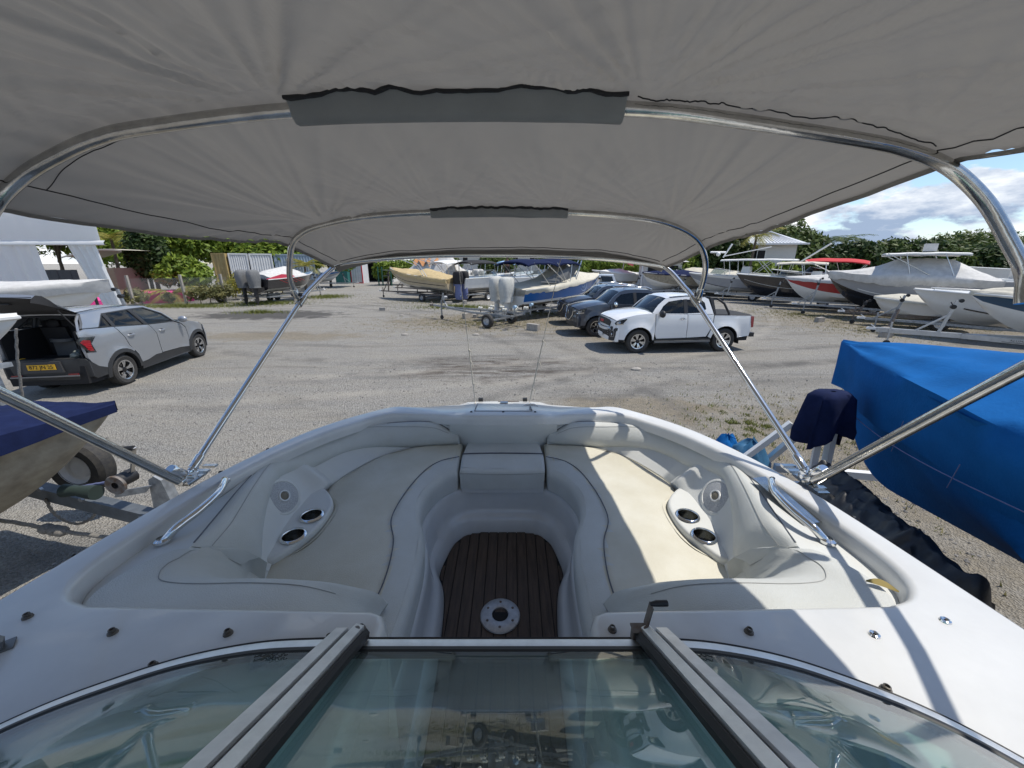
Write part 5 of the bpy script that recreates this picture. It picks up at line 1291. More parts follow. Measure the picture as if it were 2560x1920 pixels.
    for sg in (1, -1):
        mb = MB(); mb.bar((-0.52, sg * 0.90, 0.36), (-2.36, sg * 0.90, 0.37), 0.12, 0.06); mb.build('side_step', mat('step_grey', (0.16, 0.165, 0.17), 0.5, 0.5) if 'step_grey' not in MATS else MATS['step_grey'], root, 0)
        mb = MB(); mb.bar((-0.52, sg * 0.88, 0.425), (-2.36, sg * 0.88, 0.435), 0.06, 0.05); mb.build('sill', blackp, root, 0)
    c.side('headlight', S([(-0.76, 0.95), (-0.70, 1.02), (-0.42, 1.095), (-0.40, 1.08), (-0.52, 0.94), (-0.74, 0.90)]), lamp_dark, 0.010, 0.08, depth=0.02)
    c.side('headlight_lens', S([(-0.73, 0.955), (-0.68, 0.995), (-0.60, 1.01), (-0.60, 0.945), (-0.7, 0.925)]), lamp_clear, 0.015, 0.08, depth=0.01)
    c.side('headlight_chrome', S([(-0.78, 0.915), (-0.52, 0.935), (-0.50, 0.915), (-0.76, 0.885)]), chrome, 0.016, 0.08, depth=0.02)
    c.side('tail_lamp', S([(3.66, 1.13), (3.78, 1.12), (3.80, 0.78), (3.72, 0.77), (3.68, 0.95)]), lamp_red, 0.008, 0.1)
    xrr = lambda y, z: -3.76 + 0.05 * abs(y / 0.9) ** 4
    c.face('tailgate', [(-0.82, 0.55), (0.82, 0.55), (0.84, 1.13), (-0.84, 1.13)], xrr, paint, back=-1)
    mb = MB(); mb.bar((-3.86, -0.8, 0.52), (-3.86, 0.8, 0.52), 0.14, 0.13); mb.build('rear_bumper', blackp, root, 0)
    if style == 'white':
        c.face('grille', P([(-0.56, 0.83), (-0.60, 0.97), (-0.52, 1.03), (-0.3, 1.055)]), lambda y, z: xf(y, z) + 0.016, clad)
        c.face('chrome_bar', P([(-0.62, 0.745), (-0.62, 0.815)]), lambda y, z: xf(y, z) + 0.028, chrome)
        for z in (0.56, 0.63, 0.695): c.face('lower_grille_bar', P([(-0.55, z), (-0.55, z + 0.03)]), lambda y, z_: xf(y, z_) + 0.018, MATS['satin_strip'])
        c.face('lower_grille', P([(-0.60, 0.50), (-0.62, 0.74)]), lambda y, z: xf(y, z) + 0.008, blackp)
        c.face('bumper_corner', [(0.58, 0.38), (0.80, 0.40), (0.86, 0.62), (0.86, 0.80), (0.64, 0.84), (0.60, 0.6)], lambda y, z: xf(y, z) + 0.014, clad, both=True)
        c.face('fog_lamp_ring', [(0.66, 0.5), (0.80, 0.52), (0.82, 0.68), (0.74, 0.74), (0.67, 0.66)], lambda y, z: xf(y, z) + 0.022, MATS['satin_strip'], both=True)
        c.face('fog_lamp_well', [(0.68, 0.52), (0.79, 0.54), (0.805, 0.67), (0.74, 0.72), (0.685, 0.65)], lambda y, z: xf(y, z) + 0.028, blackp, both=True)
        for sg in (1, -1):
            mb = MB(); mb.sphere((xf(0.74, 0.59) + 0.03, sg * 0.74, 0.59), 0.045, 12, 8, squash=(0.5, 1, 1)); mb.build('fog_lamp', lamp_clear, root, 50)
        c.face('badge', [(-0.13, 0.91), (0.13, 0.91), (0.15, 0.99), (-0.15, 0.99)], lambda y, z: xf(y, z) + 0.03, mat('badge_red', (0.55, 0.03, 0.04), 0.35), depth=0.015)
        c.face('badge_trim', [(-0.15, 0.986), (0.15, 0.986), (0.155, 0.998), (-0.155, 0.998)], lambda y, z: xf(y, z) + 0.034, MATS['satin_strip'], depth=0.015)
        mb = MB(); mb.box((xf(0, 0.5) + 0.03, 0, 0.52), (0.012, 0.46, 0.11)); pl_ = mb.build('number_plate', plate_w, root, 0)
        c.side('roof_strip', S([(0.95, 1.735), (1.5, 1.772), (2.1, 1.742), (2.1, 1.725), (1.5, 1.75), (0.98, 1.71)]), clad, 0.004, 0.1, depth=0.01)
        # soft bed cover and the roll bar
        mb = MB(); rg = [[Vector((-x, c.Y(-x, 1.15) * q * 1.005, 1.168 + 0.018 * (1 - q * q) - (0.03 if abs(q) > 0.99 else 0))) for q in np.linspace(-1, 1, 13)] for x in np.linspace(2.47, 3.72, 10)]
        mb.loft(rg); mb.build('bed_cover', mat('soft_black_cover', (0.025, 0.025, 0.026), 0.8, bump=0.1, bscale=200), root, 50)
        for sg in (1, -1):
            mb = MB(); mb.loft([[Vector((-x, sg * y, z)) for x, y, z in row] for row in (((2.30, 0.70, 1.69), (2.46, 0.83, 1.18), (2.52, 0.83, 1.18), (2.42, 0.70, 1.69)), ((2.30, 0.62, 1.69), (2.46, 0.76, 1.18), (2.52, 0.76, 1.18), (2.42, 0.62, 1.69)))], ring_closed=True, cap=True); mb.build('roll_bar_hoop', blackp, root, 30)
            mb = MB(); mb.tube([(-2.34, sg * 0.64, 1.69), (-2.55, sg * 0.67, 1.68), (-2.78, sg * 0.74, 1.52), (-2.95, sg * 0.78, 1.24), (-2.98, sg * 0.78, 1.18)], 0.035, 10); mb.build('roll_bar_leg', blackp, root, 50)
        mb = MB(); mb.tube([(-2.36, -0.66, 1.69), (-2.36, 0.66, 1.69)], 0.035, 10); mb.build('roll_bar_top', blackp, root, 50)
    else:
        c.face('grille', P([(-0.40, 0.62), (-0.50, 0.80), (-0.52, 0.98), (-0.3, 1.03)]), lambda y, z: xf(y, z) + 0.016, clad)
        for z in (0.70, 0.77, 0.84, 0.91): c.face('grille_bar', P([(-0.42, z), (-0.43, z + 0.022)]), lambda y, z_: xf(y, z_) + 0.026, blackp)
        for sg in (1, -1):
            mb = MB(); mb.tube([(xf(y, z) + 0.03, sg * y, z) for y, z in ((0.72, 0.98), (0.55, 0.96), (0.51, 0.80), (0.42, 0.66), (0.25, 0.60), (0.0, 0.59))], 0.022, 8); mb.build('chrome_wing', chrome, root, 50)
        mb = MB(); mb.sphere((xf(0, 0.88) + 0.035, 0, 0.88), 0.08, 14, 8, squash=(0.2, 1.1, 1)); mb.build('badge', chrome, root, 50)
        c.face('lower_bumper', P([(-0.75, 0.36), (-0.80, 0.55), (-0.5, 0.58)]), lambda y, z: xf(y, z) + 0.012, clad)
        for sg in (1, -1):
            mb = MB(); mb.tube([(-1.05, sg * 0.60, 1.79), (-1.15, sg * 0.60, 1.845), (-2.0, sg * 0.60, 1.85), (-2.2, sg * 0.60, 1.77)], 0.022, 8); mb.build('roof_rail', chrome, root, 50)
    return root
pA, pB = Vector((3.986, 11.99, 0)), Vector((6.842, 12.23, 0))
pd = (pA - pB).normalized(); ph = math.atan2(pd.y, pd.x); pleft = Vector((-pd.y, pd.x, 0))
wp = thing('parked_pickup', 'white double cab pickup with black roll bar and soft bed cover', 'pickup truck', pA - pleft * 0.915, ph)
pickup(wp, paint_white, 'white')
dA = Vector((3.12, 14.85, 0))
dp = thing('parked_pickup', 'dark slate pickup with chrome winged grille parked behind the white pickup', 'pickup truck', dA - pleft * 0.915 + Vector((0.15, 0, 0)), ph)
pickup(dp, paint_dark, 'dark')
dup(dp, dA + Vector((0.1, 2.75, 0)) - pleft * 0.9, ph + 0.02, 'dark pickup with bright roof rails, mostly hidden behind the slate pickup')
# ------------------------------------------------------------------ boats parked in the yard
def px(pxx, y, z=None, py=None):
    """World x for a picture column measured at depth y (calibration of this camera)."""
    zz = z if z is not None else 1.5
    d = y * math.cos(R(17.5)) + (2.75 - zz) * math.sin(R(17.5))
    return (pxx - 1280) / 960 * d
tarp_blue = mat('blue_tarp', (0.008, 0.12, 0.37), 0.9, var=0.22, vscale=3, bump=0.16, bscale=50, spec=0.12)
tarp_navy = mat('navy_canvas', (0.012, 0.020, 0.068), 0.9, var=0.3, vscale=9, bump=0.12, bscale=120, spec=0.15)
tarp_grey = mat('pale_grey_canvas', (0.62, 0.61, 0.59), 0.85, var=0.2, vscale=5, bump=0.2, bscale=25)
tarp_beige = mat('beige_canvas', (0.62, 0.58, 0.48), 0.85, var=0.15, vscale=5, bump=0.2, bscale=25)
tarp_tan = mat('tan_canvas', (0.55, 0.42, 0.22), 0.85, var=0.2, vscale=6, bump=0.2, bscale=25)
tarp_white = mat('white_canvas', (0.74, 0.74, 0.73), 0.8, var=0.1, vscale=5, bump=0.2, bscale=20)
tarp_dgrey = mat('grey_engine_cover', (0.17, 0.175, 0.18), 0.8, var=0.2, vscale=9, bump=0.15, bscale=40)
h_white = mat('hull_white', (0.74, 0.74, 0.72), 0.3, var=0.08, vscale=3, coat=0.4)
h_grey = mat('hull_grey', (0.33, 0.34, 0.36), 0.35, var=0.1, vscale=3, coat=0.3)
h_black = mat('hull_black', (0.012, 0.012, 0.016), 0.22, coat=0.8)
h_red = mat('hull_red', (0.35, 0.012, 0.02), 0.3, coat=0.5)
h_blue = mat('hull_blue', (0.01, 0.13, 0.42), 0.35, var=0.1, vscale=4, coat=0.5)
h_teal = mat('hull_teal', (0.012, 0.06, 0.12), 0.3, coat=0.5)
h_tan = mat('hull_tan', (0.48, 0.40, 0.27), 0.4, var=0.1, vscale=3)
h_dirty = mat('hull_dirty', (0.40, 0.36, 0.28), 0.6, var=0.45, vscale=6, col2=(0.24, 0.21, 0.16))
c_red = mat('red_canvas', (0.55, 0.03, 0.04), 0.8, bump=0.1, bscale=40)
c_orange = mat('orange_cloth', (0.62, 0.30, 0.13), 0.85, var=0.3, vscale=9)
c_white = mat('awning_white', (0.72, 0.72, 0.70), 0.8, var=0.08, vscale=4)
rail_m = mat('boat_rail', (0.6, 0.6, 0.6), 0.25, 1.0)

def rot2(h): return math.atan2(h[1], h[0])
class Boat:
    """Local axes: x from transom (0) to bow tip (L), y to port, z up from the keel line."""
    def __init__(s, label, bow, head, L, B, D, z0=0.62, name='parked_boat', cols=None, bottom=None, rise=0.30, full=2.4, bow_up=0.0, group=None, cat='boat', stem=0.66, rail=True, wr=0.0, qs=(0.25, 0.55, 0.8, 1.0)):
        h = Vector((*head, 0)).normalized()
        s.L, s.B, s.D, s.rise, s.full, s.up = L, B, D, rise, full, bow_up; s.st = stem; s.qs = qs
        loc = Vector((bow[0], bow[1], 0)) - h * L
        s.root = thing(name, label, cat, (loc.x, loc.y, z0), rot2(head), group)
        s.M = Matrix.Translation((loc.x, loc.y, z0)) @ Matrix.Rotation(rot2(head), 4, 'Z')
        s.loc, s.h, s.z0 = loc, h, z0
        cols = cols or [h_white] * 4
        mats = []; idx = []
        for c_ in [bottom or h_white] + cols:
            if c_ not in mats: mats.append(c_)
            idx.append(mats.index(c_))
        mb = MB(); rg = []
        for t in s.T():
            sec = s.section(t)
            if wr: sec = [Vector((v.x, v.y * (1 + wr * nz(v.x * 2.2, v.z * 3 + v.y, 4) + wr * 0.6 * nz(v.x * 6 + v.z * 5, v.z * 4, 9)), v.z)) for v in sec]
            rg.append(sec)
        n = len(rg[0])
        half = [idx[0], idx[0]] + idx[1:5]
        mi = list(reversed(half)) + half
        mb.loft(rg, mi=mi)
        tr = rg[0]; o = len(mb.v); mb.v += [tuple(v) for v in tr]; mb.f.append(tuple(range(o, o + n))); mb.mi.append(idx[1])
        s.part(mb, 'hull', mats, 45)
        if not rail: return
        mb = MB(); mb.tube([s.sheer(t, 1) for t in np.linspace(0, 1, 22)] + [s.sheer(t, -1) for t in np.linspace(1, 0, 22)][1:], 0.03, 6); s.part(mb, 'rub_rail', h_white, 50)
    def T(s): return list(np.linspace(0, 0.5, 6 if s.st < 0.8 else 18)) + list(np.linspace(0.53, 0.985, 16 if s.st < 0.8 else 34)) + [1.0]
    def lift(s, t): return s.up * t
    def hb(s, t): return s.B / 2 * (0.93 + 0.07 * min(1, t / 0.4)) * max(0.0, 1 - max(0, (t - 0.42) / 0.58) ** s.full)
    def zsh(s, t): return s.D * (1 + s.rise * t ** 2) + s.lift(t)
    def keel(s, t): return s.D * (1 + s.rise) * 0.98 * max(0, (t - s.st) / (1 - s.st)) ** 2.4 + s.lift(t)
    def section(s, t):
        b = s.hb(t); zk, zt = s.keel(t), s.zsh(t)
        ct = max(0, (t - 0.5) / 0.5)
        cb = b * (0.86 - 0.42 * ct ** 1.4)
        zc = min(zt - 0.01, lerp(s.D * 0.34 + s.lift(t), zt * 0.86, ct ** 1.9)); zc = max(zc, zk + 0.01)
        pts = [(0, zk), (cb * 0.55, lerp(zk, zc, 0.5)), (cb, zc)]
        for q in s.qs:
            pts.append((lerp(cb, b, q ** (1 + 0.9 * ct)), lerp(zc, zt, q)))
        x = s.L * t
        R_ = [Vector((x, -y, z)) for y, z in pts]
        L_ = [Vector((x, y, z)) for y, z in pts]
        return list(reversed(L_))[:-1] + [L_[0]] + R_[1:]
    def sheer(s, t, sg, k=1.0, dz=0.0): return Vector((s.L * t, sg * s.hb(t) * k, s.zsh(t) + dz))
    def part(s, mb, name, m_, ang=45, par=None): return mb.build(name, m_, par or s.root, ang)
    def deck(s, t0=0.0, t1=1.0, m_=None, camber=0.06):
        mb = MB(); mb.loft([[Vector((s.L * t, s.hb(t) * q * 0.985, s.zsh(t) + camber * (1 - q * q))) for q in np.linspace(-1, 1, 9)] for t in np.linspace(t0, t1, 18)]); s.part(mb, 'deck', m_ or h_white)
        return s
    def cockpit(s, t0, t1, depth=0.45):
        mb = MB(); mb.loft([[s.sheer(t, sg, k, dz) for sg, k, dz in ((1, 0.86, 0.07), (1, 0.82, -depth), (-1, 0.82, -depth), (-1, 0.86, 0.07))] for t in np.linspace(t0, t1, 6)], cap=False); s.part(mb, 'cockpit', h_white, 20)
        return s
    def cover(s, prof, m_, t0=-0.01, t1=1.0, skirt=0.10, folds=0.02, seed=0.0, name='cover', k=1.03, wave=1.0, power=1.7, skf=None):
        """Canvas over the hull: prof lists (t, ridge height above the sheer); the skirt hangs over the side with an uneven hem."""
        ts, hs = [p[0] for p in prof], [p[1] for p in prof]
        mb = MB(); rg = []; N = 44
        for t in np.linspace(t0, t1, N):
            tt = max(0.0, min(1.0, t)); h = interp(t, ts, hs)
            b = s.hb(tt) * k + 0.012; row = []
            sk = (skf(tt) if skf else skirt)
            for q in np.linspace(-1, 1, 27):
                a = abs(q)
                if a > 0.86:                        # hanging edge
                    f = (a - 0.86) / 0.14
                    hem = sk * (0.78 + wave * (0.32 * nz(t * 7.3, q * 1.3, seed) + 0.22 * nz(t * 23, q * 1.3, seed + 4))) * f
                    y = b * (1 - 0.03 * f * (1 if sk > 0.3 else 0)); z = s.zsh(tt) + 0.015 - hem
                    y += folds * 0.8 * f * nz(t * 34 + f, seed * 3, q)
                    if sk > 0.3:                    # deep skirt follows the hull inwards
                        zk = s.keel(tt); fr = max(0.0, min(1.0, (s.zsh(tt) - z) / max(0.05, s.zsh(tt) - zk)))
                        y *= 1 - 0.62 * fr ** 1.5
                else:
                    u = a / 0.86
                    y = b * u; z = s.zsh(tt) + 0.02 + h * (1 - u ** power)
                    z += folds * nz(t * 9, q * 5, seed) * (0.4 + u) + folds * 0.6 * math.sin(t * 70 + 6 * nz(q * 3, t * 4, seed)) * u * (1 - u) * 2
                row.append(Vector((s.L * t + (0.03 if t > 0.99 else 0), math.copysign(y, q) if q else 0.0, z)))
            rg.append(row)
        mb.loft(rg); mb.loft([rg[0], [Vector((v.x, v.y * 0.9, min(v.z, s.zsh(0) - skirt))) for v in rg[0]]])
        return s.part(mb, name, m_, 70)
    def engine(s, y, m_cover=None, m_leg=None, x=-0.35, tilt=0.0, size=1.0, drop=0.85, m_low=None, low=0.0):
        """Outboard: cowl (or its cloth cover), leg, plate, propeller."""
        ml = m_leg or blackp; D = s.D
        Rm = Matrix.Rotation(tilt, 3, 'Y'); c0 = Vector((x, y, D * 0.98))
        def P(a, b, c_): return c0 + Rm @ (Vector((a, b, c_)) * size)
        mb = MB(); rg = []
        prof = [(0.52, 0.10, 0.08), (0.50, 0.24, 0.15), (0.42, 0.31, 0.20), (0.2, 0.34, 0.23), (-0.05, 0.32, 0.22), (-0.25, 0.28, 0.20)]
        if low: prof += [(-0.25 - low * 0.5, 0.26, 0.20), (-0.25 - low, 0.27, 0.21)]
        for z, lx, ly in prof:
            ring = []
            for k in range(22):
                a = 2 * PI * k / 22
                w = 1 + (0.05 * nz(math.cos(a) * 3, z * 2 + y * 9, math.sin(a) * 3) + 0.035 * math.sin(9 * a + z * 3) if m_cover else 0)
                ca, sa = math.cos(a), math.sin(a)
                ring.append(P(lx * w * math.copysign(abs(ca) ** 0.7, ca), ly * w * math.copysign(abs(sa) ** 0.7, sa), z))
            rg.append(ring)
        mb.loft(rg, ring_closed=True, cap=True)
        e = s.part(mb, 'outboard_engine', m_cover or blackp, 60)
        mb = MB(); rg = []
        for z, lx, ly, dx in ((-0.1, 0.16, 0.12, 0.0), (-0.45, 0.13, 0.07, 0.0), (-drop + 0.1, 0.12, 0.05, -0.02), (-drop, 0.16, 0.05, -0.03), (-drop - 0.12, 0.10, 0.04, -0.03), (-drop - 0.3, 0.03, 0.01, 0.0)):
            rg.append([P(dx + lx * math.cos(a), ly * math.sin(a), z) for a in np.linspace(0, 2 * PI, 12, endpoint=False)])
        mb.loft(rg, ring_closed=True, cap=True); mb.box(P(-0.08, 0, -drop + 0.14), (0.42, 0.22, 0.015), Rm)
        s.part(mb, 'leg', ml, 40, e)
        mb = MB()
        for k in range(3):
            a = k * 2 * PI / 3
            u = Vector((0, math.cos(a), math.sin(a)))
            v_ = Vector((0, -math.sin(a), math.cos(a)))
            cp_ = Vector((-0.25, 0, -drop - 0.02))
            pts = [cp_ + u * 0.04, cp_ + u * 0.12 + v_ * 0.05 + Vector((0.03, 0, 0)), cp_ + u * 0.17, cp_ + u * 0.12 - v_ * 0.05 - Vector((0.03, 0, 0))]
            mb.add([P(*p) for p in pts], [(0, 1, 2, 3)])
        mb.tube([P(-0.2, 0, -drop - 0.02), P(-0.3, 0, -drop - 0.02)], 0.045, 10); s.part(mb, 'propeller', steel, 40, e)
        mb = MB(); mb.box(P(0.22, 0, -0.2), (0.2, 0.2, 0.4), Rm); s.part(mb, 'bracket', ml, 0, e)
        return e
    def awning(s, t0, t1, z, m_, w=0.8, droop=0.12, legs=((0.3, 0.0), (0.45, 1.0)), name='awning', curl=0.0, tilt=0.0, thick=0.02):
        mb = MB(); rg = []
        for t in np.linspace(0, 1, 12):
            x = s.L * lerp(t0, t1, t); zz = z + tilt * t - droop * (2 * t - 1) ** 4 * 0.7 - 0.02 * math.sin(t * 3 * PI) ** 2
            rg.append([Vector((x, s.B / 2 * w * q, zz - droop * abs(q) ** 3)) for q in np.linspace(-1, 1, 11)])
        mb.loft(rg); mb.loft([[v - Vector((0, 0, thick)) for v in r_] for r_ in rg])
        for a, b in ((rg[0], None), (rg[-1], None)): mb.loft([a, [v - Vector((0, 0, 0.06)) for v in a]])
        for k in (0, -1): mb.loft([[r_[k] for r_ in rg], [r_[k] - Vector((0, 0, 0.07)) for r_ in rg]])
        o = s.part(mb, name, m_, 60)
        for tb, f in legs:
            for sg in (1, -1):
                a = Vector((s.L * tb, sg * s.hb(max(0, min(1, tb))) * 0.92, s.zsh(max(0, min(1, tb)))))
                xt = s.L * lerp(t0, t1, f); b = Vector((xt, sg * s.B / 2 * w * 0.97, z + tilt * f - droop))
                mb = MB(); mb.tube([a, a.lerp(b, 0.5) + Vector((0, sg * 0.02, 0)), b], 0.018, 6); s.part(mb, 'pole', rail_m, 50, o)
        return o
    def screen(s, t0, t1, h, m_=None, w=0.72, frame=True):
        x0, x1 = s.L * t0, s.L * t1; z = s.zsh((t0 + t1) / 2); b = s.hb(t0) * w
        mb = MB(); lo = []; hi = []
        for a in np.linspace(-1, 1, 11):
            xx = x0 + (x1 - x0) * (1 - abs(a) ** 2.5); lo.append(Vector((xx, b * a, z))); hi.append(Vector((xx - h * 0.7, b * 0.92 * a, z + h * (1 - 0.35 * abs(a) ** 3))))
        mb.loft([lo, hi]); o = s.part(mb, 'windscreen', m_ or carglass_c, 50)
        mb = MB(); mb.tube(hi, 0.015, 6); s.part(mb, 'windscreen_frame', rail_m, 50, o)
        return o
    def console(s, t, w=0.5, h=0.75, m_=None):
        x = s.L * t; z = s.zsh(t) - 0.3
        mb = MB(); mb.loft([[Vector((x + dx, sg * w * k, zz)) for dx, sg, k, zz in ((-0.3, 1, 1, z), (-0.3, -1, 1, z), (0.45, -1, 0.9, z), (0.45, 1, 0.9, z))], [Vector((x + dx, sg * w * k, zz)) for dx, sg, k, zz in ((-0.25, 1, 0.95, z + h), (-0.25, -1, 0.95, z + h), (0.25, -1, 0.8, z + h), (0.25, 1, 0.8, z + h))]], ring_closed=True, cap=True)
        o = s.part(mb, 'console', m_ or h_white, 30)
        mb = MB(); mb.loft([[Vector((x + 0.22, q * w * 0.8, z + h)) for q in (-1, -0.5, 0.5, 1)], [Vector((x - 0.02, q * w * 0.7, z + h + 0.4)) for q in (-1, -0.5, 0.5, 1)]]); s.part(mb, 'console_screen', carglass_c, 40, o)
        return o
    def stripe(s, k, t0, t1, m_, w=0.05, name='hull_stripe'):
        for side in (1, -1):
            mb = MB(); rg = []
            for t in np.linspace(t0, t1, 26):
                sec = s.section(t); n = len(sec) // 2; a = sec[n + side * int(k)]; b = sec[n + side * (int(k) + 1)]; p = a.lerp(b, k % 1); u = (b - a).normalized() * w / 2; o_ = Vector((0, -side * 0.012, 0))
                rg.append([p - u + o_, p + u + o_])
            mb.loft(rg); s.part(mb, name, m_, 30)
        return s
    def rails(s, t0, t1, h=0.3):
        mb = MB()
        for sg in (1, -1):
            p = [s.sheer(t, sg, 0.94, h) for t in np.linspace(t0, t1, 10)]
            mb.tube(p, 0.014, 6)
            for t in np.linspace(t0, t1, 4): mb.tube([s.sheer(t, sg, 0.96), s.sheer(t, sg, 0.94, h)], 0.011, 6)
        s.part(mb, 'hand_rail', rail_m, 50); return s
    def trailer(s, label, m_=galv, axle=(0.34,), wr=0.31, tongue=1.2, post=True, wheels=True, group=None, tube_w=0.09, post_h=None, fender=None, lab_name='boat_trailer', rz=0.0, jockey='leg', col_wheel=None, rk=0.36):
        L, B = s.L, s.B; zb = 0.52 - s.z0
        t = thing(lab_name, label, 'trailer', (s.loc.x, s.loc.y, 0), rot2(s.h), group)
        def part(mb, name, mm, ang=30, par=None): return mb.xf(Matrix.Translation((0, 0, s.z0))).build(name, mm, par or t, ang) if par is None else mb.build(name, mm, par, ang)
        for sg in (1, -1):
            mb = MB(); mb.bar((0.1, sg * B * rk, zb), (L * 0.55, sg * B * rk, zb), tube_w * 0.7, tube_w); mb.bar((L * 0.55, sg * B * rk, zb), (L * (0.98 if tongue > 0 else 0.56), 0.04 * sg if tongue > 0 else sg * B * rk, zb), tube_w * 0.7, tube_w); part(mb, 'side_rail', m_, 0)
            mb = MB(); mb.bar((0.2, sg * B * 0.22, s.D * 0.2 - 0.02), (L * 0.6, sg * B * 0.22, s.D * 0.2 - 0.02 + s.lift(0.6)), 0.11, 0.06)
            for xx in (0.4, L * 0.5): mb.bar((xx, sg * B * 0.22, zb), (xx, sg * B * 0.22, s.D * 0.2), 0.05)
            part(mb, 'bunk', mat('bunk_carpet', (0.05, 0.05, 0.05), 0.9) if 'bunk_carpet' not in MATS else MATS['bunk_carpet'], 0)
        mb = MB(); mb.bar((L * (0.9 if tongue > 0 else 0.4), 0, zb), (L + tongue if tongue > 0 else L * 0.5, 0, zb), tube_w, tube_w); part(mb, 'tongue', m_, 0)
        if tongue > 0:
            mb = MB(); mb.bar((L + tongue, 0, zb + 0.03), (L + tongue + 0.22, 0, zb + 0.03), 0.09, 0.08); mb.sphere((L + tongue + 0.22, 0, zb + 0.02), 0.055, 8, 6); mb.bar((L + tongue + 0.05, 0, zb + 0.08), (L + tongue + 0.16, 0, zb + 0.16), 0.03); part(mb, 'coupling', MATS['white_paint'], 0)
        for xx in (0.15, L * 0.3, L * 0.55):
            mb = MB(); mb.bar((xx, -B * rk, zb - 0.01), (xx, B * rk, zb - 0.01), tube_w * 0.6, tube_w * 0.8); part(mb, 'cross_beam', m_, 0)
        if post:
            ph_ = post_h or (s.D * (1 + s.rise) * 0.8 + s.up); xb = L + 0.25
            mb = MB(); mb.bar((xb + 0.15, 0, zb), (xb - 0.05, 0, ph_), 0.08, 0.08); mb.bar((xb + 0.75, 0, zb), (xb + 0.02, 0, ph_ * 0.55), 0.05)
            p_ = part(mb, 'winch_post', m_, 0)
            mb = MB(); mb.tube([(xb, -0.08, ph_ * 0.8 + s.z0), (xb, 0.08, ph_ * 0.8 + s.z0)], 0.07, 12); mb.bar((xb, 0.1, ph_ * 0.8 + s.z0), (xb + 0.1, 0.1, ph_ * 0.8 + 0.15 + s.z0), 0.025); mb.build('winch', blackp, p_, 30)
            mb = MB(); mb.tube([(xb - 0.13, -0.07, ph_ + s.z0), (xb - 0.13, 0.07, ph_ + s.z0)], 0.06, 12); mb.build('bow_roller', blackp, p_, 30)
        if tongue > 0:
            xj = L + tongue - 0.35
            mb = MB(); mb.bar((xj, 0.1, zb + 0.3), (xj, 0.1, 0.1 - s.z0), 0.05)
            jl = part(mb, 'jockey_leg', m_, 0)
            mb = MB(); mb.lathe([(0, -0.03), (0.09, -0.03), (0.1, 0), (0.09, 0.03), (0, 0.03)], (xj, 0.1, 0.1), 'y', 16); mb.build('jockey_wheel', rubber, jl, 30)
        if wheels:
            for ax_ in axle:
                for sg in (1, -1):
                    cx, cy = L * ax_, sg * (B * 0.5 - 0.02)
                    mb = MB(); mb.lathe([(wr * 0.56, -0.085), (wr * 0.86, -0.095), (wr, -0.06), (wr, 0.06), (wr * 0.86, 0.095), (wr * 0.56, 0.085)], (cx, cy, wr), 'y', 26); w = mb.build('wheel', rubber, t, 35)
                    mb = MB(); mb.lathe([(0.0, sg * 0.03), (0.05, sg * 0.05), (wr * 0.3, sg * 0.045), (wr * 0.42, sg * 0.03), (wr * 0.58, sg * 0.08)], (cx, cy, wr), 'y', 20); mb.build('rim', col_wheel or white_p, w, 40)
                    if fender:
                        mb = MB(); mb.loft([[Vector((cx + (wr + 0.07) * math.cos(a), cy + dy, wr + (wr + 0.07) * math.sin(a))) for a in np.linspace(0.1, PI - 0.1, 12)] for dy in (-0.12, 0.12)]); mb.build('mudguard', fender, t, 40)
            mb = MB(); mb.bar((L * axle[0], -B * 0.45, wr), (L * axle[0], B * 0.45, wr), 0.06); mb.build('axle', m_, t, 0)
        return t

RH = (-0.78, 0.62)      # the row on the right stands bows to the left
G_ROW = 'boats on trailers in the row on the right'
def rowboat(label, bpx, y, z_bow, **k):
    b = (px(bpx, y, z_bow), y)
    D = k.pop('D'); rise = k.pop('rise', 0.3); z0 = z_bow - D * (1 + rise) - k.get('bow_up', 0.0)
    return Boat(label, b, k.pop('head', RH), k.pop('L'), k.pop('B'), D, z0, rise=rise, group=k.pop('group', G_ROW), **k)
# big grey cruiser under pale tarpaulin with a hard top
g = rowboat('large grey hulled cruiser wrapped in a pale grey tarpaulin under a white hard top', 2068, 21.5, 2.30, L=6.9, B=2.8, D=1.46, rise=0.22, cols=[h_grey] * 4, bottom=h_black, rail=False)
g.deck(); g.stripe(2.6, 0.02, 0.8, h_white, 0.04)
g.cover([(0.12, 0.05), (0.22, 0.38), (0.34, 0.85), (0.48, 0.92), (0.62, 0.80), (0.72, 0.42), (0.86, 0.15), (1.0, 0.03)], tarp_grey, 0.13, 0.985, skirt=0.5, folds=0.05, seed=3.1, skf=lambda t: lerp(0.62, 0.42, t))
g.awning(0.30, 0.70, 2.72, c_white, 0.86, 0.06, legs=((0.34, 0.3), (0.55, 0.75), (0.42, 0.98)), name='hard_top', thick=0.09)
mb = MB(); mb.box((3.3, 0.2, 2.92), (0.42, 0.42, 0.34)); g.part(mb, 'roof_box', tarp_grey, 0)
mb = MB(); mb.box((6.05, 0, g.zsh(1) - 0.1), (0.35, 0.12, 0.16)); mb.tube([(6.0, 0, g.zsh(1) - 0.12), (6.35, 0, g.zsh(1) - 0.2), (6.3, 0, g.zsh(1) - 0.5)], 0.03, 8); g.part(mb, 'anchor', galv, 20)
mb = MB(); mb.box((0.45, 0, g.zsh(0) + 0.05), (1.0, 2.1, 0.1)); mb.box((0.3, 0, g.zsh(0) + 0.35), (0.2, 1.6, 0.5)); g.part(mb, 'stern_seat', h_white, 0)
g.trailer('long grey twin axle trailer under the tarpaulined grey cruiser', axle=(0.28, 0.38), tongue=1.0, group='trailers in the row on the right')
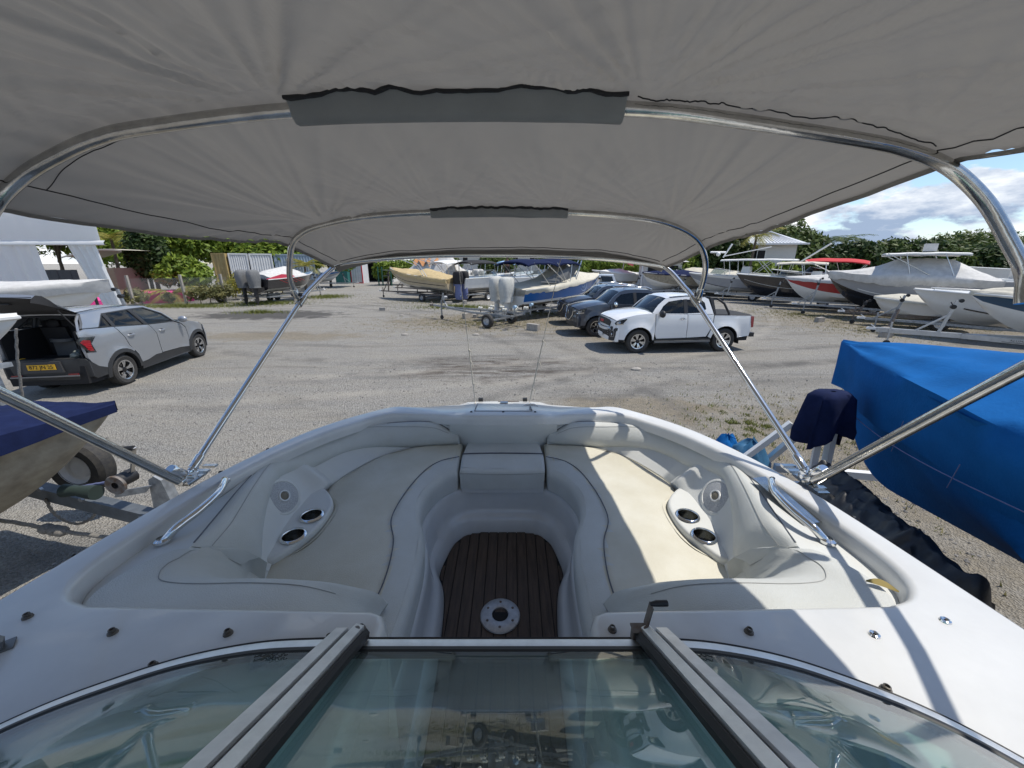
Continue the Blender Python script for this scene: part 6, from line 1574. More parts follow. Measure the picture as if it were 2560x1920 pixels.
# red and white runabout
r = rowboat('red and white runabout with a grey bow cover', 1964, 25.0, 1.90, L=6.6, B=2.3, D=1.22, rise=0.22, cols=[h_white, h_red, h_red, h_red], bottom=h_white, full=2.1)
r.deck(); r.cover([(0, 0.15), (0.3, 0.42), (0.5, 0.5), (0.7, 0.32), (1, 0.02)], tarp_grey, 0.1, 0.995, skirt=0.17, folds=0.03, seed=8)
r.trailer('silver trailer with upright winch post under the red and white runabout', tongue=0.8, group='trailers in the row on the right')
aw = rowboat('dark cabin boat with a bright red bimini behind the grey cruiser', 1924, 37.1, 2.2, L=6.8, B=2.4, D=1.25, cols=[h_black] * 4)
aw.deck(); aw.screen(0.5, 0.62, 0.5); aw.awning(0.0, 0.62, 2.50, c_red, 0.95, 0.25, legs=((0.1, 0.0), (0.25, 0.5), (0.3, 1.0)), tilt=0.12)
# black boat
k_ = rowboat('glossy black motorboat with white gunwale and beige awning', 1842, 29.0, 2.0, L=8.0, B=2.5, D=1.34, rise=0.2, cols=[h_black] * 4, bottom=h_black)
k_.deck(); k_.stripe(3.1, 0.02, 0.93, h_white, 0.02); k_.console(0.42); k_.awning(0.36, 0.70, 2.45, tarp_beige, 0.85, 0.10, legs=((0.36, 0.05), (0.5, 0.5), (0.68, 0.95)), name='awning'); k_.rails(0.55, 0.9, 0.12); k_.screen(0.55, 0.7, 0.35)
mb = MB(); mb.tube([(4.4, 0.3, 2.4), (3.0, 0.9, 3.5)], 0.05, 8); k_.part(mb, 'folded_mast', white_p, 50)
k_.trailer('galvanised trailer with a tilted coupling under the black motorboat', tongue=1.0, group='trailers in the row on the right')
w_ = rowboat('grey and white open fishing boat with glazed console beside the black boat', 1723, 33.5, 1.95, L=7.6, B=2.4, D=1.22, rise=0.22, cols=[h_grey, h_grey, h_grey, h_white])
w_.deck(); w_.stripe(2.2, 0.02, 0.85, h_black, 0.04); w_.console(0.45, 0.6, 1.05); w_.awning(0.04, 0.68, 2.6, c_white, 0.9, 0.07, legs=((0.1, 0.05), (0.2, 0.5), (0.42, 0.3), (0.5, 0.75), (0.62, 0.95)), name='awning')
mb = MB(); mb.tube([(5.2, 0.1, 2.7), (5.0, 0.1, 3.1), (4.7, 0.1, 3.7)], [0.05, 0.05, 0.07], 8); mb.tube([(5.2, -0.5, 3.1), (6.1, 0.4, 3.1)], 0.07, 8); mb.sphere((5.6, 0.0, 2.95), 0.16, 10, 7); mb.tube([(5.0, 0.5, 2.8), (2.0, 0.9, 3.4)], 0.03, 6); w_.part(mb, 'radar_arch', white_p, 50)
w_.trailer('pale trailer under the grey and white fishing boat', tongue=1.0, group='trailers in the row on the right')
d_ = rowboat('white bowed dark sided cruiser with red trim in the row behind', 1690, 37.0, 2.1, L=7.2, B=2.4, D=1.3, cols=[h_black, h_black, h_black, h_white]); d_.deck(); d_.screen(0.45, 0.6, 0.5); d_.trailer('dark trailer under the dark sided cruiser', group='trailers in the row on the right')
e_ = rowboat('cream bowed grey cruiser at the far end of the row', 1640, 40.5, 2.15, L=7.4, B=2.5, D=1.35, cols=[h_grey, h_grey, h_white, h_white]); e_.deck(); e_.cover([(0, 0.3), (0.5, 0.5), (1, 0.05)], tarp_beige, 0.0, 0.99, 0.15, 0.03, 4); e_.trailer('pale grey trailer at the far end of the row', group='trailers in the row on the right')
# nearer boats of the row
cs = rowboat('small white dinghy with a scalloped cream canvas cover', 2186, 18.0, 1.27, L=3.3, B=1.6, D=0.72, rise=0.25, full=2.9)
cs.cover([(0, 0.1), (0.4, 0.26), (0.75, 0.24), (1, 0.03)], tarp_beige, 0, 0.995, skirt=0.12, folds=0.02, seed=5)
cs.trailer('weathered trailer with rollers under the small cream covered dinghy', rusty, tongue=0.9, group='trailers in the row on the right')
wm_ = rowboat('white day boat with open bow behind the small dinghy', 2286, 15.5, 1.77, L=6.2, B=2.2, D=1.02, rise=0.2)
wm_.deck(); wm_.stripe(2.3, 0.05, 0.78, h_black, 0.05); wm_.rails(0.5, 0.92, 0.1); wm_.cover([(0, 0.25), (0.3, 0.4), (0.5, 0.1)], tarp_beige, 0.0, 0.5, 0.1, 0.03, 7); wm_.trailer('pale trailer under the white day boat', group='trailers in the row on the right')
tl = rowboat('dark teal and white sports boat under a pale bow cover with arched wheelhouse glass', 2425, 12.3, 1.86, L=6.6, B=2.4, D=1.0, rise=0.25, cols=[h_white, h_teal, h_teal, h_teal])
tl.deck(); tl.cover([(0.5, 0.42), (0.7, 0.36), (0.9, 0.22), (1, 0.04)], tarp_beige, 0.45, 0.995, 0.10, 0.035, 9); tl.screen(0.40, 0.58, 0.75); tl.rails(0.1, 0.45, 0.35)
mb = MB()
for sg in (1, -1): mb.tube([(2.3, sg * 1.05, 1.1), (2.0, sg * 0.95, 1.9), (1.6, sg * 0.8, 2.25), (1.2, 0, 2.35)], 0.05, 8)
tl.part(mb, 'arch', white_p, 50)
tt_ = tl.trailer('long bare aluminium trailer with lettered beam under the teal sports boat', mat('trailer_alu', (0.55, 0.56, 0.57), 0.4, 0.8, var=0.2, vscale=6), tongue=1.9, group='trailers in the row on the right', tube_w=0.15)
al_ = R(-16.2)
mb = MB(); mb.box((0, 0.0, 0), (0.62, 0.006, 0.12)); pl2 = mb.xf(Matrix.Translation((5.42, 0.42, 0.52)) @ Matrix.Rotation(al_, 4, 'Z')).build('name_plate', MATS['trailer_alu'], tt_, 0)
text_mesh('ALUMI', 0.085, 'plate_lettering', blackp, pl2, Matrix.Translation((5.42, 0.427, 0.53)) @ Matrix.Rotation(al_ + PI, 4, 'Z') @ Matrix.Rotation(PI / 2, 4, 'X'), 1.15)
mb = MB(); mb.box((0, 0.004, -0.042), (0.56, 0.004, 0.014)); mb.xf(Matrix.Translation((5.42, 0.422, 0.52)) @ Matrix.Rotation(al_, 4, 'Z')).build('plate_line', blackp, pl2, 0)
fl = Boat('large white flybridge cruiser partly hidden at the end of the row', (px(2300, 30, 2.2), 30), RH, 9, 3.0, 1.6, 0.6, group=G_ROW); fl.deck(); fl.console(0.4, 0.8, 1.3); fl.awning(0.2, 0.5, 3.3, c_white, 0.7, 0.08, name='hard_top')

# ---- middle of the yard: blue boat with twin covered engines
bb = Boat('blue and white boat under a cream cover with navy bimini', (5.35, 24.6), (0.74, 0.67), 7.4, 2.5, 0.98, 0.52, cols=[h_white, h_blue, h_blue, h_blue], qs=(0.12, 0.5, 0.8, 1.0), rise=0.36, bow_up=0.25)
bb.deck(); bb.stripe(2.05, 0.01, 0.94, h_white, 0.06)
bb.cover([(0, 0.08), (0.15, 0.28), (0.30, 0.42), (0.44, 0.95), (0.52, 1.12), (0.60, 0.85), (0.68, 0.48), (0.82, 0.24), (1, 0.03)], tarp_beige, 0.0, 0.995, skirt=0.3, folds=0.05, seed=2, power=1.35, skf=lambda t: lerp(0.34, 0.08, smooth01(t * 1.3)))
mb = MB(); mb.loft([[Vector((bb.L * lerp(a, b, t), -y - 0.045, bb.zsh(0.4) + z0 + (z1 - z0) * t)) for t in np.linspace(0, 1, 6)] for (a, b, y, z0, z1) in ((0.16, 0.50, 0.92, 0.18, 1.02), (0.30, 0.50, 1.05, 0.10, 1.0), (0.46, 0.56, 0.98, 0.12, 0.95))]); bb.part(mb, 'dark_cover_panel', tarp_dgrey, 50)
bb.awning(0.02, 0.30, 2.42, tarp_navy, 0.95, 0.18, legs=((0.25, 0.2), (0.42, 0.6)), name='bimini'); bb.awning(0.30, 0.56, 2.46, tarp_navy, 0.95, 0.22, legs=((0.42, 0.0), (0.44, 0.6), (0.50, 1.0)), name='bimini')
mb = MB()
for sg in (1, -1): mb.tube([(bb.L * 0.44, sg * 1.0, bb.zsh(0.44)), (bb.L * 0.56, sg * 0.95, 2.35)], 0.03, 8); mb.tube([(bb.L * 0.50, sg * 1.0, bb.zsh(0.5)), (bb.L * 0.60, sg * 0.95, 2.35)], 0.03, 8)
bb.part(mb, 'tower', rail_m, 50)
for y in (0.36, -0.36): bb.engine(y, tarp_white if False else mat('engine_cover_pale', (0.56, 0.56, 0.53), 0.85, var=0.2, vscale=8, bump=0.2, bscale=30) if 'engine_cover_pale' not in MATS else MATS['engine_cover_pale'], white_p, -0.50, 0, 1.22, 0.95, low=0.2)
mb = MB(); mb.lathe([(0.24, 0), (0.265, 0)], (0, 0, 0), 'y', 24); mb.lathe([(0.0, 0), (0.05, 0.0)], (0.02, 0, 0.08), 'y', 8); mb.box((0.0, 0, -0.05), (0.22, 0.003, 0.05)); mb.box((-0.06, 0, 0.06), (0.05, 0.003, 0.12)); mb.box((0.08, 0, 0.0), (0.05, 0.003, 0.10))
mb.v = [(v[0] + 4.55, v[1] - bb.hb(4.55 / 7.4) * 0.905 - 0.03, v[2] + 1.02) for v in mb.v]; bb.part(mb, 'round_emblem', mat('pale_blue_print', (0.42, 0.55, 0.72), 0.5), 0)
bb.trailer('white twin axle trailer with mudguards under the blue boat', galv, axle=(0.40, 0.49), wr=0.33, fender=white_p, tongue=1.2)
# tan covered boat and its neighbours
tb_ = Boat('tan boat under a tan canvas cover with bent awning poles', (-9.9, 32.5), (-0.85, 0.53), 6.9, 2.4, 1.0, 0.62, cols=[h_tan, h_tan, h_tan, h_tan], bottom=h_white, rise=0.36, bow_up=0.4)
tb_.deck(); tb_.stripe(3.2, 0.03, 0.9, h_black, 0.05); tb_.cover([(0, 0.1), (0.2, 0.3), (0.42, 0.5), (0.50, 0.18), (0.62, 0.30), (0.8, 0.12), (1, 0.03)], tarp_tan, 0.0, 0.995, skirt=0.28, folds=0.06, seed=6)
mb = MB()
for tq in ((0.26, 0.55), (0.30, 0.72)):
    for sg in (1, -1): mb.tube([Vector((tb_.L * tq[0], sg * 1.1, tb_.zsh(0.3))), Vector((tb_.L * (tq[0] + 0.10), sg * 1.1, tb_.zsh(0.3) + 0.8)), Vector((tb_.L * tq[1], sg * 0.95, tb_.zsh(0.3) + 1.35))], 0.028, 6)
tb_.part(mb, 'bent_pole', rail_m, 50)
mb = MB(); mb.loft([[tb_.sheer(t, -1 * sgx, 1.01, -0.52 + 0.1 * t) for t in np.linspace(0.02, 0.9, 12)] for sgx in (1,)] + [[tb_.sheer(t, -1, 1.012, -0.56 + 0.1 * t) for t in np.linspace(0.02, 0.9, 12)]])
dk = mat('engine_cover_black', (0.02, 0.02, 0.022), 0.8, var=0.2, vscale=10); slb = mat('slate_blue_cloth', (0.16, 0.19, 0.36), 0.85, var=0.2, vscale=7)
for y in (0.34, -0.34):
    e = tb_.engine(y, dk, slb, -0.45, 0, 1.15, 0.95)
    mb = MB(); mb.loft([[Vector((-0.45 + r_ * math.cos(a) * 1.1, y + r_ * math.sin(a) * 0.85, z)) for a in np.linspace(0, 2 * PI, 16, endpoint=False)] for z, r_ in ((0.78, 0.26), (0.3, 0.25), (-0.1, 0.27), (-0.38, 0.22), (-0.42, 0.1))], ring_closed=True, cap=True); tb_.part(mb, 'leg_cover', slb, 50, e)
tb_.trailer('rusty dark trailer with tall winch post under the tan boat', rusty, tongue=1.3, wr=0.30, col_wheel=galv)
gt = Boat('boat hidden under a tall grey tarpaulin tent with orange cloth on top', (px(1010, 37, 2), 37), (-0.9, 0.43), 7.5, 2.6, 1.1, 0.6, rise=0.3)
gt.cover([(0, 0.4), (0.18, 0.6), (0.3, 1.7), (0.5, 2.1), (0.7, 1.5), (0.9, 0.3), (1, 0.05)], tarp_grey, 0, 1.0, skirt=0.3, folds=0.09, seed=12, power=1.2)
mb = MB(); mb.loft([[Vector((gt.L * t, q * 1.0, gt.zsh(t) + 1.75 - 0.9 * abs(q) + 0.25 * math.sin(t * 60) * abs(q))) for q in np.linspace(-1, 1, 11)] for t in np.linspace(0.42, 0.74, 16)]); gt.part(mb, 'orange_cloth', c_orange, 60)
for y in (0.3, -0.3): gt.engine(y, tarp_dgrey if False else tarp_grey, blackp, -0.4, 0, 1.1)
gt.trailer('dark trailer under the tall grey tarpaulin tent', rusty)
# black and red boat by the fence on the left
br = Boat('black and red speedboat with two grey covered outboards by the fence', (-16.6, 33.2), (0.13, 0.99), 6.4, 2.3, 0.95, 0.72, cols=[h_black] * 4, bottom=h_white, rise=0.3, bow_up=0.1)
br.deck(0, 1, h_black); br.cover([(0.0, 0.15), (0.2, 0.55), (0.5, 0.72), (0.66, 0.35), (0.72, 0.05)], tarp_grey, 0.08, 0.70, 0.05, 0.03, 15, k=0.88)
for k in range(5): 
    mb = MB(); a = 0.16 + 0.075 * k; q0, q1 = br.sheer(a, -1, 1.012, -0.08), br.sheer(a + 0.12, -1, 0.985, -0.34)
    mb.bar(q0, q1, 0.045, 0.02); br.part(mb, 'red_stripe', h_red, 0)
mb = MB(); mb.loft([[br.sheer(t, sg, 0.99, 0.0) for t in np.linspace(0.0, 0.42, 8)] for sg in (-1,)] + [[br.sheer(t, -1, 0.84, 0.30 * (1 - abs(t - 0.25) / 0.3)) for t in np.linspace(0.0, 0.42, 8)]]); br.part(mb, 'red_coaming', h_red, 40)
for y in (0.42, -0.42): br.engine(y, tarp_dgrey, blackp, -0.5, 0, 1.3, 0.95, low=0.12)
br.screen(0.66, 0.78, 0.3); br.trailer('grey twin axle trailer under the black and red speedboat', galv, axle=(0.40, 0.52), wr=0.30)
sb = Boat('small blue and white runabout on its trailer at the far left of the lane', (px(852, 46.5, 1.6), 46.5), (0.98, 0.2), 6, 2.2, 0.9, 0.65, cols=[h_grey, h_grey, h_blue, h_blue]); sb.deck(0, 1, h_blue); sb.screen(0.5, 0.65, 0.5); sb.cover([(0, 0.3), (0.3, 0.6), (0.45, 0.2)], tarp_white, 0, 0.45, 0.1, 0.05, 4); sb.trailer('trailer with a jockey wheel under the small blue runabout', tongue=1.6)
# far clutter behind
for label, bx, y, hd_, L_, m_, aw_, cv_ in (
    ('white cabin cruiser with a white canvas awning behind the blue boat', 1215, 36, (0.6, 0.8), 6.5, [h_white] * 4, c_white, None),
    ('white open boat with a pale blue awning in the far row', 1330, 40, (0.5, 0.86), 6.0, [h_white] * 4, mat('pale_blue_canvas', (0.30, 0.48, 0.72), 0.8), None),
    ('grey sided boat with a folded dark bimini in the far row', 1405, 34, (0.8, 0.6), 6.2, [h_grey, h_grey, h_white, h_white], tarp_navy, None),
    ('white dinghy with a domed white cover in the far row', 1500, 40, (-0.8, -0.5), 4.5, [h_white] * 4, None, tarp_white),
    ('grey boat with a dark blue canvas cover in the far row', 1605, 34, (-0.97, -0.2), 6.5, [h_dirty] * 4, None, tarp_navy),
    ('black sided launch with white deck in the far row', 1480, 44, (-0.97, 0.1), 8.0, [h_black, h_black, h_white, h_white], None, None),
    ('white runabout with a black awning behind the cream covered boat', 1285, 33.5, (0.7, 0.7), 6.0, [h_white] * 4, dk, None),
    ('white sloped hull with a navy cover beside the far hedge', 1075, 44, (-0.9, -0.3), 6.0, [h_white] * 4, None, tarp_navy)):
    b_ = Boat(label, (px(bx, y, 1.9), y), hd_, L_, 2.3, 1.05, 0.62, cols=m_, group='boats crowded in the far rows'); b_.deck()
    if aw_: b_.awning(0.1, 0.55, 2.35, aw_, 0.9, 0.2, legs=((0.15, 0.0), (0.3, 0.5), (0.5, 1.0))); b_.screen(0.5, 0.65, 0.45)
    if cv_: b_.cover([(0, 0.15), (0.4, 0.45), (0.7, 0.3), (1, 0.03)], cv_, 0, 0.995, 0.12, 0.04, bx * 0.01)
    b_.trailer('trailer under the ' + label.split(' in ')[0].split(' behind ')[0].split(' beside ')[0], group='trailers in the far rows')

# ---- nearest neighbours
bt = Boat('tall boat wrapped in a bright blue tarpaulin right beside us', (3.62, 4.12), (-0.10, 0.995), 6.6, 2.5, 1.12, 0.62, cols=[tarp_blue] * 4, bottom=tarp_blue, rise=0.14, full=2.0, stem=0.86, rail=False, wr=0.10, qs=(0.12, 0.3, 0.6, 1.0))
bt.cover([(0, 0.3), (0.4, 0.45), (0.7, 0.35), (0.9, 0.16), (1, 0.02)], tarp_blue, 0.0, 1.0, skirt=0.7, folds=0.035, seed=20, k=1.02, wave=0.4, power=1.5, skf=lambda t: lerp(0.95, 0.62, t))
for tt, dz, ln in ((0.72, -0.30, 0.22), (0.62, -0.45, 0.3), (0.80, -0.25, 0.3)):
    mb = MB(); mb.tube([bt.sheer(tt, 1, 1.0, dz) + Vector((0, 0.03, 0)), bt.sheer(tt + 0.01, 1, 0.94, dz - ln) + Vector((0, 0.03, 0))], 0.003, 4); bt.part(mb, 'tie_cord', MATS['slate_blue_cloth'], 0)
mb = MB(); mb.tube([bt.sheer(t, 1, 0.93 - 0.05 * t, -0.42 - 0.1 * math.sin(t * 9)) + Vector((0, 0.055, 0)) for t in np.linspace(0.35, 0.93, 30)], 0.004, 4); bt.part(mb, 'seam_cord', MATS['slate_blue_cloth'], 0)
bt.trailer('grey trailer frame under the blue tarpaulin boat', galv, tongue=-0.4, post=False, axle=(0.35,), rk=0.16)
nb = Boat('navy covered boat with a weathered hull on our left', (-3.62, 3.25), (0.86, 0.51), 5.2, 2.2, 0.82, 0.52, cols=[h_dirty] * 4, bottom=h_dirty, rise=0.20, full=2.6, rail=False)
nb.cover([(0, 0.2), (0.4, 0.40), (0.7, 0.25), (0.9, 0.10), (1, 0.02)], tarp_navy, 0.0, 1.0, skirt=0.34, folds=0.05, seed=31, k=1.03, wave=0.5, skf=lambda t: lerp(0.40, 0.07, max(0, t) ** 3))
gb = Boat('boat under a sagging pale grey tarpaulin beyond the silver car', (px(268, 13.6, 2.2), 13.6), (0.97, 0.22), 7.5, 2.6, 1.05, 0.72, cols=[h_white] * 4, rise=0.38, full=3.0, rail=False)
gb.cover([(0, 0.55), (0.35, 0.55), (0.62, 0.22), (0.80, 0.16), (1, 0.03)], tarp_grey, 0.0, 1.0, skirt=0.5, folds=0.05, seed=40, k=1.04, wave=0.5, power=1.5, skf=lambda t: 0.45)
gb.trailer('trailer under the sagging grey tarpaulin beyond the car', galv)
# ------------------------------------------------------------------ plants
def leaf_mat(name, c0, c1, tr=0.25):
    m = bpy.data.materials.new(name); m.use_nodes = True
    nt = m.node_tree; L = nt.links.new
    b = nt.nodes['Principled BSDF']; b.inputs['Roughness'].default_value = 0.55; b.inputs['Specular IOR Level'].default_value = 0.3
    g = nt.nodes.new('ShaderNodeNewGeometry')
    r = nt.nodes.new('ShaderNodeValToRGB'); r.color_ramp.elements[0].color = (*c0, 1); r.color_ramp.elements[1].color = (*c1, 1)
    L(g.outputs['Random Per Island'], r.inputs[0]); L(r.outputs[0], b.inputs['Base Color'])
    t = nt.nodes.new('ShaderNodeBsdfTranslucent'); L(r.outputs[0], t.inputs[0])
    ms = nt.nodes.new('ShaderNodeMixShader'); ms.inputs[0].default_value = tr
    L(b.outputs[0], ms.inputs[1]); L(t.outputs[0], ms.inputs[2]); L(ms.outputs[0], nt.nodes['Material Output'].inputs[0])
    MATS[name] = m; return m
lf_green = leaf_mat('leaf_bright', (0.09, 0.15, 0.016), (0.26, 0.34, 0.05))
lf_dark = leaf_mat('leaf_dark', (0.016, 0.038, 0.010), (0.07, 0.11, 0.03))
lf_mid = leaf_mat('leaf_mid', (0.04, 0.075, 0.016), (0.13, 0.175, 0.045))
lf_yel = leaf_mat('leaf_yellow', (0.10, 0.12, 0.02), (0.36, 0.31, 0.06))
lf_olive = leaf_mat('leaf_dry', (0.14, 0.13, 0.05), (0.34, 0.29, 0.14))
lf_scrub = leaf_mat('leaf_scrub', (0.08, 0.09, 0.03), (0.26, 0.24, 0.10))
lf_grass = leaf_mat('grass_dry', (0.13, 0.13, 0.05), (0.34, 0.30, 0.15))
lf_grn2 = leaf_mat('grass_green', (0.07, 0.10, 0.02), (0.24, 0.25, 0.06))
bark = mat('bark', (0.12, 0.095, 0.07), 0.9, var=0.4, vscale=12, bump=0.3)
def raw_mesh(name, V, F, m_, parent=None, nper=4):
    me = bpy.data.meshes.new(name)
    V = np.asarray(V, np.float32).reshape(-1, 3); nf = len(V) // nper
    me.vertices.add(len(V)); me.vertices.foreach_set('co', V.ravel())
    me.loops.add(nf * nper); me.loops.foreach_set('vertex_index', np.arange(nf * nper, dtype=np.int32))
    me.polygons.add(nf); me.polygons.foreach_set('loop_start', np.arange(0, nf * nper, nper, dtype=np.int32))
    me.materials.append(m_); me.update(calc_edges=True)
    o = bpy.data.objects.new(name, me); COL.objects.link(o)
    if parent: o.parent = parent
    return o
def leaves(blobs, n, size, seed, flat=0.5, elong=1.7, gap=0.0):
    """Leaf-shaped quads spread near the surface of many ellipsoid clumps: (cx, cy, cz, rx, ry, rz)."""
    g = np.random.default_rng(seed)
    B_ = np.array(blobs, float); vol = B_[:, 3] * B_[:, 4] + B_[:, 5] * B_[:, 3]; idx = g.choice(len(B_), n, p=vol / vol.sum())
    d = g.normal(size=(n, 3)); d /= np.linalg.norm(d, axis=1)[:, None]
    r = g.uniform(0.45, 1.0, n) ** 0.5
    c = B_[idx, :3] + d * r[:, None] * B_[idx, 3:] * g.uniform(0.85, 1.12, n)[:, None]
    nrm = d * 0.8 + g.normal(size=(n, 3)) * 0.7 + np.array([0, 0, flat]); nrm /= np.linalg.norm(nrm, axis=1)[:, None]
    a = np.cross(nrm, g.normal(size=(n, 3))); a /= np.linalg.norm(a, axis=1)[:, None]
    b = np.cross(nrm, a)
    s = size * g.uniform(0.6, 1.4, n)[:, None]
    return np.stack([c - a * s * elong, c + b * s * 0.6, c + a * s * elong, c - b * s * 0.6], 1)
def clumps(c, r, k, seed, sub=0.42):
    g = np.random.default_rng(seed); out = []
    for _ in range(k):
        d = g.normal(size=3); d /= np.linalg.norm(d); d[2] = abs(d[2]) * 0.9 - 0.25
        f = g.uniform(0.45, 0.85); q = g.uniform(0.7, 1.3) * sub
        out.append((c[0] + d[0] * r[0] * f, c[1] + d[1] * r[1] * f, c[2] + d[2] * r[2] * f, r[0] * q, r[1] * q, r[2] * q))
    return out
def tree(name, label, x, y, h, r, rz_, m_, n=5000, leaf=0.16, k=16, seed=1, group=None, cat='tree', limbs=5, trunk=0.16, sub=0.42):
    t = thing(name, label, cat, (x, y, 0), 0, group)
    cz_ = h - rz_
    bl = clumps((0, 0, cz_), (r, r * 0.9, rz_), k, seed, sub)
    raw_mesh('crown', leaves(bl, n, leaf, seed), None, m_, t)
    mb = MB(); g = random.Random(seed)
    mb.tube([(0, 0, 0), (0.1 * r * 0.3, 0, cz_ * 0.5), (0, 0.05, cz_)], [trunk, trunk * 0.8, trunk * 0.5], 7)
    for i in range(limbs):
        b = bl[i % len(bl)]; mb.tube([(0, 0, cz_ * g.uniform(0.4, 0.9)), (b[0] * 0.5, b[1] * 0.5, (cz_ + b[2]) / 2), (b[0], b[1], b[2])], [trunk * 0.5, trunk * 0.35, trunk * 0.15], 5)
    mb.build('trunk', bark, t, 40); return t
def palm(name, label, x, y, h, fr, L_, m_, seed, group=None, wind=(0, 0), cat='palm tree', z0=0.0, dens=26):
    t = thing(name, label, cat, (x, y, z0), 0, group)
    g = np.random.default_rng(seed)
    if h > 0.5:
        mb = MB(); mb.tube([(0.25 * math.sin(2 * q) * q, 0, h * q) for q in np.linspace(0, 1, 8)], [0.15 - 0.06 * q for q in np.linspace(0, 1, 8)], 8); mb.build('trunk', bark, t, 40)
    top = np.array([0.25 * math.sin(2) if h > 0.5 else 0, 0, h])
    for i in range(fr):
        a = 2 * PI * i / fr + g.uniform(-0.3, 0.3); up_ = g.uniform(0.3, 1.2); l = L_ * g.uniform(0.75, 1.1)
        V = []; P = []
        for q in np.linspace(0, 1, dens):
            rr_ = l * q * math.cos(up_ * (1 - q * 0.8)); zz = l * (math.sin(up_) * q - 0.75 * q * q * (0.6 + 0.5 * math.cos(up_)))
            P.append(top + np.array([math.cos(a) * rr_ + wind[0] * q * q * l, math.sin(a) * rr_ + wind[1] * q * q * l, zz]))
        for j in range(1, dens):
            p = P[j]; tdir = P[j] - P[j - 1]; tdir /= np.linalg.norm(tdir) + 1e-9
            side = np.cross(tdir, [0, 0, 1]); side /= np.linalg.norm(side) + 1e-9
            ll = l * 0.28 * math.sin(PI * min(1, 0.12 + 0.88 * j / dens)) ** 0.7 + 0.04
            for sg in (1, -1):
                e = p + side * sg * ll * 0.8 + tdir * ll * 0.55 - np.array([0, 0, ll * 0.35 * g.uniform(0.6, 1.5)])
                w = tdir * l * 0.016
                V += [p - w, p + w, e + w * 0.3, e - w * 0.3]
        o = raw_mesh('frond', V, None, m_, t)
    return t
TB = 'trees and bushes of the overgrown bank on the left'
bank = [(-40.5, 36, 8.5, 4.6, 3.4, lf_green, 5200), (-35.5, 39, 8.0, 4.4, 3.6, lf_green, 6500), (-30.5, 41.5, 7.6, 4.4, 3.4, lf_green, 6500), (-25.8, 44, 7.0, 4.2, 3.2, lf_green, 6500), (-21.5, 47, 6.0, 3.6, 2.8, lf_green, 5000)]
bl_ = ['tall mid green tree beside the white tent', 'bright green leafy tree behind the small brown shed', 'bright green vine covered tree above the yellow container', 'bright green bush above the white containers', 'lower bright green bush above the grey container']
for i, (x, y, h, r, rz_, m_, n) in enumerate(bank): tree('overgrown_tree', bl_[i], x, y, h, r, rz_, m_, n, 0.17, 26, 30 + i, TB, limbs=4, sub=0.38)
tree('dark_cypress', 'narrow dark green conifer standing before the bright bank', -28.2, 31.5, 6.2, 1.35, 3.0, lf_dark, 4500, 0.13, 22, 51, sub=0.5)
tree('round_bush', 'dense leafy bush at the foot of the narrow conifer', -25.6, 31.2, 3.7, 1.9, 1.8, lf_green, 3500, 0.14, 16, 52, cat='bush', limbs=3)
for i, (bx, y, h, L_, lab) in enumerate(((300, 33, 4.6, 2.6, 'yellowing palm rising behind the tent corner'), (415, 28.5, 0.6, 2.2, 'low yellow green palm clump behind the wire fence'), (640, 34, 1.1, 2.2, 'small palm between the containers and the black speedboat'), (672, 36, 1.3, 2.0, 'small palm in front of the white container'), (760, 41, 2.4, 2.2, 'thin yellow palm beside the bimini pole at the lane'))):
    palm('palm', lab, px(bx, y), y, h, 11, L_, lf_yel, 70 + i, 'palms along the fence')
for i, (bx, y, h, r) in enumerate(((340, 26.9, 1.2, 0.5), (408, 26.8, 0.9, 0.35), (490, 27, 1.5, 0.7), (515, 27.3, 1.4, 1.0), (548, 28, 1.5, 0.8), (318, 25.6, 1.2, 0.6), (580, 31, 2.0, 1.4), (620, 35, 2.2, 1.5))):
    tree('scrub', ['dry grassy scrub left of the fence post', 'olive scrub behind the pink mat', 'tall dry scrub right of the second fence post', 'olive scrub near the worn tyre', 'dry scrub beside the covered outboards', 'scrub twigs over the grey tarpaulin bow', 'green scrub behind the speedboat engines', 'green scrub before the white container'][i], px(bx, y), y, h, r, h * 0.5, lf_scrub if i < 6 else lf_yel, 420 if i < 6 else 900, 0.08, 12, 90 + i, 'scrub along the fence', 'bush', 3, 0.03, 0.5)
# right hand background
HB = 'hedge trees along the right boundary'
hl = ['dark hedge tree beside the wind blown palms', 'dark hedge tree behind the red bimini', 'dark pointed hedge tree behind the grey cruiser', 'dark hedge tree left of the white hard top', 'dark hedge tree under the roof box', 'dark hedge tree right of the white hard top', 'dark hedge tree before the domed tree', 'dark hedge tree above the corrugated fence', 'dark hedge tree behind the flybridge cruiser', 'dark hedge tree at the right end behind the bimini tube']
for i, bx in enumerate((2010, 2070, 2130, 2190, 2250, 2310, 2370, 2430, 2500, 2570)):
    y = 44 - i * 0.4; top = [5.0, 5.2, 5.7, 5.6, 5.9, 5.3, 5.0, 5.0, 5.0, 5.2][i]
    tree('hedge_tree', hl[i], px(bx, y, 3), y, top, 2.7, 2.5, lf_dark if i % 3 else lf_mid, 4200, 0.17, 22, 110 + i, HB, limbs=3)
tree('domed_tree', 'broad dome shaped tree rising over the right hedge', px(2420, 62, 5), 62, 8.0, 7.0, 3.6, lf_mid, 9000, 0.20, 40, 131)
tree('spreading_tree', 'light green spreading tree beside the white house', px(1965, 47, 5), 47, 8.3, 4.4, 3.6, lf_mid, 8000, 0.15, 34, 132, sub=0.3)
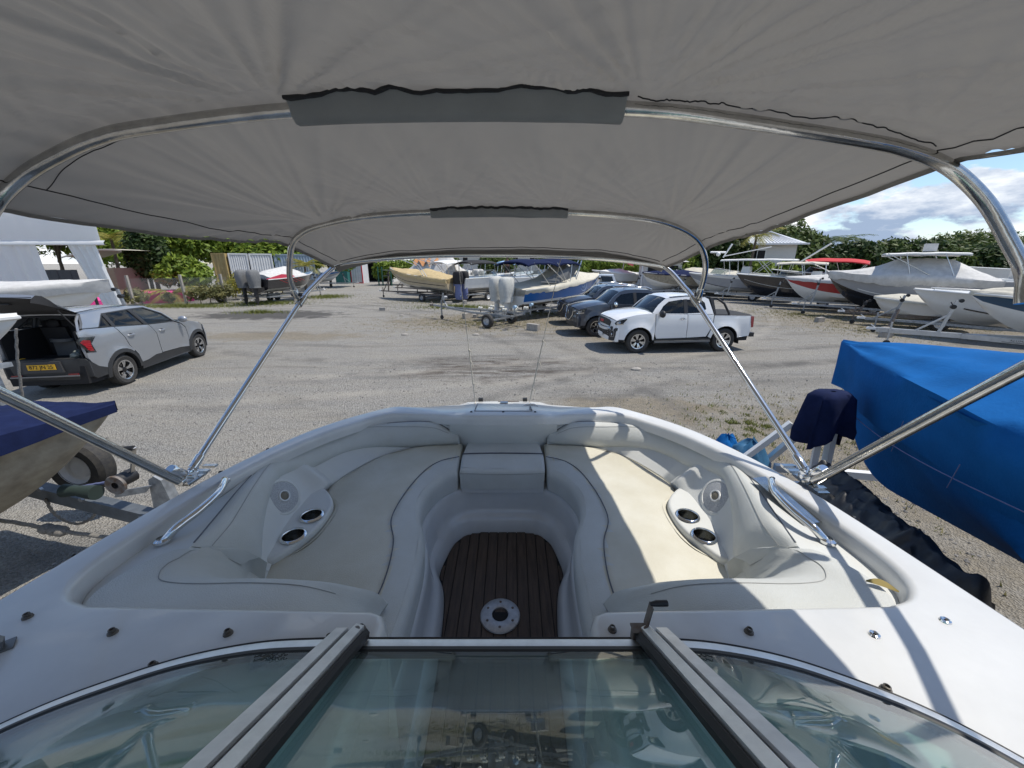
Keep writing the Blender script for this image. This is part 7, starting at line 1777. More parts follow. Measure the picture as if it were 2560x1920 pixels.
for i, (bx, y, h) in enumerate(((1780, 39, 6.2), (1815, 39.5, 6.8), (1850, 40, 6.4))):
    tree('dark_conifer', ['dark slim conifer left of the white house', 'tallest dark conifer beside the white house', 'dark conifer touching the corner of the white house'][i], px(bx, y, 4), y, h, 1.1, 2.9, lf_dark, 3600, 0.14, 20, 140 + i, 'dark conifers beside the house', sub=0.5)
for i, (bx, y, h, r) in enumerate(((1705, 40, 3.9, 2.2), (1745, 42, 4.2, 2.0), (1665, 44, 3.8, 2.0), (1560, 52, 4.2, 2.6), (1490, 54, 4.0, 2.6), (1900, 38, 3.4, 1.3), (1960, 39, 3.2, 1.3))):
    tree('green_bush', ['bright green bush under the awning corner', 'bright green bush left of the radar arch', 'green bush behind the kiosk', 'green bush behind the red umbrella', 'green bush above the far white boats', 'small green bush before the house wall', 'small green bush right of the house wall'][i], px(bx, y), y, h, r, h * 0.48, lf_green, 3600, 0.14, 16, 150 + i, 'green bushes in the far middle', 'bush', 3)
for i, (bx, y, h) in enumerate(((2060, 45, 4.9), (2105, 46, 5.0))): palm('wind_blown_palm', ['left one of two wind blown palms over the hedge', 'right one of two wind blown palms over the hedge'][i], px(bx, y, 5), y, h, 13, 2.3, lf_mid, 160 + i, 'wind blown palms', (0.35, 0), dens=22)
palm('yellow_palm', 'palm with yellow fronds in front of the metal house roof', px(1885, 37, 5), 37, 5.0, 12, 2.0, lf_yel, 165)
for i, bx in enumerate((975, 1010, 1045)): tree('clipped_hedge', ['clipped bright hedge by the green gate', 'clipped bright hedge behind the tan boat bow', 'clipped bright hedge under the grey tarpaulin tent'][i], px(bx, 52), 52, 3.4, 1.9, 1.6, lf_green, 3800, 0.12, 16, 170 + i, 'clipped hedges by the gate', 'hedge', 3, sub=0.5)
for i, (bx, y) in enumerate(((1230, 62), (1260, 64), (1440, 60), (1370, 66), (1120, 60))): tree('far_tree', ['far tree left of the pale building', 'far tree behind the standing person', 'far tree behind the navy bimini', 'far tree in the middle distance', 'far tree above the grey tarpaulin tent'][i], px(bx, y), y, 4.6, 2.2, 2.2, lf_mid, 2500, 0.16, 14, 180 + i, 'far trees')
# grass: dry tufts as one mass each
def grass(name, areas, n, h, m_, seed):
    g = np.random.default_rng(seed); A = np.array(areas, float); w = A[:, 2] * A[:, 3]; i = g.choice(len(A), n, p=w / w.sum())
    a = g.uniform(0, 2 * PI, n); r = np.abs(g.normal(0, 0.55, n))
    cx = A[i, 0] + A[i, 2] * r * np.cos(a); cy = A[i, 1] + A[i, 3] * r * np.sin(a)
    # tufts: pull blades towards cell centres
    cell = 0.35; tx = (np.floor(cx / cell) + 0.5 + 0.6 * np.sin(np.floor(cx / cell) * 12.9 + np.floor(cy / cell) * 78.2)) * cell; ty = (np.floor(cy / cell) + 0.5 + 0.6 * np.sin(np.floor(cx / cell) * 39.3 + np.floor(cy / cell) * 11.1)) * cell
    k = g.uniform(0.25, 0.9, n); x = tx + (cx - tx) * k; y = ty + (cy - ty) * k
    hh = h * g.uniform(0.35, 1.2, n) * (0.5 + 0.6 * np.abs(np.sin(np.floor(cx / cell) * 3.3 + np.floor(cy / cell) * 7.7))); b = g.uniform(0, 2 * PI, n); lean = hh * g.uniform(0.2, 1.1, n); wd = 0.006 + 0.004 * g.uniform(0, 1, n)
    z = np.zeros(n)
    P0 = np.stack([x - wd * np.sin(b), y + wd * np.cos(b), z], 1); P1 = np.stack([x + wd * np.sin(b), y - wd * np.cos(b), z], 1); P2 = np.stack([x + lean * np.cos(b), y + lean * np.sin(b), hh], 1)
    tag(raw_mesh(name, np.stack([P0, P1, P2], 1), None, m_, None, 3), kind='stuff')
grass('dry_grass', [(-1.5, 18.5, 5.5, 3.0), (1.5, 22, 5, 2.5), (-6, 29, 4.5, 3), (16, 21.5, 3.5, 5), (15.5, 16.2, 3.0, 2.5), (20, 19, 5, 4), (6, 5.6, 2.6, 2.8), (5.0, 16, 2.5, 1.2)], 34000, 0.075, lf_grass, 5)
grass('green_grass', [(-21.5, 25.6, 4.5, 1.1), (-17.5, 27.6, 3.0, 1.4), (-15.5, 33, 2.0, 2.0), (-14.6, 22.4, 1.6, 0.7), (-3.5, 25, 3, 1.2)], 22000, 0.22, lf_grn2, 6)
grass('weeds', [(3.1, 3.6, 1.2, 1.6), (4.2, 6.3, 1.6, 1.6), (-2.2, 3.2, 0.9, 0.9), (-2.6, 2.3, 0.8, 0.8), (2.2, 5.2, 0.8, 1.2), (2.7, 1.2, 0.5, 1.2)], 5000, 0.05, lf_grn2, 7)
# loose stones on the gravel near the boat
g = np.random.default_rng(9); V = []
n = 5200; ang = g.uniform(-0.95, 0.95, n); rad = 2.4 + 9.0 * g.uniform(0, 1, n) ** 1.6
for a, r in zip(ang, rad):
    s_ = g.uniform(0.006, 0.02) * (1 + 0.05 * r); c_ = np.array([r * math.sin(a) * 1.1, r * math.cos(a), s_ * 0.2]); q = g.uniform(0.6, 1.3, 6) * s_; t0 = g.uniform(0, 6.28)
    P = [c_ + np.array([math.cos(t0 + k * PI / 2) * q[k], math.sin(t0 + k * PI / 2) * q[k], 0]) for k in range(4)] + [c_ + np.array([0, 0, q[4] * 0.7])]
    for k in range(4): V += [P[k], P[(k + 1) % 4], P[4]]
tag(raw_mesh('loose_gravel', V, None, mat('loose_stone', (0.33, 0.315, 0.30), 0.9, var=0.6, vscale=7), None, 3), kind='stuff')

# ------------------------------------------------------------------ buildings, tent, containers, fences
wall_w = mat('render_white', (0.66, 0.65, 0.62), 0.8, var=0.08, vscale=1.2)
roof_m = mat('metal_roof', (0.45, 0.48, 0.53), 0.45, 0.5, var=0.12, vscale=2)
dark_f = mat('dark_fence', (0.045, 0.052, 0.065), 0.6, var=0.3, vscale=2)
hx0, hx1, hy = 24.6, 29.6, 42.0
hs = thing('house', 'white house with a grey ribbed metal roof among dark conifers', 'house', ((hx0 + hx1) / 2, hy + 3, 0))
mb = MB(); mb.box((27.3, hy + 3, 2.3), (4.2, 6, 4.6)); mb.build('wall', wall_w, hs, 0, local=False)
mb = MB(); mb.add([(hx0 - 0.6, hy - 0.7, 4.55), (hx1 + 0.5, hy - 0.7, 4.62), (hx1 + 0.5, hy + 6.6, 4.62), (hx0 - 0.6, hy + 6.6, 4.55), (hx0 + 1.4, hy + 3, 6.3), (hx1 - 2.2, hy + 3, 6.3)], [(0, 1, 5, 4), (1, 2, 5), (2, 3, 4, 5), (3, 0, 4), (0, 3, 2, 1)])
rf = mb.build('roof', roof_m, hs, 0, local=False)
for k in range(14):
    x = lerp(hx0 + 0.2, hx1 - 0.1, k / 13); xt = lerp(hx0 + 1.6, hx1 - 2.3, k / 13)
    mb = MB(); mb.bar((x, hy - 0.68, 4.61), (xt, hy + 2.9, 6.28), 0.05, 0.05); mb.build('roof_rib', roof_m, rf, 0, local=False)
mb = MB(); mb.bar((hx0 - 0.6, hy - 0.72, 4.56), (hx1 + 0.5, hy - 0.72, 4.62), 0.08, 0.16); mb.build('gutter', white_p, hs, 0, local=False)
mb = MB(); mb.box((25.8, hy - 0.01, 3.3), (0.9, 0.06, 1.5)); w = mb.build('window', white_p, hs, 0, local=False); mb = MB(); mb.box((25.8, hy - 0.05, 3.3), (0.76, 0.02, 1.36)); mb.build('pane', darkint, w, 0, local=False)
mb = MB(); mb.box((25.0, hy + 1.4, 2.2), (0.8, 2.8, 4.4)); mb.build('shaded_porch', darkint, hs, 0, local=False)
pb = thing('pale_building', 'long pale building with dark windows closing the far side of the yard', 'building', (0, 70, 0))
mb = MB(); mb.box((-1, 72, 2.3), (26, 4, 4.6)); mb.build('wall', wall_w, pb, 0, local=False)
mb = MB(); mb.box((-1, 71.5, 4.7), (27, 5.5, 0.25)); mb.build('roof', roof_m, pb, 0, local=False)
for k in range(8):
    mb = MB(); mb.box((-11 + k * 2.9, 69.98, 3.4), (1.0, 0.06, 1.3)); w = mb.build('window', white_p, pb, 0, local=False); mb = MB(); mb.box((-11 + k * 2.9, 69.94, 3.4), (0.84, 0.02, 1.14)); mb.build('pane', darkint, w, 0, local=False)
ga = thing('garage', 'low dark open garage at the end of the lane', 'building', (px(935, 60), 60, 0))
mb = MB(); mb.box((0, 2, 2.9), (5.6, 4, 0.25)); mb.box((-2.7, 2, 1.4), (0.25, 4, 2.8)); mb.box((2.7, 2, 1.4), (0.25, 4, 2.8)); mb.build('wall', wall_w, ga, 0)
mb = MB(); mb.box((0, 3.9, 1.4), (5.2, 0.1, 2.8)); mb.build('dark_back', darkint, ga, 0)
def container(label, a, b, z0, h, col, ribs, depth=2.4, grp='shipping containers behind the scrub', end_col=None):
    a, b = Vector(a), Vector(b); d = (b - a); L_ = d.length; rz = math.atan2(d.y, d.x)
    t = thing('shipping_container', label, 'container', (a.x, a.y, z0), rz, grp)
    mb = MB(); rg = []
    n = ribs * 4
    prof = [(L_ * k / n, 0.04 if (k % 4) in (1, 2) else 0.0) for k in range(n + 1)]
    for z in (0.12, h - 0.1): rg.append([Vector((x, -y, z)) for x, y in prof])
    mb.loft(rg); mb.build('corrugated_side', col, t, 0)
    mb = MB(); mb.box((L_ / 2, depth / 2, h / 2), (L_ - 0.02, depth - 0.1, h - 0.02)); mb.build('body', col, t, 0)
    for z in (0.06, h - 0.05):
        mb = MB(); mb.bar((0, -0.02, z), (L_, -0.02, z), 0.1, 0.12); mb.build('rail', end_col or col, t, 0)
    for x in (0.05, L_ - 0.05):
        mb = MB(); mb.bar((x, -0.02, 0), (x, -0.02, h), 0.12, 0.12); mb.build('corner_post', end_col or col, t, 0)
    if z0 > 0.3:
        mb = MB(); mb.box((L_ / 2, depth / 2, -z0 / 2), (L_ - 0.3, depth - 0.3, z0)); mb.build('plinth', conc, t, 0)
    return t
cy_ = mat('container_yellow', (0.50, 0.37, 0.16), 0.6, var=0.2, vscale=2); cw_ = mat('container_white', (0.62, 0.63, 0.65), 0.6, var=0.15, vscale=2); cg_ = mat('container_bluegrey', (0.26, 0.33, 0.42), 0.6, var=0.15, vscale=2); ct_ = mat('container_teal', (0.03, 0.16, 0.15), 0.6, var=0.2, vscale=2)
container('ochre yellow shipping container end', (px(540, 37), 37, 0), (px(570, 37), 37.2, 0), 1.0, 2.6, cy_, 4)
container('longer white corrugated container beside the ochre one', (px(573, 37), 37.4, 0), (px(628, 38.4), 38.4, 0), 1.0, 2.6, cw_, 9)
container('shorter white corrugated container further right', (px(632, 38.6), 38.6, 0), (px(688, 39.8), 39.8, 0), 1.0, 2.6, cw_, 9)
container('blue grey corrugated container behind the bimini pole', (px(692, 41), 41, 0), (px(790, 43), 43, 0), 1.0, 2.6, cg_, 14)
container('teal container at the end of the lane', (px(838, 55), 55, 0), (px(868, 55), 55, 0), 0.0, 2.6, ct_, 5)
container('white container with red edges at the end of the lane', (px(876, 56), 56, 0), (px(906, 56), 56, 0), 0.0, 2.7, cw_, 5, end_col=c_red)
# brown shed roof behind the tent
sd_ = thing('shed', 'small shed with a pale curved roof behind the white tent', 'shed', (px(300, 30), 30, 0))
mb = MB(); mb.loft([[Vector((x, y, 3.15 + 0.55 * math.sin(PI * (x + 2.2) / 6.5))) for x in np.linspace(-2.2, 2.2, 10)] for y in (-1.5, 1.5)]); mb.loft([[Vector((x, -1.5, 3.15 + 0.55 * math.sin(PI * (x + 2.2) / 6.5) - dz)) for x in np.linspace(-2.2, 2.2, 10)] for dz in (0, 0.1)]); mb.build('roof', tarp_beige, sd_, 40)
mb = MB(); mb.box((0.7, 0, 1.2), (0.5, 2.4, 2.4)); mb.build('wall', mat('shed_brown', (0.28, 0.23, 0.16), 0.8), sd_, 0)
# white event tent
tx1, ty = px(248, 20.5, 3.7), 20.5
tn = thing('event_tent', 'white event tent with gathered side curtains on the left', 'tent', (tx1 - 4, ty, 0))
cl_w = mat('tent_cloth', (0.82, 0.83, 0.83), 0.7, var=0.05, vscale=2, trans=0.42)
def tpart(mb, nme, m_, ang=60): return mb.build(nme, m_, tn, ang, local=False)
mb = MB(); mb.loft([[Vector((x, ty - 0.02 + 0.05 * nz(x * 1.5, z, 1) + 0.02 * nz(x * 4, z * 2, 5), z)) for x in np.linspace(tx1 - 9, tx1 + 0.1, 50)] for z in (3.72, 4.0, 4.3, 4.7, 5.3)]); tpart(mb, 'valance', cl_w)
mb = MB(); mb.loft([[Vector((x - 1.15 * (y - ty), y, 5.3 + 0.5 * (y - ty))) for x in (tx1 - 9, tx1 + 0.1)] for y in (ty, ty + 4)]); mb.loft([[Vector((tx1 + 0.1 - 1.15 * (y - ty), y, z)) for y in np.linspace(ty, ty + 6, 14)] for z in (3.75, 4.5, 5.3)]); tpart(mb, 'roof', cl_w)
mb = MB(); mb.loft([[Vector((x, ty - dy, z)) for x in np.linspace(tx1 - 9, tx1 + 0.35, 12)] for dy, z in ((0.03, 3.82), (0.12, 3.74), (0.12, 3.62), (0.02, 3.60))]); tpart(mb, 'hem', white_p)
def curtain(xa0, xa1, xb0, xb1, zt, zb, folds, nme='curtain', dy=0.0):
    mb = MB(); rg = []
    for t in np.linspace(0, 1, 12):
        rg.append([Vector((lerp(lerp(xa0, xb0, t), lerp(xa1, xb1, t), q), ty + dy + 0.10 * math.sin(q * folds * 2 * PI) + 0.04 * nz(q * 6, t * 4, 2), lerp(zt, zb, t))) for q in np.linspace(0, 1, 50)])
    mb.loft(rg); return tpart(mb, nme, cl_w, 70)
X_ = lambda b, z: px(b, ty, z)
curtain(X_(-60, 3.7), X_(86, 3.7), X_(20, 1), X_(140, 1), 3.7, 0.8, 4)
curtain(X_(166, 3.7), X_(236, 3.7), X_(268, 0.5), X_(312, 0.5), 3.7, 0.1, 4)
for b in (-40, 128):
    mb = MB(); mb.tube([(X_(b, 3), ty + 1.5, 0), (X_(b, 3), ty + 1.5, 3.8)], 0.07, 8); tpart(mb, 'pole', blackp)
def lens_fence(nme, label, a, b, h, m_, w, grp=None, cat='fence'):
    a, b = Vector(a), Vector(b); d = b - a; n = int(d.length / w)
    t = thing(nme, label, cat, a, math.atan2(d.y, d.x), grp)
    first = None
    for k in range(n):
        if first is None:
            mb = MB(); mb.box((w / 2, 0, h / 2), (w - 0.02, 0.04, h)); first = mb.build('panel', m_, t, 0)
        else:
            o = first.copy(); COL.objects.link(o); o.location = (k * w, 0.015 * (k % 2), 0.02 * nz(k * 3.1, 0, 0)); o.parent = t
    return t
lens_fence('board_fence', 'dark vertical board fence below the right hand hedge', (36.0, 41.0, 0), (50, 36.5, 0), 2.25, dark_f, 0.42)
lens_fence('board_fence', 'dark board fence in shadow inside the white tent', (-38, 27.5, 0), (px(212, 27.5), 27.5, 0), 2.3, dark_f, 0.45)
lens_fence('board_fence', 'dark fence behind the row of boats below the white house', (20, 41, 0), (36, 41.5, 0), 1.9, dark_f, 0.45)
# chain link fence
cf = thing('chain_link_fence', 'chain link fence with concrete posts in front of the pink mats', 'fence', (px(310, 26), 26, 0))
fa_, fb_ = Vector((px(312, 25.2), 25.2, 0)), Vector((px(566, 28.5), 28.5, 0))
wire = mat('fence_wire', (0.36, 0.37, 0.36), 0.5, 0.5)
mb = MB(); dF = fb_ - fa_; LF = dF.length; uF = dF.normalized(); hF = 1.75; st_ = 0.115; nF = Vector((-uF.y, uF.x, 0))
k = -hF
while k < LF:
    for sg in (1, -1):
        x0 = max(0, k); z0_ = x0 - k; x1 = min(LF, k + hF); z1_ = x1 - k
        if x1 > x0:
            if sg < 0: z0_, z1_ = hF - z0_, hF - z1_
            p, q = fa_ + uF * x0 + Vector((0, 0, z0_ + 0.05)), fa_ + uF * x1 + Vector((0, 0, z1_ + 0.05)); w = Vector((0, 0, 0.006))
            mb.add([p - w, q - w, q + w, p + w], [(0, 1, 2, 3)])
    k += st_
tag(mb.build('wire_mesh', wire, cf, 0, local=False, weld=False), kind='stuff')
for b_, y in ((330, 25.4), (461, 27.0), (560, 28.4)):
    mb = MB(); mb.box((px(b_, y, 1), y - 0.1, 1.0), (0.13, 0.13, 2.0)); mb.build('fence_post', conc, cf, 0, local=False)
pink = mat('pink_mat', (0.78, 0.06, 0.30), 0.7, var=0.1, vscale=3)
for b0, b1, y0, y1, lab, zz in ((345, 425, 27.6, 31.0, 'large bright pink mat on the ground behind the wire fence', 0.72), (428, 474, 29.0, 32.0, 'second pink mat to the right behind dry scrub', 0.70), (196, 246, 24.0, 27.0, 'pink mat glimpsed above the silver car roof', 0.5)):
    mb = MB(); mb.add([(px(b0, y0), y0, 0), (px(b1, y0 + 0.6), y0 + 0.6, 0), (px(b1, y1), y1, 0), (px(b0 - 8, y1), y1, 0)], [(0, 1, 2, 3)]); z_ = MB()
    V_ = [Vector(v) for v in mb.v]; z_.add([v for v in V_] + [v + Vector((0, 0, zz)) for v in V_], [(3, 2, 1, 0), (4, 5, 6, 7), (0, 1, 5, 4), (1, 2, 6, 5), (2, 3, 7, 6), (3, 0, 4, 7)]); tag(z_.build('floor_mat', pink, None, 0), lab, 'mat', 'pink mats behind the fence')
# small gate, kiosk, umbrella
gt_ = thing('green_gate_post', 'pair of green metal gate posts beside the lane', 'gate', (px(945, 50), 50, 0))
for dx in (0, 0.5, 1.6):
    mb = MB(); mb.tube([(dx, 0, 0), (dx, 0, 2.3)], 0.09, 8); mb.build('post', mat('gate_green', (0.02, 0.09, 0.06), 0.5) if 'gate_green' not in MATS else MATS['gate_green'], gt_, 40)
for z in (0.5, 1.2, 1.9):
    mb = MB(); mb.tube([(0.5, 0, z), (1.6, 0, z)], 0.03, 6); mb.build('gate_bar', galv, gt_, 40)
kx = px(1632, 39)
kk = thing('kiosk', 'small kiosk with a pale hipped roof and dark openings', 'kiosk', (kx, 39, 0))
mb = MB(); mb.box((0.8, 0.5, 1.4), (3.4, 2.2, 2.8)); mb.build('wall', wall_w, kk, 0)
mb = MB(); mb.add([(-1.7, -1.2, 2.85), (2.9, -1.2, 2.85), (2.9, 2.2, 2.85), (-1.7, 2.2, 2.85), (0.6, 0.5, 3.75)], [(0, 1, 4), (1, 2, 4), (2, 3, 4), (3, 0, 4), (3, 2, 1, 0)]); mb.build('roof', tarp_grey, kk, 0)
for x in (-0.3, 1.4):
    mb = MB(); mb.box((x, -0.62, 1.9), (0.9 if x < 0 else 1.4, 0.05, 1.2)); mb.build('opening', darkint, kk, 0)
mb = MB(); mb.tube([(-1.4, -1.0, 0), (-1.4, -1.0, 2.85)], 0.06, 8); mb.build('post', white_p, kk, 40)
um = thing('sun_umbrella', 'tilted pinkish red sun umbrella behind the white utility truck', 'umbrella', (px(1556, 41), 41, 0))
mb = MB(); Rm = Matrix.Rotation(0.62, 3, 'Y'); top = Vector((0, 0, 3.3)); rg = []
for r_, z in ((0.02, 0.45), (0.5, 0.32), (1.0, 0.1), (1.35, -0.12)): rg.append([top + Rm @ Vector((r_ * math.cos(a) * (1 - 0.06 * abs(math.sin(4 * a))), r_ * math.sin(a), z)) for a in np.linspace(0, 2 * PI, 24, endpoint=False)])
mb.loft(rg, ring_closed=True); mb.build('canopy', mat('umbrella_pink', (0.72, 0.10, 0.13), 0.8), um, 30)
mb = MB(); mb.tube([(0.0, 0, 0), (0.0, 0, 2.4), tuple(top + Rm @ Vector((0, 0, 0.4)))], 0.03, 8); mb.build('pole', white_p, um, 40)
# ------------------------------------------------------------------ far white utility truck, empty trailer, person, odds and ends
ut = thing('utility_truck', 'old white utility truck with a short cab parked behind the dark pickups', 'pickup truck', (px(1560, 31.5), 31.5, 0), R(-12))
c = Car(ut, ([-3.9, -3.5, 0.3, 0.8], [0.80, 0.84, 0.84, 0.76]), ([0.3, 0.6, 1.0, 1.3, 1.85], [0.97, 1.0, 1.0, 0.96, 0.84]), (0.0, -3.0), 0.38, 0.46, paint_white, 0.03)
c.side('cab_side', [(0.75, 0.55), (0.78, 1.1), (-0.55, 1.2), (-0.85, 1.85), (-1.95, 1.88), (-2.0, 0.6), (-0.6, 0.5)] + c.arch(0, 0.46, PI * 0.95, 0.05 * PI), paint_white, holes=[[(-0.78, 1.25), (-0.95, 1.76), (-1.8, 1.78), (-1.85, 1.25)]])
c.side('window', [(-0.78, 1.25), (-0.95, 1.76), (-1.8, 1.78), (-1.85, 1.25)], carglass, -0.012, depth=0)
c.skin('roof', [-0.85, -1.2, -1.6, -1.95], lambda x: 1.86, paint_white, 0.05); c.skin('bonnet', [0.78, 0.3, -0.2, -0.55], lambda x: interp(x, [-0.55, 0.78], [1.2, 1.1]), paint_white, 0.05)
c.side('tray_side', [(-2.05, 0.7), (-2.05, 1.12), (-3.85, 1.12), (-3.85, 0.7)] + c.arch(-3.0, 0.46, PI * 0.9, 0.1 * PI), paint_white)
for sg in (1, -1): c.wheel(0, sg * 0.75, sg, 6, 0.2); c.wheel(-3.0, sg * 0.75, sg, 6, 0.2)
c.core([-3.8, -3.0, -2.1, -2.0, -0.6, 0.0, 0.7], lambda x: 0.95, 0.4)
mb = MB(); mb.loft([[Vector((-0.56, q * 0.78, 1.2)) for q in (-1, 0, 1)], [Vector((-0.86, q * 0.70, 1.84)) for q in (-1, 0, 1)]]); mb.build('windscreen', carglass_c, ut, 0)
mb = MB(); mb.loft([[Vector((-1.96, q * 0.78, 1.2)) for q in (-1, 0, 1)], [Vector((-1.95, q * 0.70, 1.84)) for q in (-1, 0, 1)]]); mb.build('rear_window', carglass, ut, 0)
mb = MB(); mb.tube([(-2.1, -0.75, 1.1), (-2.1, -0.75, 1.9), (-2.1, 0.75, 1.9), (-2.1, 0.75, 1.1)], 0.04, 6); mb.build('headboard', white_p, ut, 40)
mb = MB(); mb.box((-3.87, 0, 0.9), (0.04, 1.6, 0.44)); mb.build('tailgate', paint_white, ut, 0)

# empty boat trailer lying in the dry grass
hT = Vector((-0.80, 0.60, 0)).normalized(); aT = Vector((-0.55, 17.65, 0))
et = thing('empty_trailer', 'empty galvanised boat trailer with white rollers on the dry grass', 'trailer', aT, math.atan2(hT.y, hT.x))
Lt = 4.4
for sg in (1, -1):
    mb = MB(); mb.bar((-1.0, sg * 0.55, 0.56), (1.2, sg * 0.55, 0.56), 0.06, 0.09); mb.bar((1.2, sg * 0.55, 0.56), (Lt - 1.0, sg * 0.04, 0.60), 0.06, 0.09); mb.build('side_rail', galv, et, 0)
mb = MB(); mb.bar((Lt - 1.5, 0, 0.60), (Lt, 0, 0.66), 0.08, 0.08); mb.build('tongue', galv, et, 0)
mb = MB(); mb.bar((Lt, 0, 0.66), (Lt + 0.25, 0, 0.66), 0.09, 0.07); mb.sphere((Lt + 0.25, 0, 0.65), 0.06, 8, 6); mb.bar((Lt + 0.05, 0, 0.70), (Lt + 0.2, 0, 0.84), 0.03); mb.build('coupling', rusty, et, 0)
for x in (-0.9, 0.0, 0.9):
    mb = MB(); mb.bar((x, -0.58, 0.53), (x, 0.58, 0.53), 0.06); mb.build('cross_beam', galv, et, 0)
mb = MB(); mb.bar((0, -0.86, 0.31), (0, 0.86, 0.31), 0.07); mb.build('axle', galv, et, 0)
for sg in (1, -1):
    mb = MB(); mb.lathe([(0.17, -0.085), (0.27, -0.10), (0.31, -0.06), (0.31, 0.06), (0.27, 0.10), (0.17, 0.085)], (0, sg * 0.88, 0.31), 'y', 30); w = mb.build('wheel', rubber, et, 35)
    mb = MB(); mb.lathe([(0.0, sg * 0.02), (0.04, sg * 0.05), (0.10, sg * 0.04), (0.12, sg * 0.01), (0.155, sg * 0.03), (0.178, sg * 0.09)], (0, sg * 0.88, 0.31), 'y', 24); mb.build('rim', mat('rim_chalky', (0.55, 0.56, 0.57), 0.5, 0.4, var=0.3) if 'rim_chalky' not in MATS else MATS['rim_chalky'], w, 40)
    for x, zz in ((-1.1, 0.78), (-0.55, 0.74), (0.25, 0.72), (0.85, 0.72)):
        mb = MB(); mb.bar((x, sg * 0.35, 0.56), (x - 0.05, sg * 0.42, zz), 0.045); st2 = mb.build('roller_arm', galv, et, 0)
        mb = MB(); mb.lathe([(0.03, -0.1), (0.075, -0.08), (0.06, 0), (0.075, 0.08), (0.03, 0.1)], (x - 0.05, sg * 0.42, zz + 0.06), 'x', 12); mb.build('roller', mat('roller_white', (0.70, 0.68, 0.6), 0.6) if 'roller_white' not in MATS else MATS['roller_white'], st2, 40)
    mb = MB(); mb.bar((-1.25, sg * 0.62, 0.55), (-1.30, sg * 0.62, 0.95), 0.04); st2 = mb.build('guide_post', galv, et, 0)
    mb = MB(); mb.lathe([(0.0, -0.08), (0.07, -0.07), (0.07, 0.07), (0.0, 0.08)], (-1.30, sg * 0.62, 0.98), 'y', 12); mb.build('guide_cap', mat('pale_blue_rubber', (0.33, 0.47, 0.6), 0.6) if 'pale_blue_rubber' not in MATS else MATS['pale_blue_rubber'], st2, 40)
mb = MB(); mb.bar((Lt - 0.55, 0, 0.62), (Lt - 0.75, 0, 1.30), 0.07, 0.05); mb.bar((Lt - 1.0, 0, 0.62), (Lt - 0.68, 0, 1.05), 0.05); mb.tube([(Lt - 0.86, -0.09, 1.08), (Lt - 0.86, 0.09, 1.08)], 0.09, 12); mb.build('winch_post', galv, et, 30)
mb = MB(); mb.bar((Lt - 0.70, 0.12, 0.95), (Lt - 0.70, 0.12, 0.12), 0.05); jl = mb.build('jockey_leg', galv, et, 0)
mb = MB(); mb.lathe([(0, -0.03), (0.1, -0.03), (0.11, 0), (0.1, 0.03), (0, 0.03)], (Lt - 0.70, 0.12, 0.11), 'y', 16); mb.build('jockey_wheel', rubber, jl, 30)

# concrete blocks lying about
def ground_at(sx, sy):
    u, v = (sx - 1280) / 960, (960 - sy) / 960
    d = (u, math.cos(R(17.5)) + v * math.sin(R(17.5)), -math.sin(R(17.5)) + v * math.cos(R(17.5)))
    t = -2.75 / d[2]; return (d[0] * t, d[1] * t)
blk = [((957, 776), 'lone grey concrete block on the gravel left of the grass'), ((1122, 762), 'pale block beside the winch post of the empty trailer'), ((1168, 796), 'left of two blocks under the empty trailer rails'), ((1188, 794), 'right of two blocks under the empty trailer rails'), ((1162, 759), 'flat block in the grass behind the empty trailer'), ((1333, 826), 'concrete block in the dry grass in front of the dark pickup'), ((2212, 843), 'stacked block under the weathered stand by the trailer row'), ((2048, 805), 'block under the jockey leg of the grey trailer')]
for i, (p_, lab) in enumerate(blk):
    x, y = ground_at(*p_); mb = MB(); s_ = 0.9 + 0.25 * (i % 3); mb.box((0, 0, 0.1 * s_), (0.40 * s_, 0.2, 0.2 * s_)); 
    if i == 6: mb.box((0.02, 0, 0.30), (0.3, 0.2, 0.19))
    o = tag(mb.build('concrete_block', conc, None, 0), lab, 'block', 'loose concrete blocks'); o.location = (x, y, 0); o.rotation_euler = (0, 0, 0.5 * i)
x, y = ground_at(2216, 842)
mb = MB(); mb.bar((0, 0, 0.4), (0.25, 0.1, 1.05), 0.08, 0.12); o = tag(mb.build('timber_prop', rusty, None, 0), 'weathered timber prop leaning on the stacked concrete block', 'prop'); o.location = (x, y, 0)
# flat stones on the gravel
for i, p_ in enumerate(((1005, 790), (1012, 838), (1190, 838), (1075, 772), (1590, 925))):
    x, y = ground_at(*p_); mb = MB(); mb.sphere((0, 0, 0.02), 0.15, 8, 5, squash=(1, 0.6, 0.4)); o = tag(mb.build('flat_stone', conc, None, 30), ['brown stone left of the empty trailer', 'pale stone on the bare gravel below the trailer', 'small stone below the empty trailer wheel', 'stone by the trailer coupling', 'stone on the open gravel in front of the white pickup'][i], 'stone', 'single stones'); o.location = (x, y, 0)
# worn tyre by the fence
x, y = ground_at(553, 757)
mb = MB(); mb.lathe([(0.18, -0.09), (0.29, -0.1), (0.32, -0.06), (0.32, 0.06), (0.29, 0.1), (0.18, 0.09)], (0, 0, 0.22), 'z', 24, rot=Matrix.Rotation(0.9, 3, 'Y')); o = tag(mb.build('worn_tyre', rubber, None, 40), 'worn black tyre leaning in the weeds by the wire fence', 'tyre'); o.location = (x, y, 0)

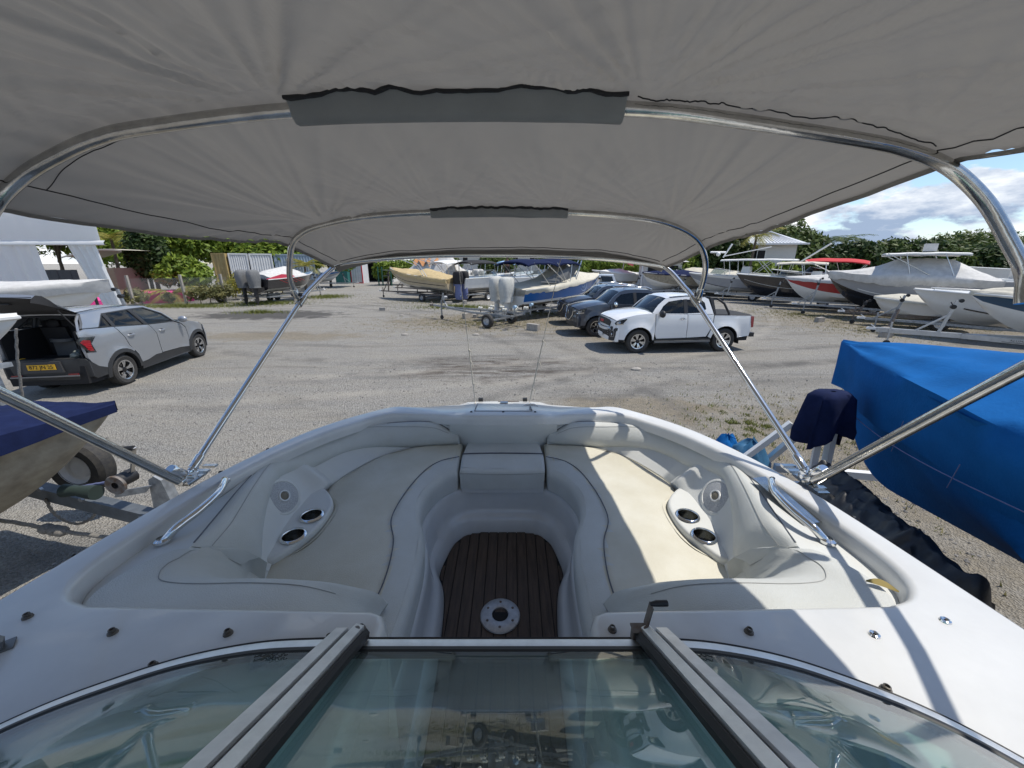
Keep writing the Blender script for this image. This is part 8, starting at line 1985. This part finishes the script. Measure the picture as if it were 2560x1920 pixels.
# person standing on a far boat: skin, dark trousers
def person(label, loc, rz, s=1.0):
    t = thing('person', label, 'person', loc, rz)
    V = [(0, 0, 0.92), (0, 0, 1.12), (0, 0, 1.36), (0, 0, 1.48), (0, 0.01, 1.60), (0, 0.0, 1.72), (0.10, 0, 0.88), (0.12, 0.03, 0.48), (0.11, 0, 0.08), (0.12, 0.12, 0.03), (-0.10, 0, 0.88), (-0.12, -0.02, 0.48), (-0.12, 0, 0.08), (-0.13, 0.12, 0.03), (0.19, 0, 1.40), (0.26, 0.02, 1.14), (0.22, 0.16, 0.96), (0.20, 0.22, 0.90), (-0.19, 0, 1.40), (-0.26, 0.0, 1.14), (-0.24, 0.14, 0.95), (-0.23, 0.2, 0.89)]
    E = [(0, 1), (1, 2), (2, 3), (3, 4), (4, 5), (0, 6), (6, 7), (7, 8), (8, 9), (0, 10), (10, 11), (11, 12), (12, 13), (2, 14), (14, 15), (15, 16), (16, 17), (2, 18), (18, 19), (19, 20), (20, 21)]
    r = [0.13, 0.125, 0.16, 0.06, 0.075, 0.085, 0.09, 0.065, 0.045, 0.035, 0.09, 0.065, 0.045, 0.035, 0.06, 0.045, 0.033, 0.03, 0.06, 0.045, 0.033, 0.03]
    me = bpy.data.meshes.new('body'); me.from_pydata(V, E, []); o = bpy.data.objects.new('body', me); COL.objects.link(o); o.parent = t
    sk = o.modifiers.new('Skin', 'SKIN'); 
    for v, q in zip(me.skin_vertices[0].data, r): v.radius = (q * 1.05, q)
    me.skin_vertices[0].data[0].use_root = True
    o.modifiers.new('Sub', 'SUBSURF').levels = 2; o.modifiers['Sub'].render_levels = 2
    me.materials.append(mat('skin_brown', (0.16, 0.085, 0.055), 0.6))
    mb = MB()
    for sg in (1, -1): mb.tube([(sg * 0.06, 0, 0.98), (sg * 0.10, 0, 0.86), (sg * 0.12, 0.02, 0.48), (sg * 0.115, 0, 0.10)], [0.14, 0.115, 0.085, 0.075], 12)
    mb.build('trousers', mat('dark_trousers', (0.015, 0.015, 0.018), 0.9), t, 60)
    mb = MB(); mb.sphere((0, -0.015, 1.70), 0.098, 12, 8, squash=(0.95, 1.05, 0.95)); mb.build('hair', darkint, t, 60)
    return t
person('bare chested person in dark trousers standing on a far boat', (px(1268, 33, 2), 33.0, 1.50), R(20))

# ---- trailer nose, winch and rope of the left neighbour (stands between the two hulls)
wt = thing('winch_trailer', 'galvanised trailer nose with hand winch and bow roller under the navy covered boat', 'trailer', (-3.5, 3.1, 0))
def wp_(mb, nme, m_=galv, ang=20, par=None): return mb.build(nme, m_, par or wt, ang, local=False)
mb = MB(); mb.bar((-5.2, 3.45, 0.62), (-3.05, 2.88, 0.56), 0.10, 0.13); wp_(mb, 'beam', mat('trailer_dark', (0.17, 0.19, 0.21), 0.55, 0.5, var=0.3, vscale=8))
mb = MB(); mb.bar((-3.30, 2.93, 0.56), (-2.55, 2.72, 0.54), 0.085, 0.10); wp_(mb, 'tongue')
mb = MB(); mb.prism([(0, 0), (0.22, 0), (0.16, 0.34), (0.10, 0.38), (0.04, 0.34)], lambda a, b, t: (-3.22 + a, 2.95 - 0.08 * a + 0.09 * t, 0.60 + b)); wp_(mb, 'stand')
mb = MB(); mb.prism([(0, 0), (0.20, 0.05), (0.25, 0.12), (0.02, 0.06)], lambda a, b, t: (-3.46 + a * 1.4, 2.89 + 0.015 * t, 0.80 + b)); wb = wp_(mb, 'winch_bracket')
mb = MB(); mb.tube([(-3.46, 2.92, 0.92), (-3.44, 3.08, 0.92)], 0.062, 18); wd = wp_(mb, 'winch_drum', blackp, 40)
mb = MB(); mb.lathe([(0.03, -0.01), (0.085, -0.012), (0.09, 0), (0.085, 0.012), (0.03, 0.01)], (-3.42, 2.90, 0.92), 'y', 26); wp_(mb, 'gear', rusty, 30, wd)
mb = MB(); mb.bar((-3.36, 3.04, 1.06), (-3.28, 3.01, 1.22), 0.03, 0.015); mb.bar((-3.42, 3.05, 0.93), (-3.36, 3.04, 1.07), 0.03, 0.015); hn = wp_(mb, 'crank', mat('crank_zinc', (0.6, 0.6, 0.6), 0.35, 0.9))
mb = MB(); mb.tube([(-3.28, 3.01, 1.22), (-3.37, 3.0, 1.215), (-3.41, 3.0, 1.213)], [0.022, 0.022, 0.016], 10); wp_(mb, 'crank_grip', blackp, 40, hn)
mb = MB(); mb.tube([(-4.02, 3.0, 0.80), (-3.90, 3.0, 0.80), (-3.78, 2.98, 0.80), (-3.70, 2.97, 0.80)], [0.06, 0.045, 0.06, 0.065], 16); wp_(mb, 'bow_roller', mat('roller_green', (0.025, 0.04, 0.035), 0.6), 40)
for p_ in ((-4.5, 3.20, 0.69), (-3.95, 3.05, 0.68), (-3.15, 2.86, 0.62)):
    mb = MB(); mb.lathe([(0, 0.025), (0.022, 0.022), (0.025, 0)], p_, n=6, rot=Matrix.Rotation(PI / 2, 3, 'X')); wp_(mb, 'bolt', galv, 20)
mb = MB(); mb.lathe([(0.17, -0.085), (0.27, -0.1), (0.31, -0.06), (0.31, 0.06), (0.27, 0.1), (0.17, 0.085)], (-4.72, 3.75, 0.62), 'y', 28); w = wp_(mb, 'spare_wheel', rubber, 35)
mb = MB(); mb.lathe([(0.0, -0.03), (0.05, -0.05), (0.10, -0.04), (0.12, -0.02), (0.155, -0.03), (0.178, -0.09)], (-4.72, 3.75, 0.62), 'y', 24); wp_(mb, 'rim', white_p, 40, w)
def cord(label, pts, r, m_, knots=(), nme='rope'):
    P = spline(pts, 8); mb = MB(); mb.tube([p + Vector((0.004 * math.sin(i * 2.1), 0.004 * math.cos(i * 2.1), 0)) for i, p in enumerate(P)], r, 6)
    for k in knots: mb.sphere(P[int(k * (len(P) - 1))], r * 3, 8, 6, squash=(1.2, 1, 0.9))
    return tag(mb.build(nme, m_, None, 60), label, 'rope')
cord('frayed grey rope with a knot lying along the left trailer nose', [(-5.0, 3.02, 0.52), (-4.49, 2.99, 0.45), (-4.21, 2.97, 0.40), (-3.67, 2.93, 0.35), (-3.0, 2.9, 0.28)], 0.018, rope_g, (0.46, 0.5, 0.54))
cord('dark rope looping from the trailer beam down to the gravel', [(-3.95, 3.10, 0.62), (-3.96, 3.12, 0.50), (-4.06, 3.14, 0.40), (-4.25, 3.18, 0.31), (-4.44, 3.23, 0.31), (-4.51, 3.22, 0.42), (-4.5, 3.2, 0.58)], 0.013, rope_g)
cord('winch strap rope running up to the navy covered bow', [(-3.50, 3.0, 0.90), (-3.75, 3.05, 0.84), (-3.95, 3.05, 0.80)], 0.014, MATS['slate_blue_cloth'])
# ---- bow of another boat and its stand at the left edge
nx, ny = px(20, 4.6, 1.9), 4.6
lb = Boat('white plastic nose of a small boat at the left edge', (px(46, 5.2, 2.05), 5.2), (0.90, 0.43), 3.4, 1.3, 0.55, 1.42, rise=0.15, cols=[h_white] * 4); lb.deck(); lb.screen(0.6, 0.82, 0.25)
sp_ = thing('boat_stand', 'grey steel stand post with a flat head at the left edge', 'stand', (px(24, 4.9, 0.8), 4.9, 0))
mb = MB(); mb.bar((0, 0, 0), (-0.1, 0, 1.42), 0.13, 0.16); mb.build('post', galv, sp_, 0)
mb = MB(); mb.bar((-0.45, 0, 1.40), (0.2, 0, 1.46), 0.16, 0.06); mb.build('head', galv, sp_, 0)
cord('slack braided rope hanging from the white boat nose at the left edge', [(px(38, 4.7, 2.0), 4.7, 1.98), (px(44, 4.7, 1.6), 4.7, 1.60), (px(56, 4.7, 1.1), 4.7, 1.1), (px(60, 4.7, 0.9), 4.7, 0.85)], 0.014, rope_g)

# ---- right neighbour: winch stand with navy cloth, tarpaulin bundles
ws_ = thing('winch_stand', 'white painted winch stand with splayed legs beside the blue boat', 'stand', (3.0, 3.45, 0))
for a, b in (((2.98, 3.42, 1.45), (3.02, 3.40, 0.45)), ((3.10, 3.42, 1.45), (3.16, 3.42, 0.45)), ((2.80, 3.55, 1.22), (2.30, 3.75, 0.5)), ((2.98, 3.55, 1.2), (3.05, 4.1, 0.5))):
    mb = MB(); mb.bar(a, b, 0.07, 0.05); mb.build('leg', white_p, ws_, 0, local=False)
mb = MB(); mb.bar((3.0, 3.9, 0.52), (4.0, 3.65, 0.55), 0.07, 0.08); mb.bar((2.2, 3.75, 0.48), (3.3, 3.5, 0.5), 0.07, 0.07); mb.build('cross_beam', white_p, ws_, 0, local=False)
mb = MB(); rg = []
for z, r_, wv in ((1.60, 0.02, 0), (1.595, 0.12, 0.005), (1.55, 0.155, 0.015), (1.42, 0.165, 0.028), (1.3, 0.17, 0.042), (1.2, 0.18, 0.05), (1.12, 0.17, 0.055)):
    rg.append([Vector((3.02 + (r_ + wv * math.sin(5 * a)) * 1.15 * math.copysign(abs(math.cos(a)) ** 0.7, math.cos(a)), 3.42 + (r_ + wv * math.cos(7 * a)) * 0.8 * math.copysign(abs(math.sin(a)) ** 0.7, math.sin(a)), z - (0.08 * math.sin(2 * a + 0.7) + 0.03 * math.sin(5 * a) if z < 1.25 else 0))) for a in np.linspace(0, 2 * PI, 40, endpoint=False)])
mb.loft(rg, ring_closed=True); tag(mb.build('navy_cloth', tarp_navy, None, 60), 'navy cloth draped over the winch stand beside the blue boat', 'cloth')
def bundle(label, c0, r, m_, seed, nme='tarpaulin_bundle', el=(1, 1, 1)):
    mb = MB(); rg = []
    for i in range(13):
        th = PI * i / 12
        rg.append([Vector((c0[0] + el[0] * r * math.sin(th) * math.cos(a) * (1 + 0.30 * nz(math.cos(a) * 2 + seed, th * 2, math.sin(a) * 2) + 0.12 * nz(math.cos(a) * 6, th * 6, math.sin(a) * 6 + seed)), c0[1] + el[1] * r * math.sin(th) * math.sin(a) * (1 + 0.30 * nz(math.cos(a) * 2, th * 2 + seed, math.sin(a) * 2)), max(0.0, c0[2] + el[2] * r * math.cos(th) * (1 + 0.25 * nz(a * 2 + seed, th * 3, 1))))) for a in np.linspace(0, 2 * PI, 28, endpoint=False)])
    mb.loft(rg, ring_closed=True); return tag(mb.build(nme, m_, None, 50), label, 'tarpaulin', 'bundled tarpaulins')
bundle('bright blue crumpled tarpaulin bundle left of the stand', (2.78, 4.5, 0.28), 0.24, tarp_blue, 3, el=(0.7, 1, 1.5))
bundle('larger faded blue tarpaulin hanging by the splayed leg of the stand', (2.72, 3.95, 0.40), 0.33, mat('faded_blue', (0.03, 0.15, 0.30), 0.7, var=0.3, vscale=8), 5, el=(0.7, 0.8, 1.3))
bundle('small blue tarpaulin corner right of the hinge', (3.05, 3.25, 0.40), 0.16, tarp_blue, 8, el=(0.8, 0.8, 1.6))
hp_ = mat('black_tarp', (0.012, 0.013, 0.015), 0.45, bump=0.3, bscale=12)
mb = MB(); rg = []
for q in np.linspace(0, 1, 90):
    y = lerp(3.15, 1.55, q); x = lerp(2.76, 2.58, q); hh = (1.04 + 0.08 * nz(q * 5, 1, 1)) * (smooth01(q / 0.08) * smooth01((1 - q) / 0.12)); ww = 0.36
    rg.append([Vector((x + ww * math.cos(a) * (1 + 0.12 * nz(q * 9, a * 2, 3)), y + 0.05 * nz(a * 2, q * 9, 1), max(0.0, hh * math.sin(a) * (1 + 0.05 * nz(q * 22, a * 7, 7) + 0.12 * nz(q * 4 + a * 0.6, a * 1.5, 2.2))))) for a in np.linspace(0, PI, 44)])
mb.loft(rg); tag(mb.build('black_tarpaulin', hp_, None, 55), 'long crumpled black tarpaulin heap lying between the two boats', 'tarpaulin', 'bundled tarpaulins')
# dead leaf on the right corner cushion
mb = MB(); lfz = 1.977
mb.loft([[Vector((AX + 0.945 + 0.05 * t - 0.006 * math.sin(PI * t), 0.775 - 0.035 * t, lfz + 0.006 + 0.004 * math.sin(3 * t))), Vector((AX + 0.945 + 0.05 * t + 0.01 * math.sin(PI * t), 0.775 - 0.035 * t + 0.016 * math.sin(PI * t), lfz + 0.010 + 0.004 * math.sin(3 * t)))] for t in np.linspace(0, 1, 8)])
tag(mb.build('dry_leaf', mat('dry_leaf_brown', (0.26, 0.20, 0.06), 0.8), None, 60), 'small curled dry brown leaf on the right corner cushion', 'leaf')
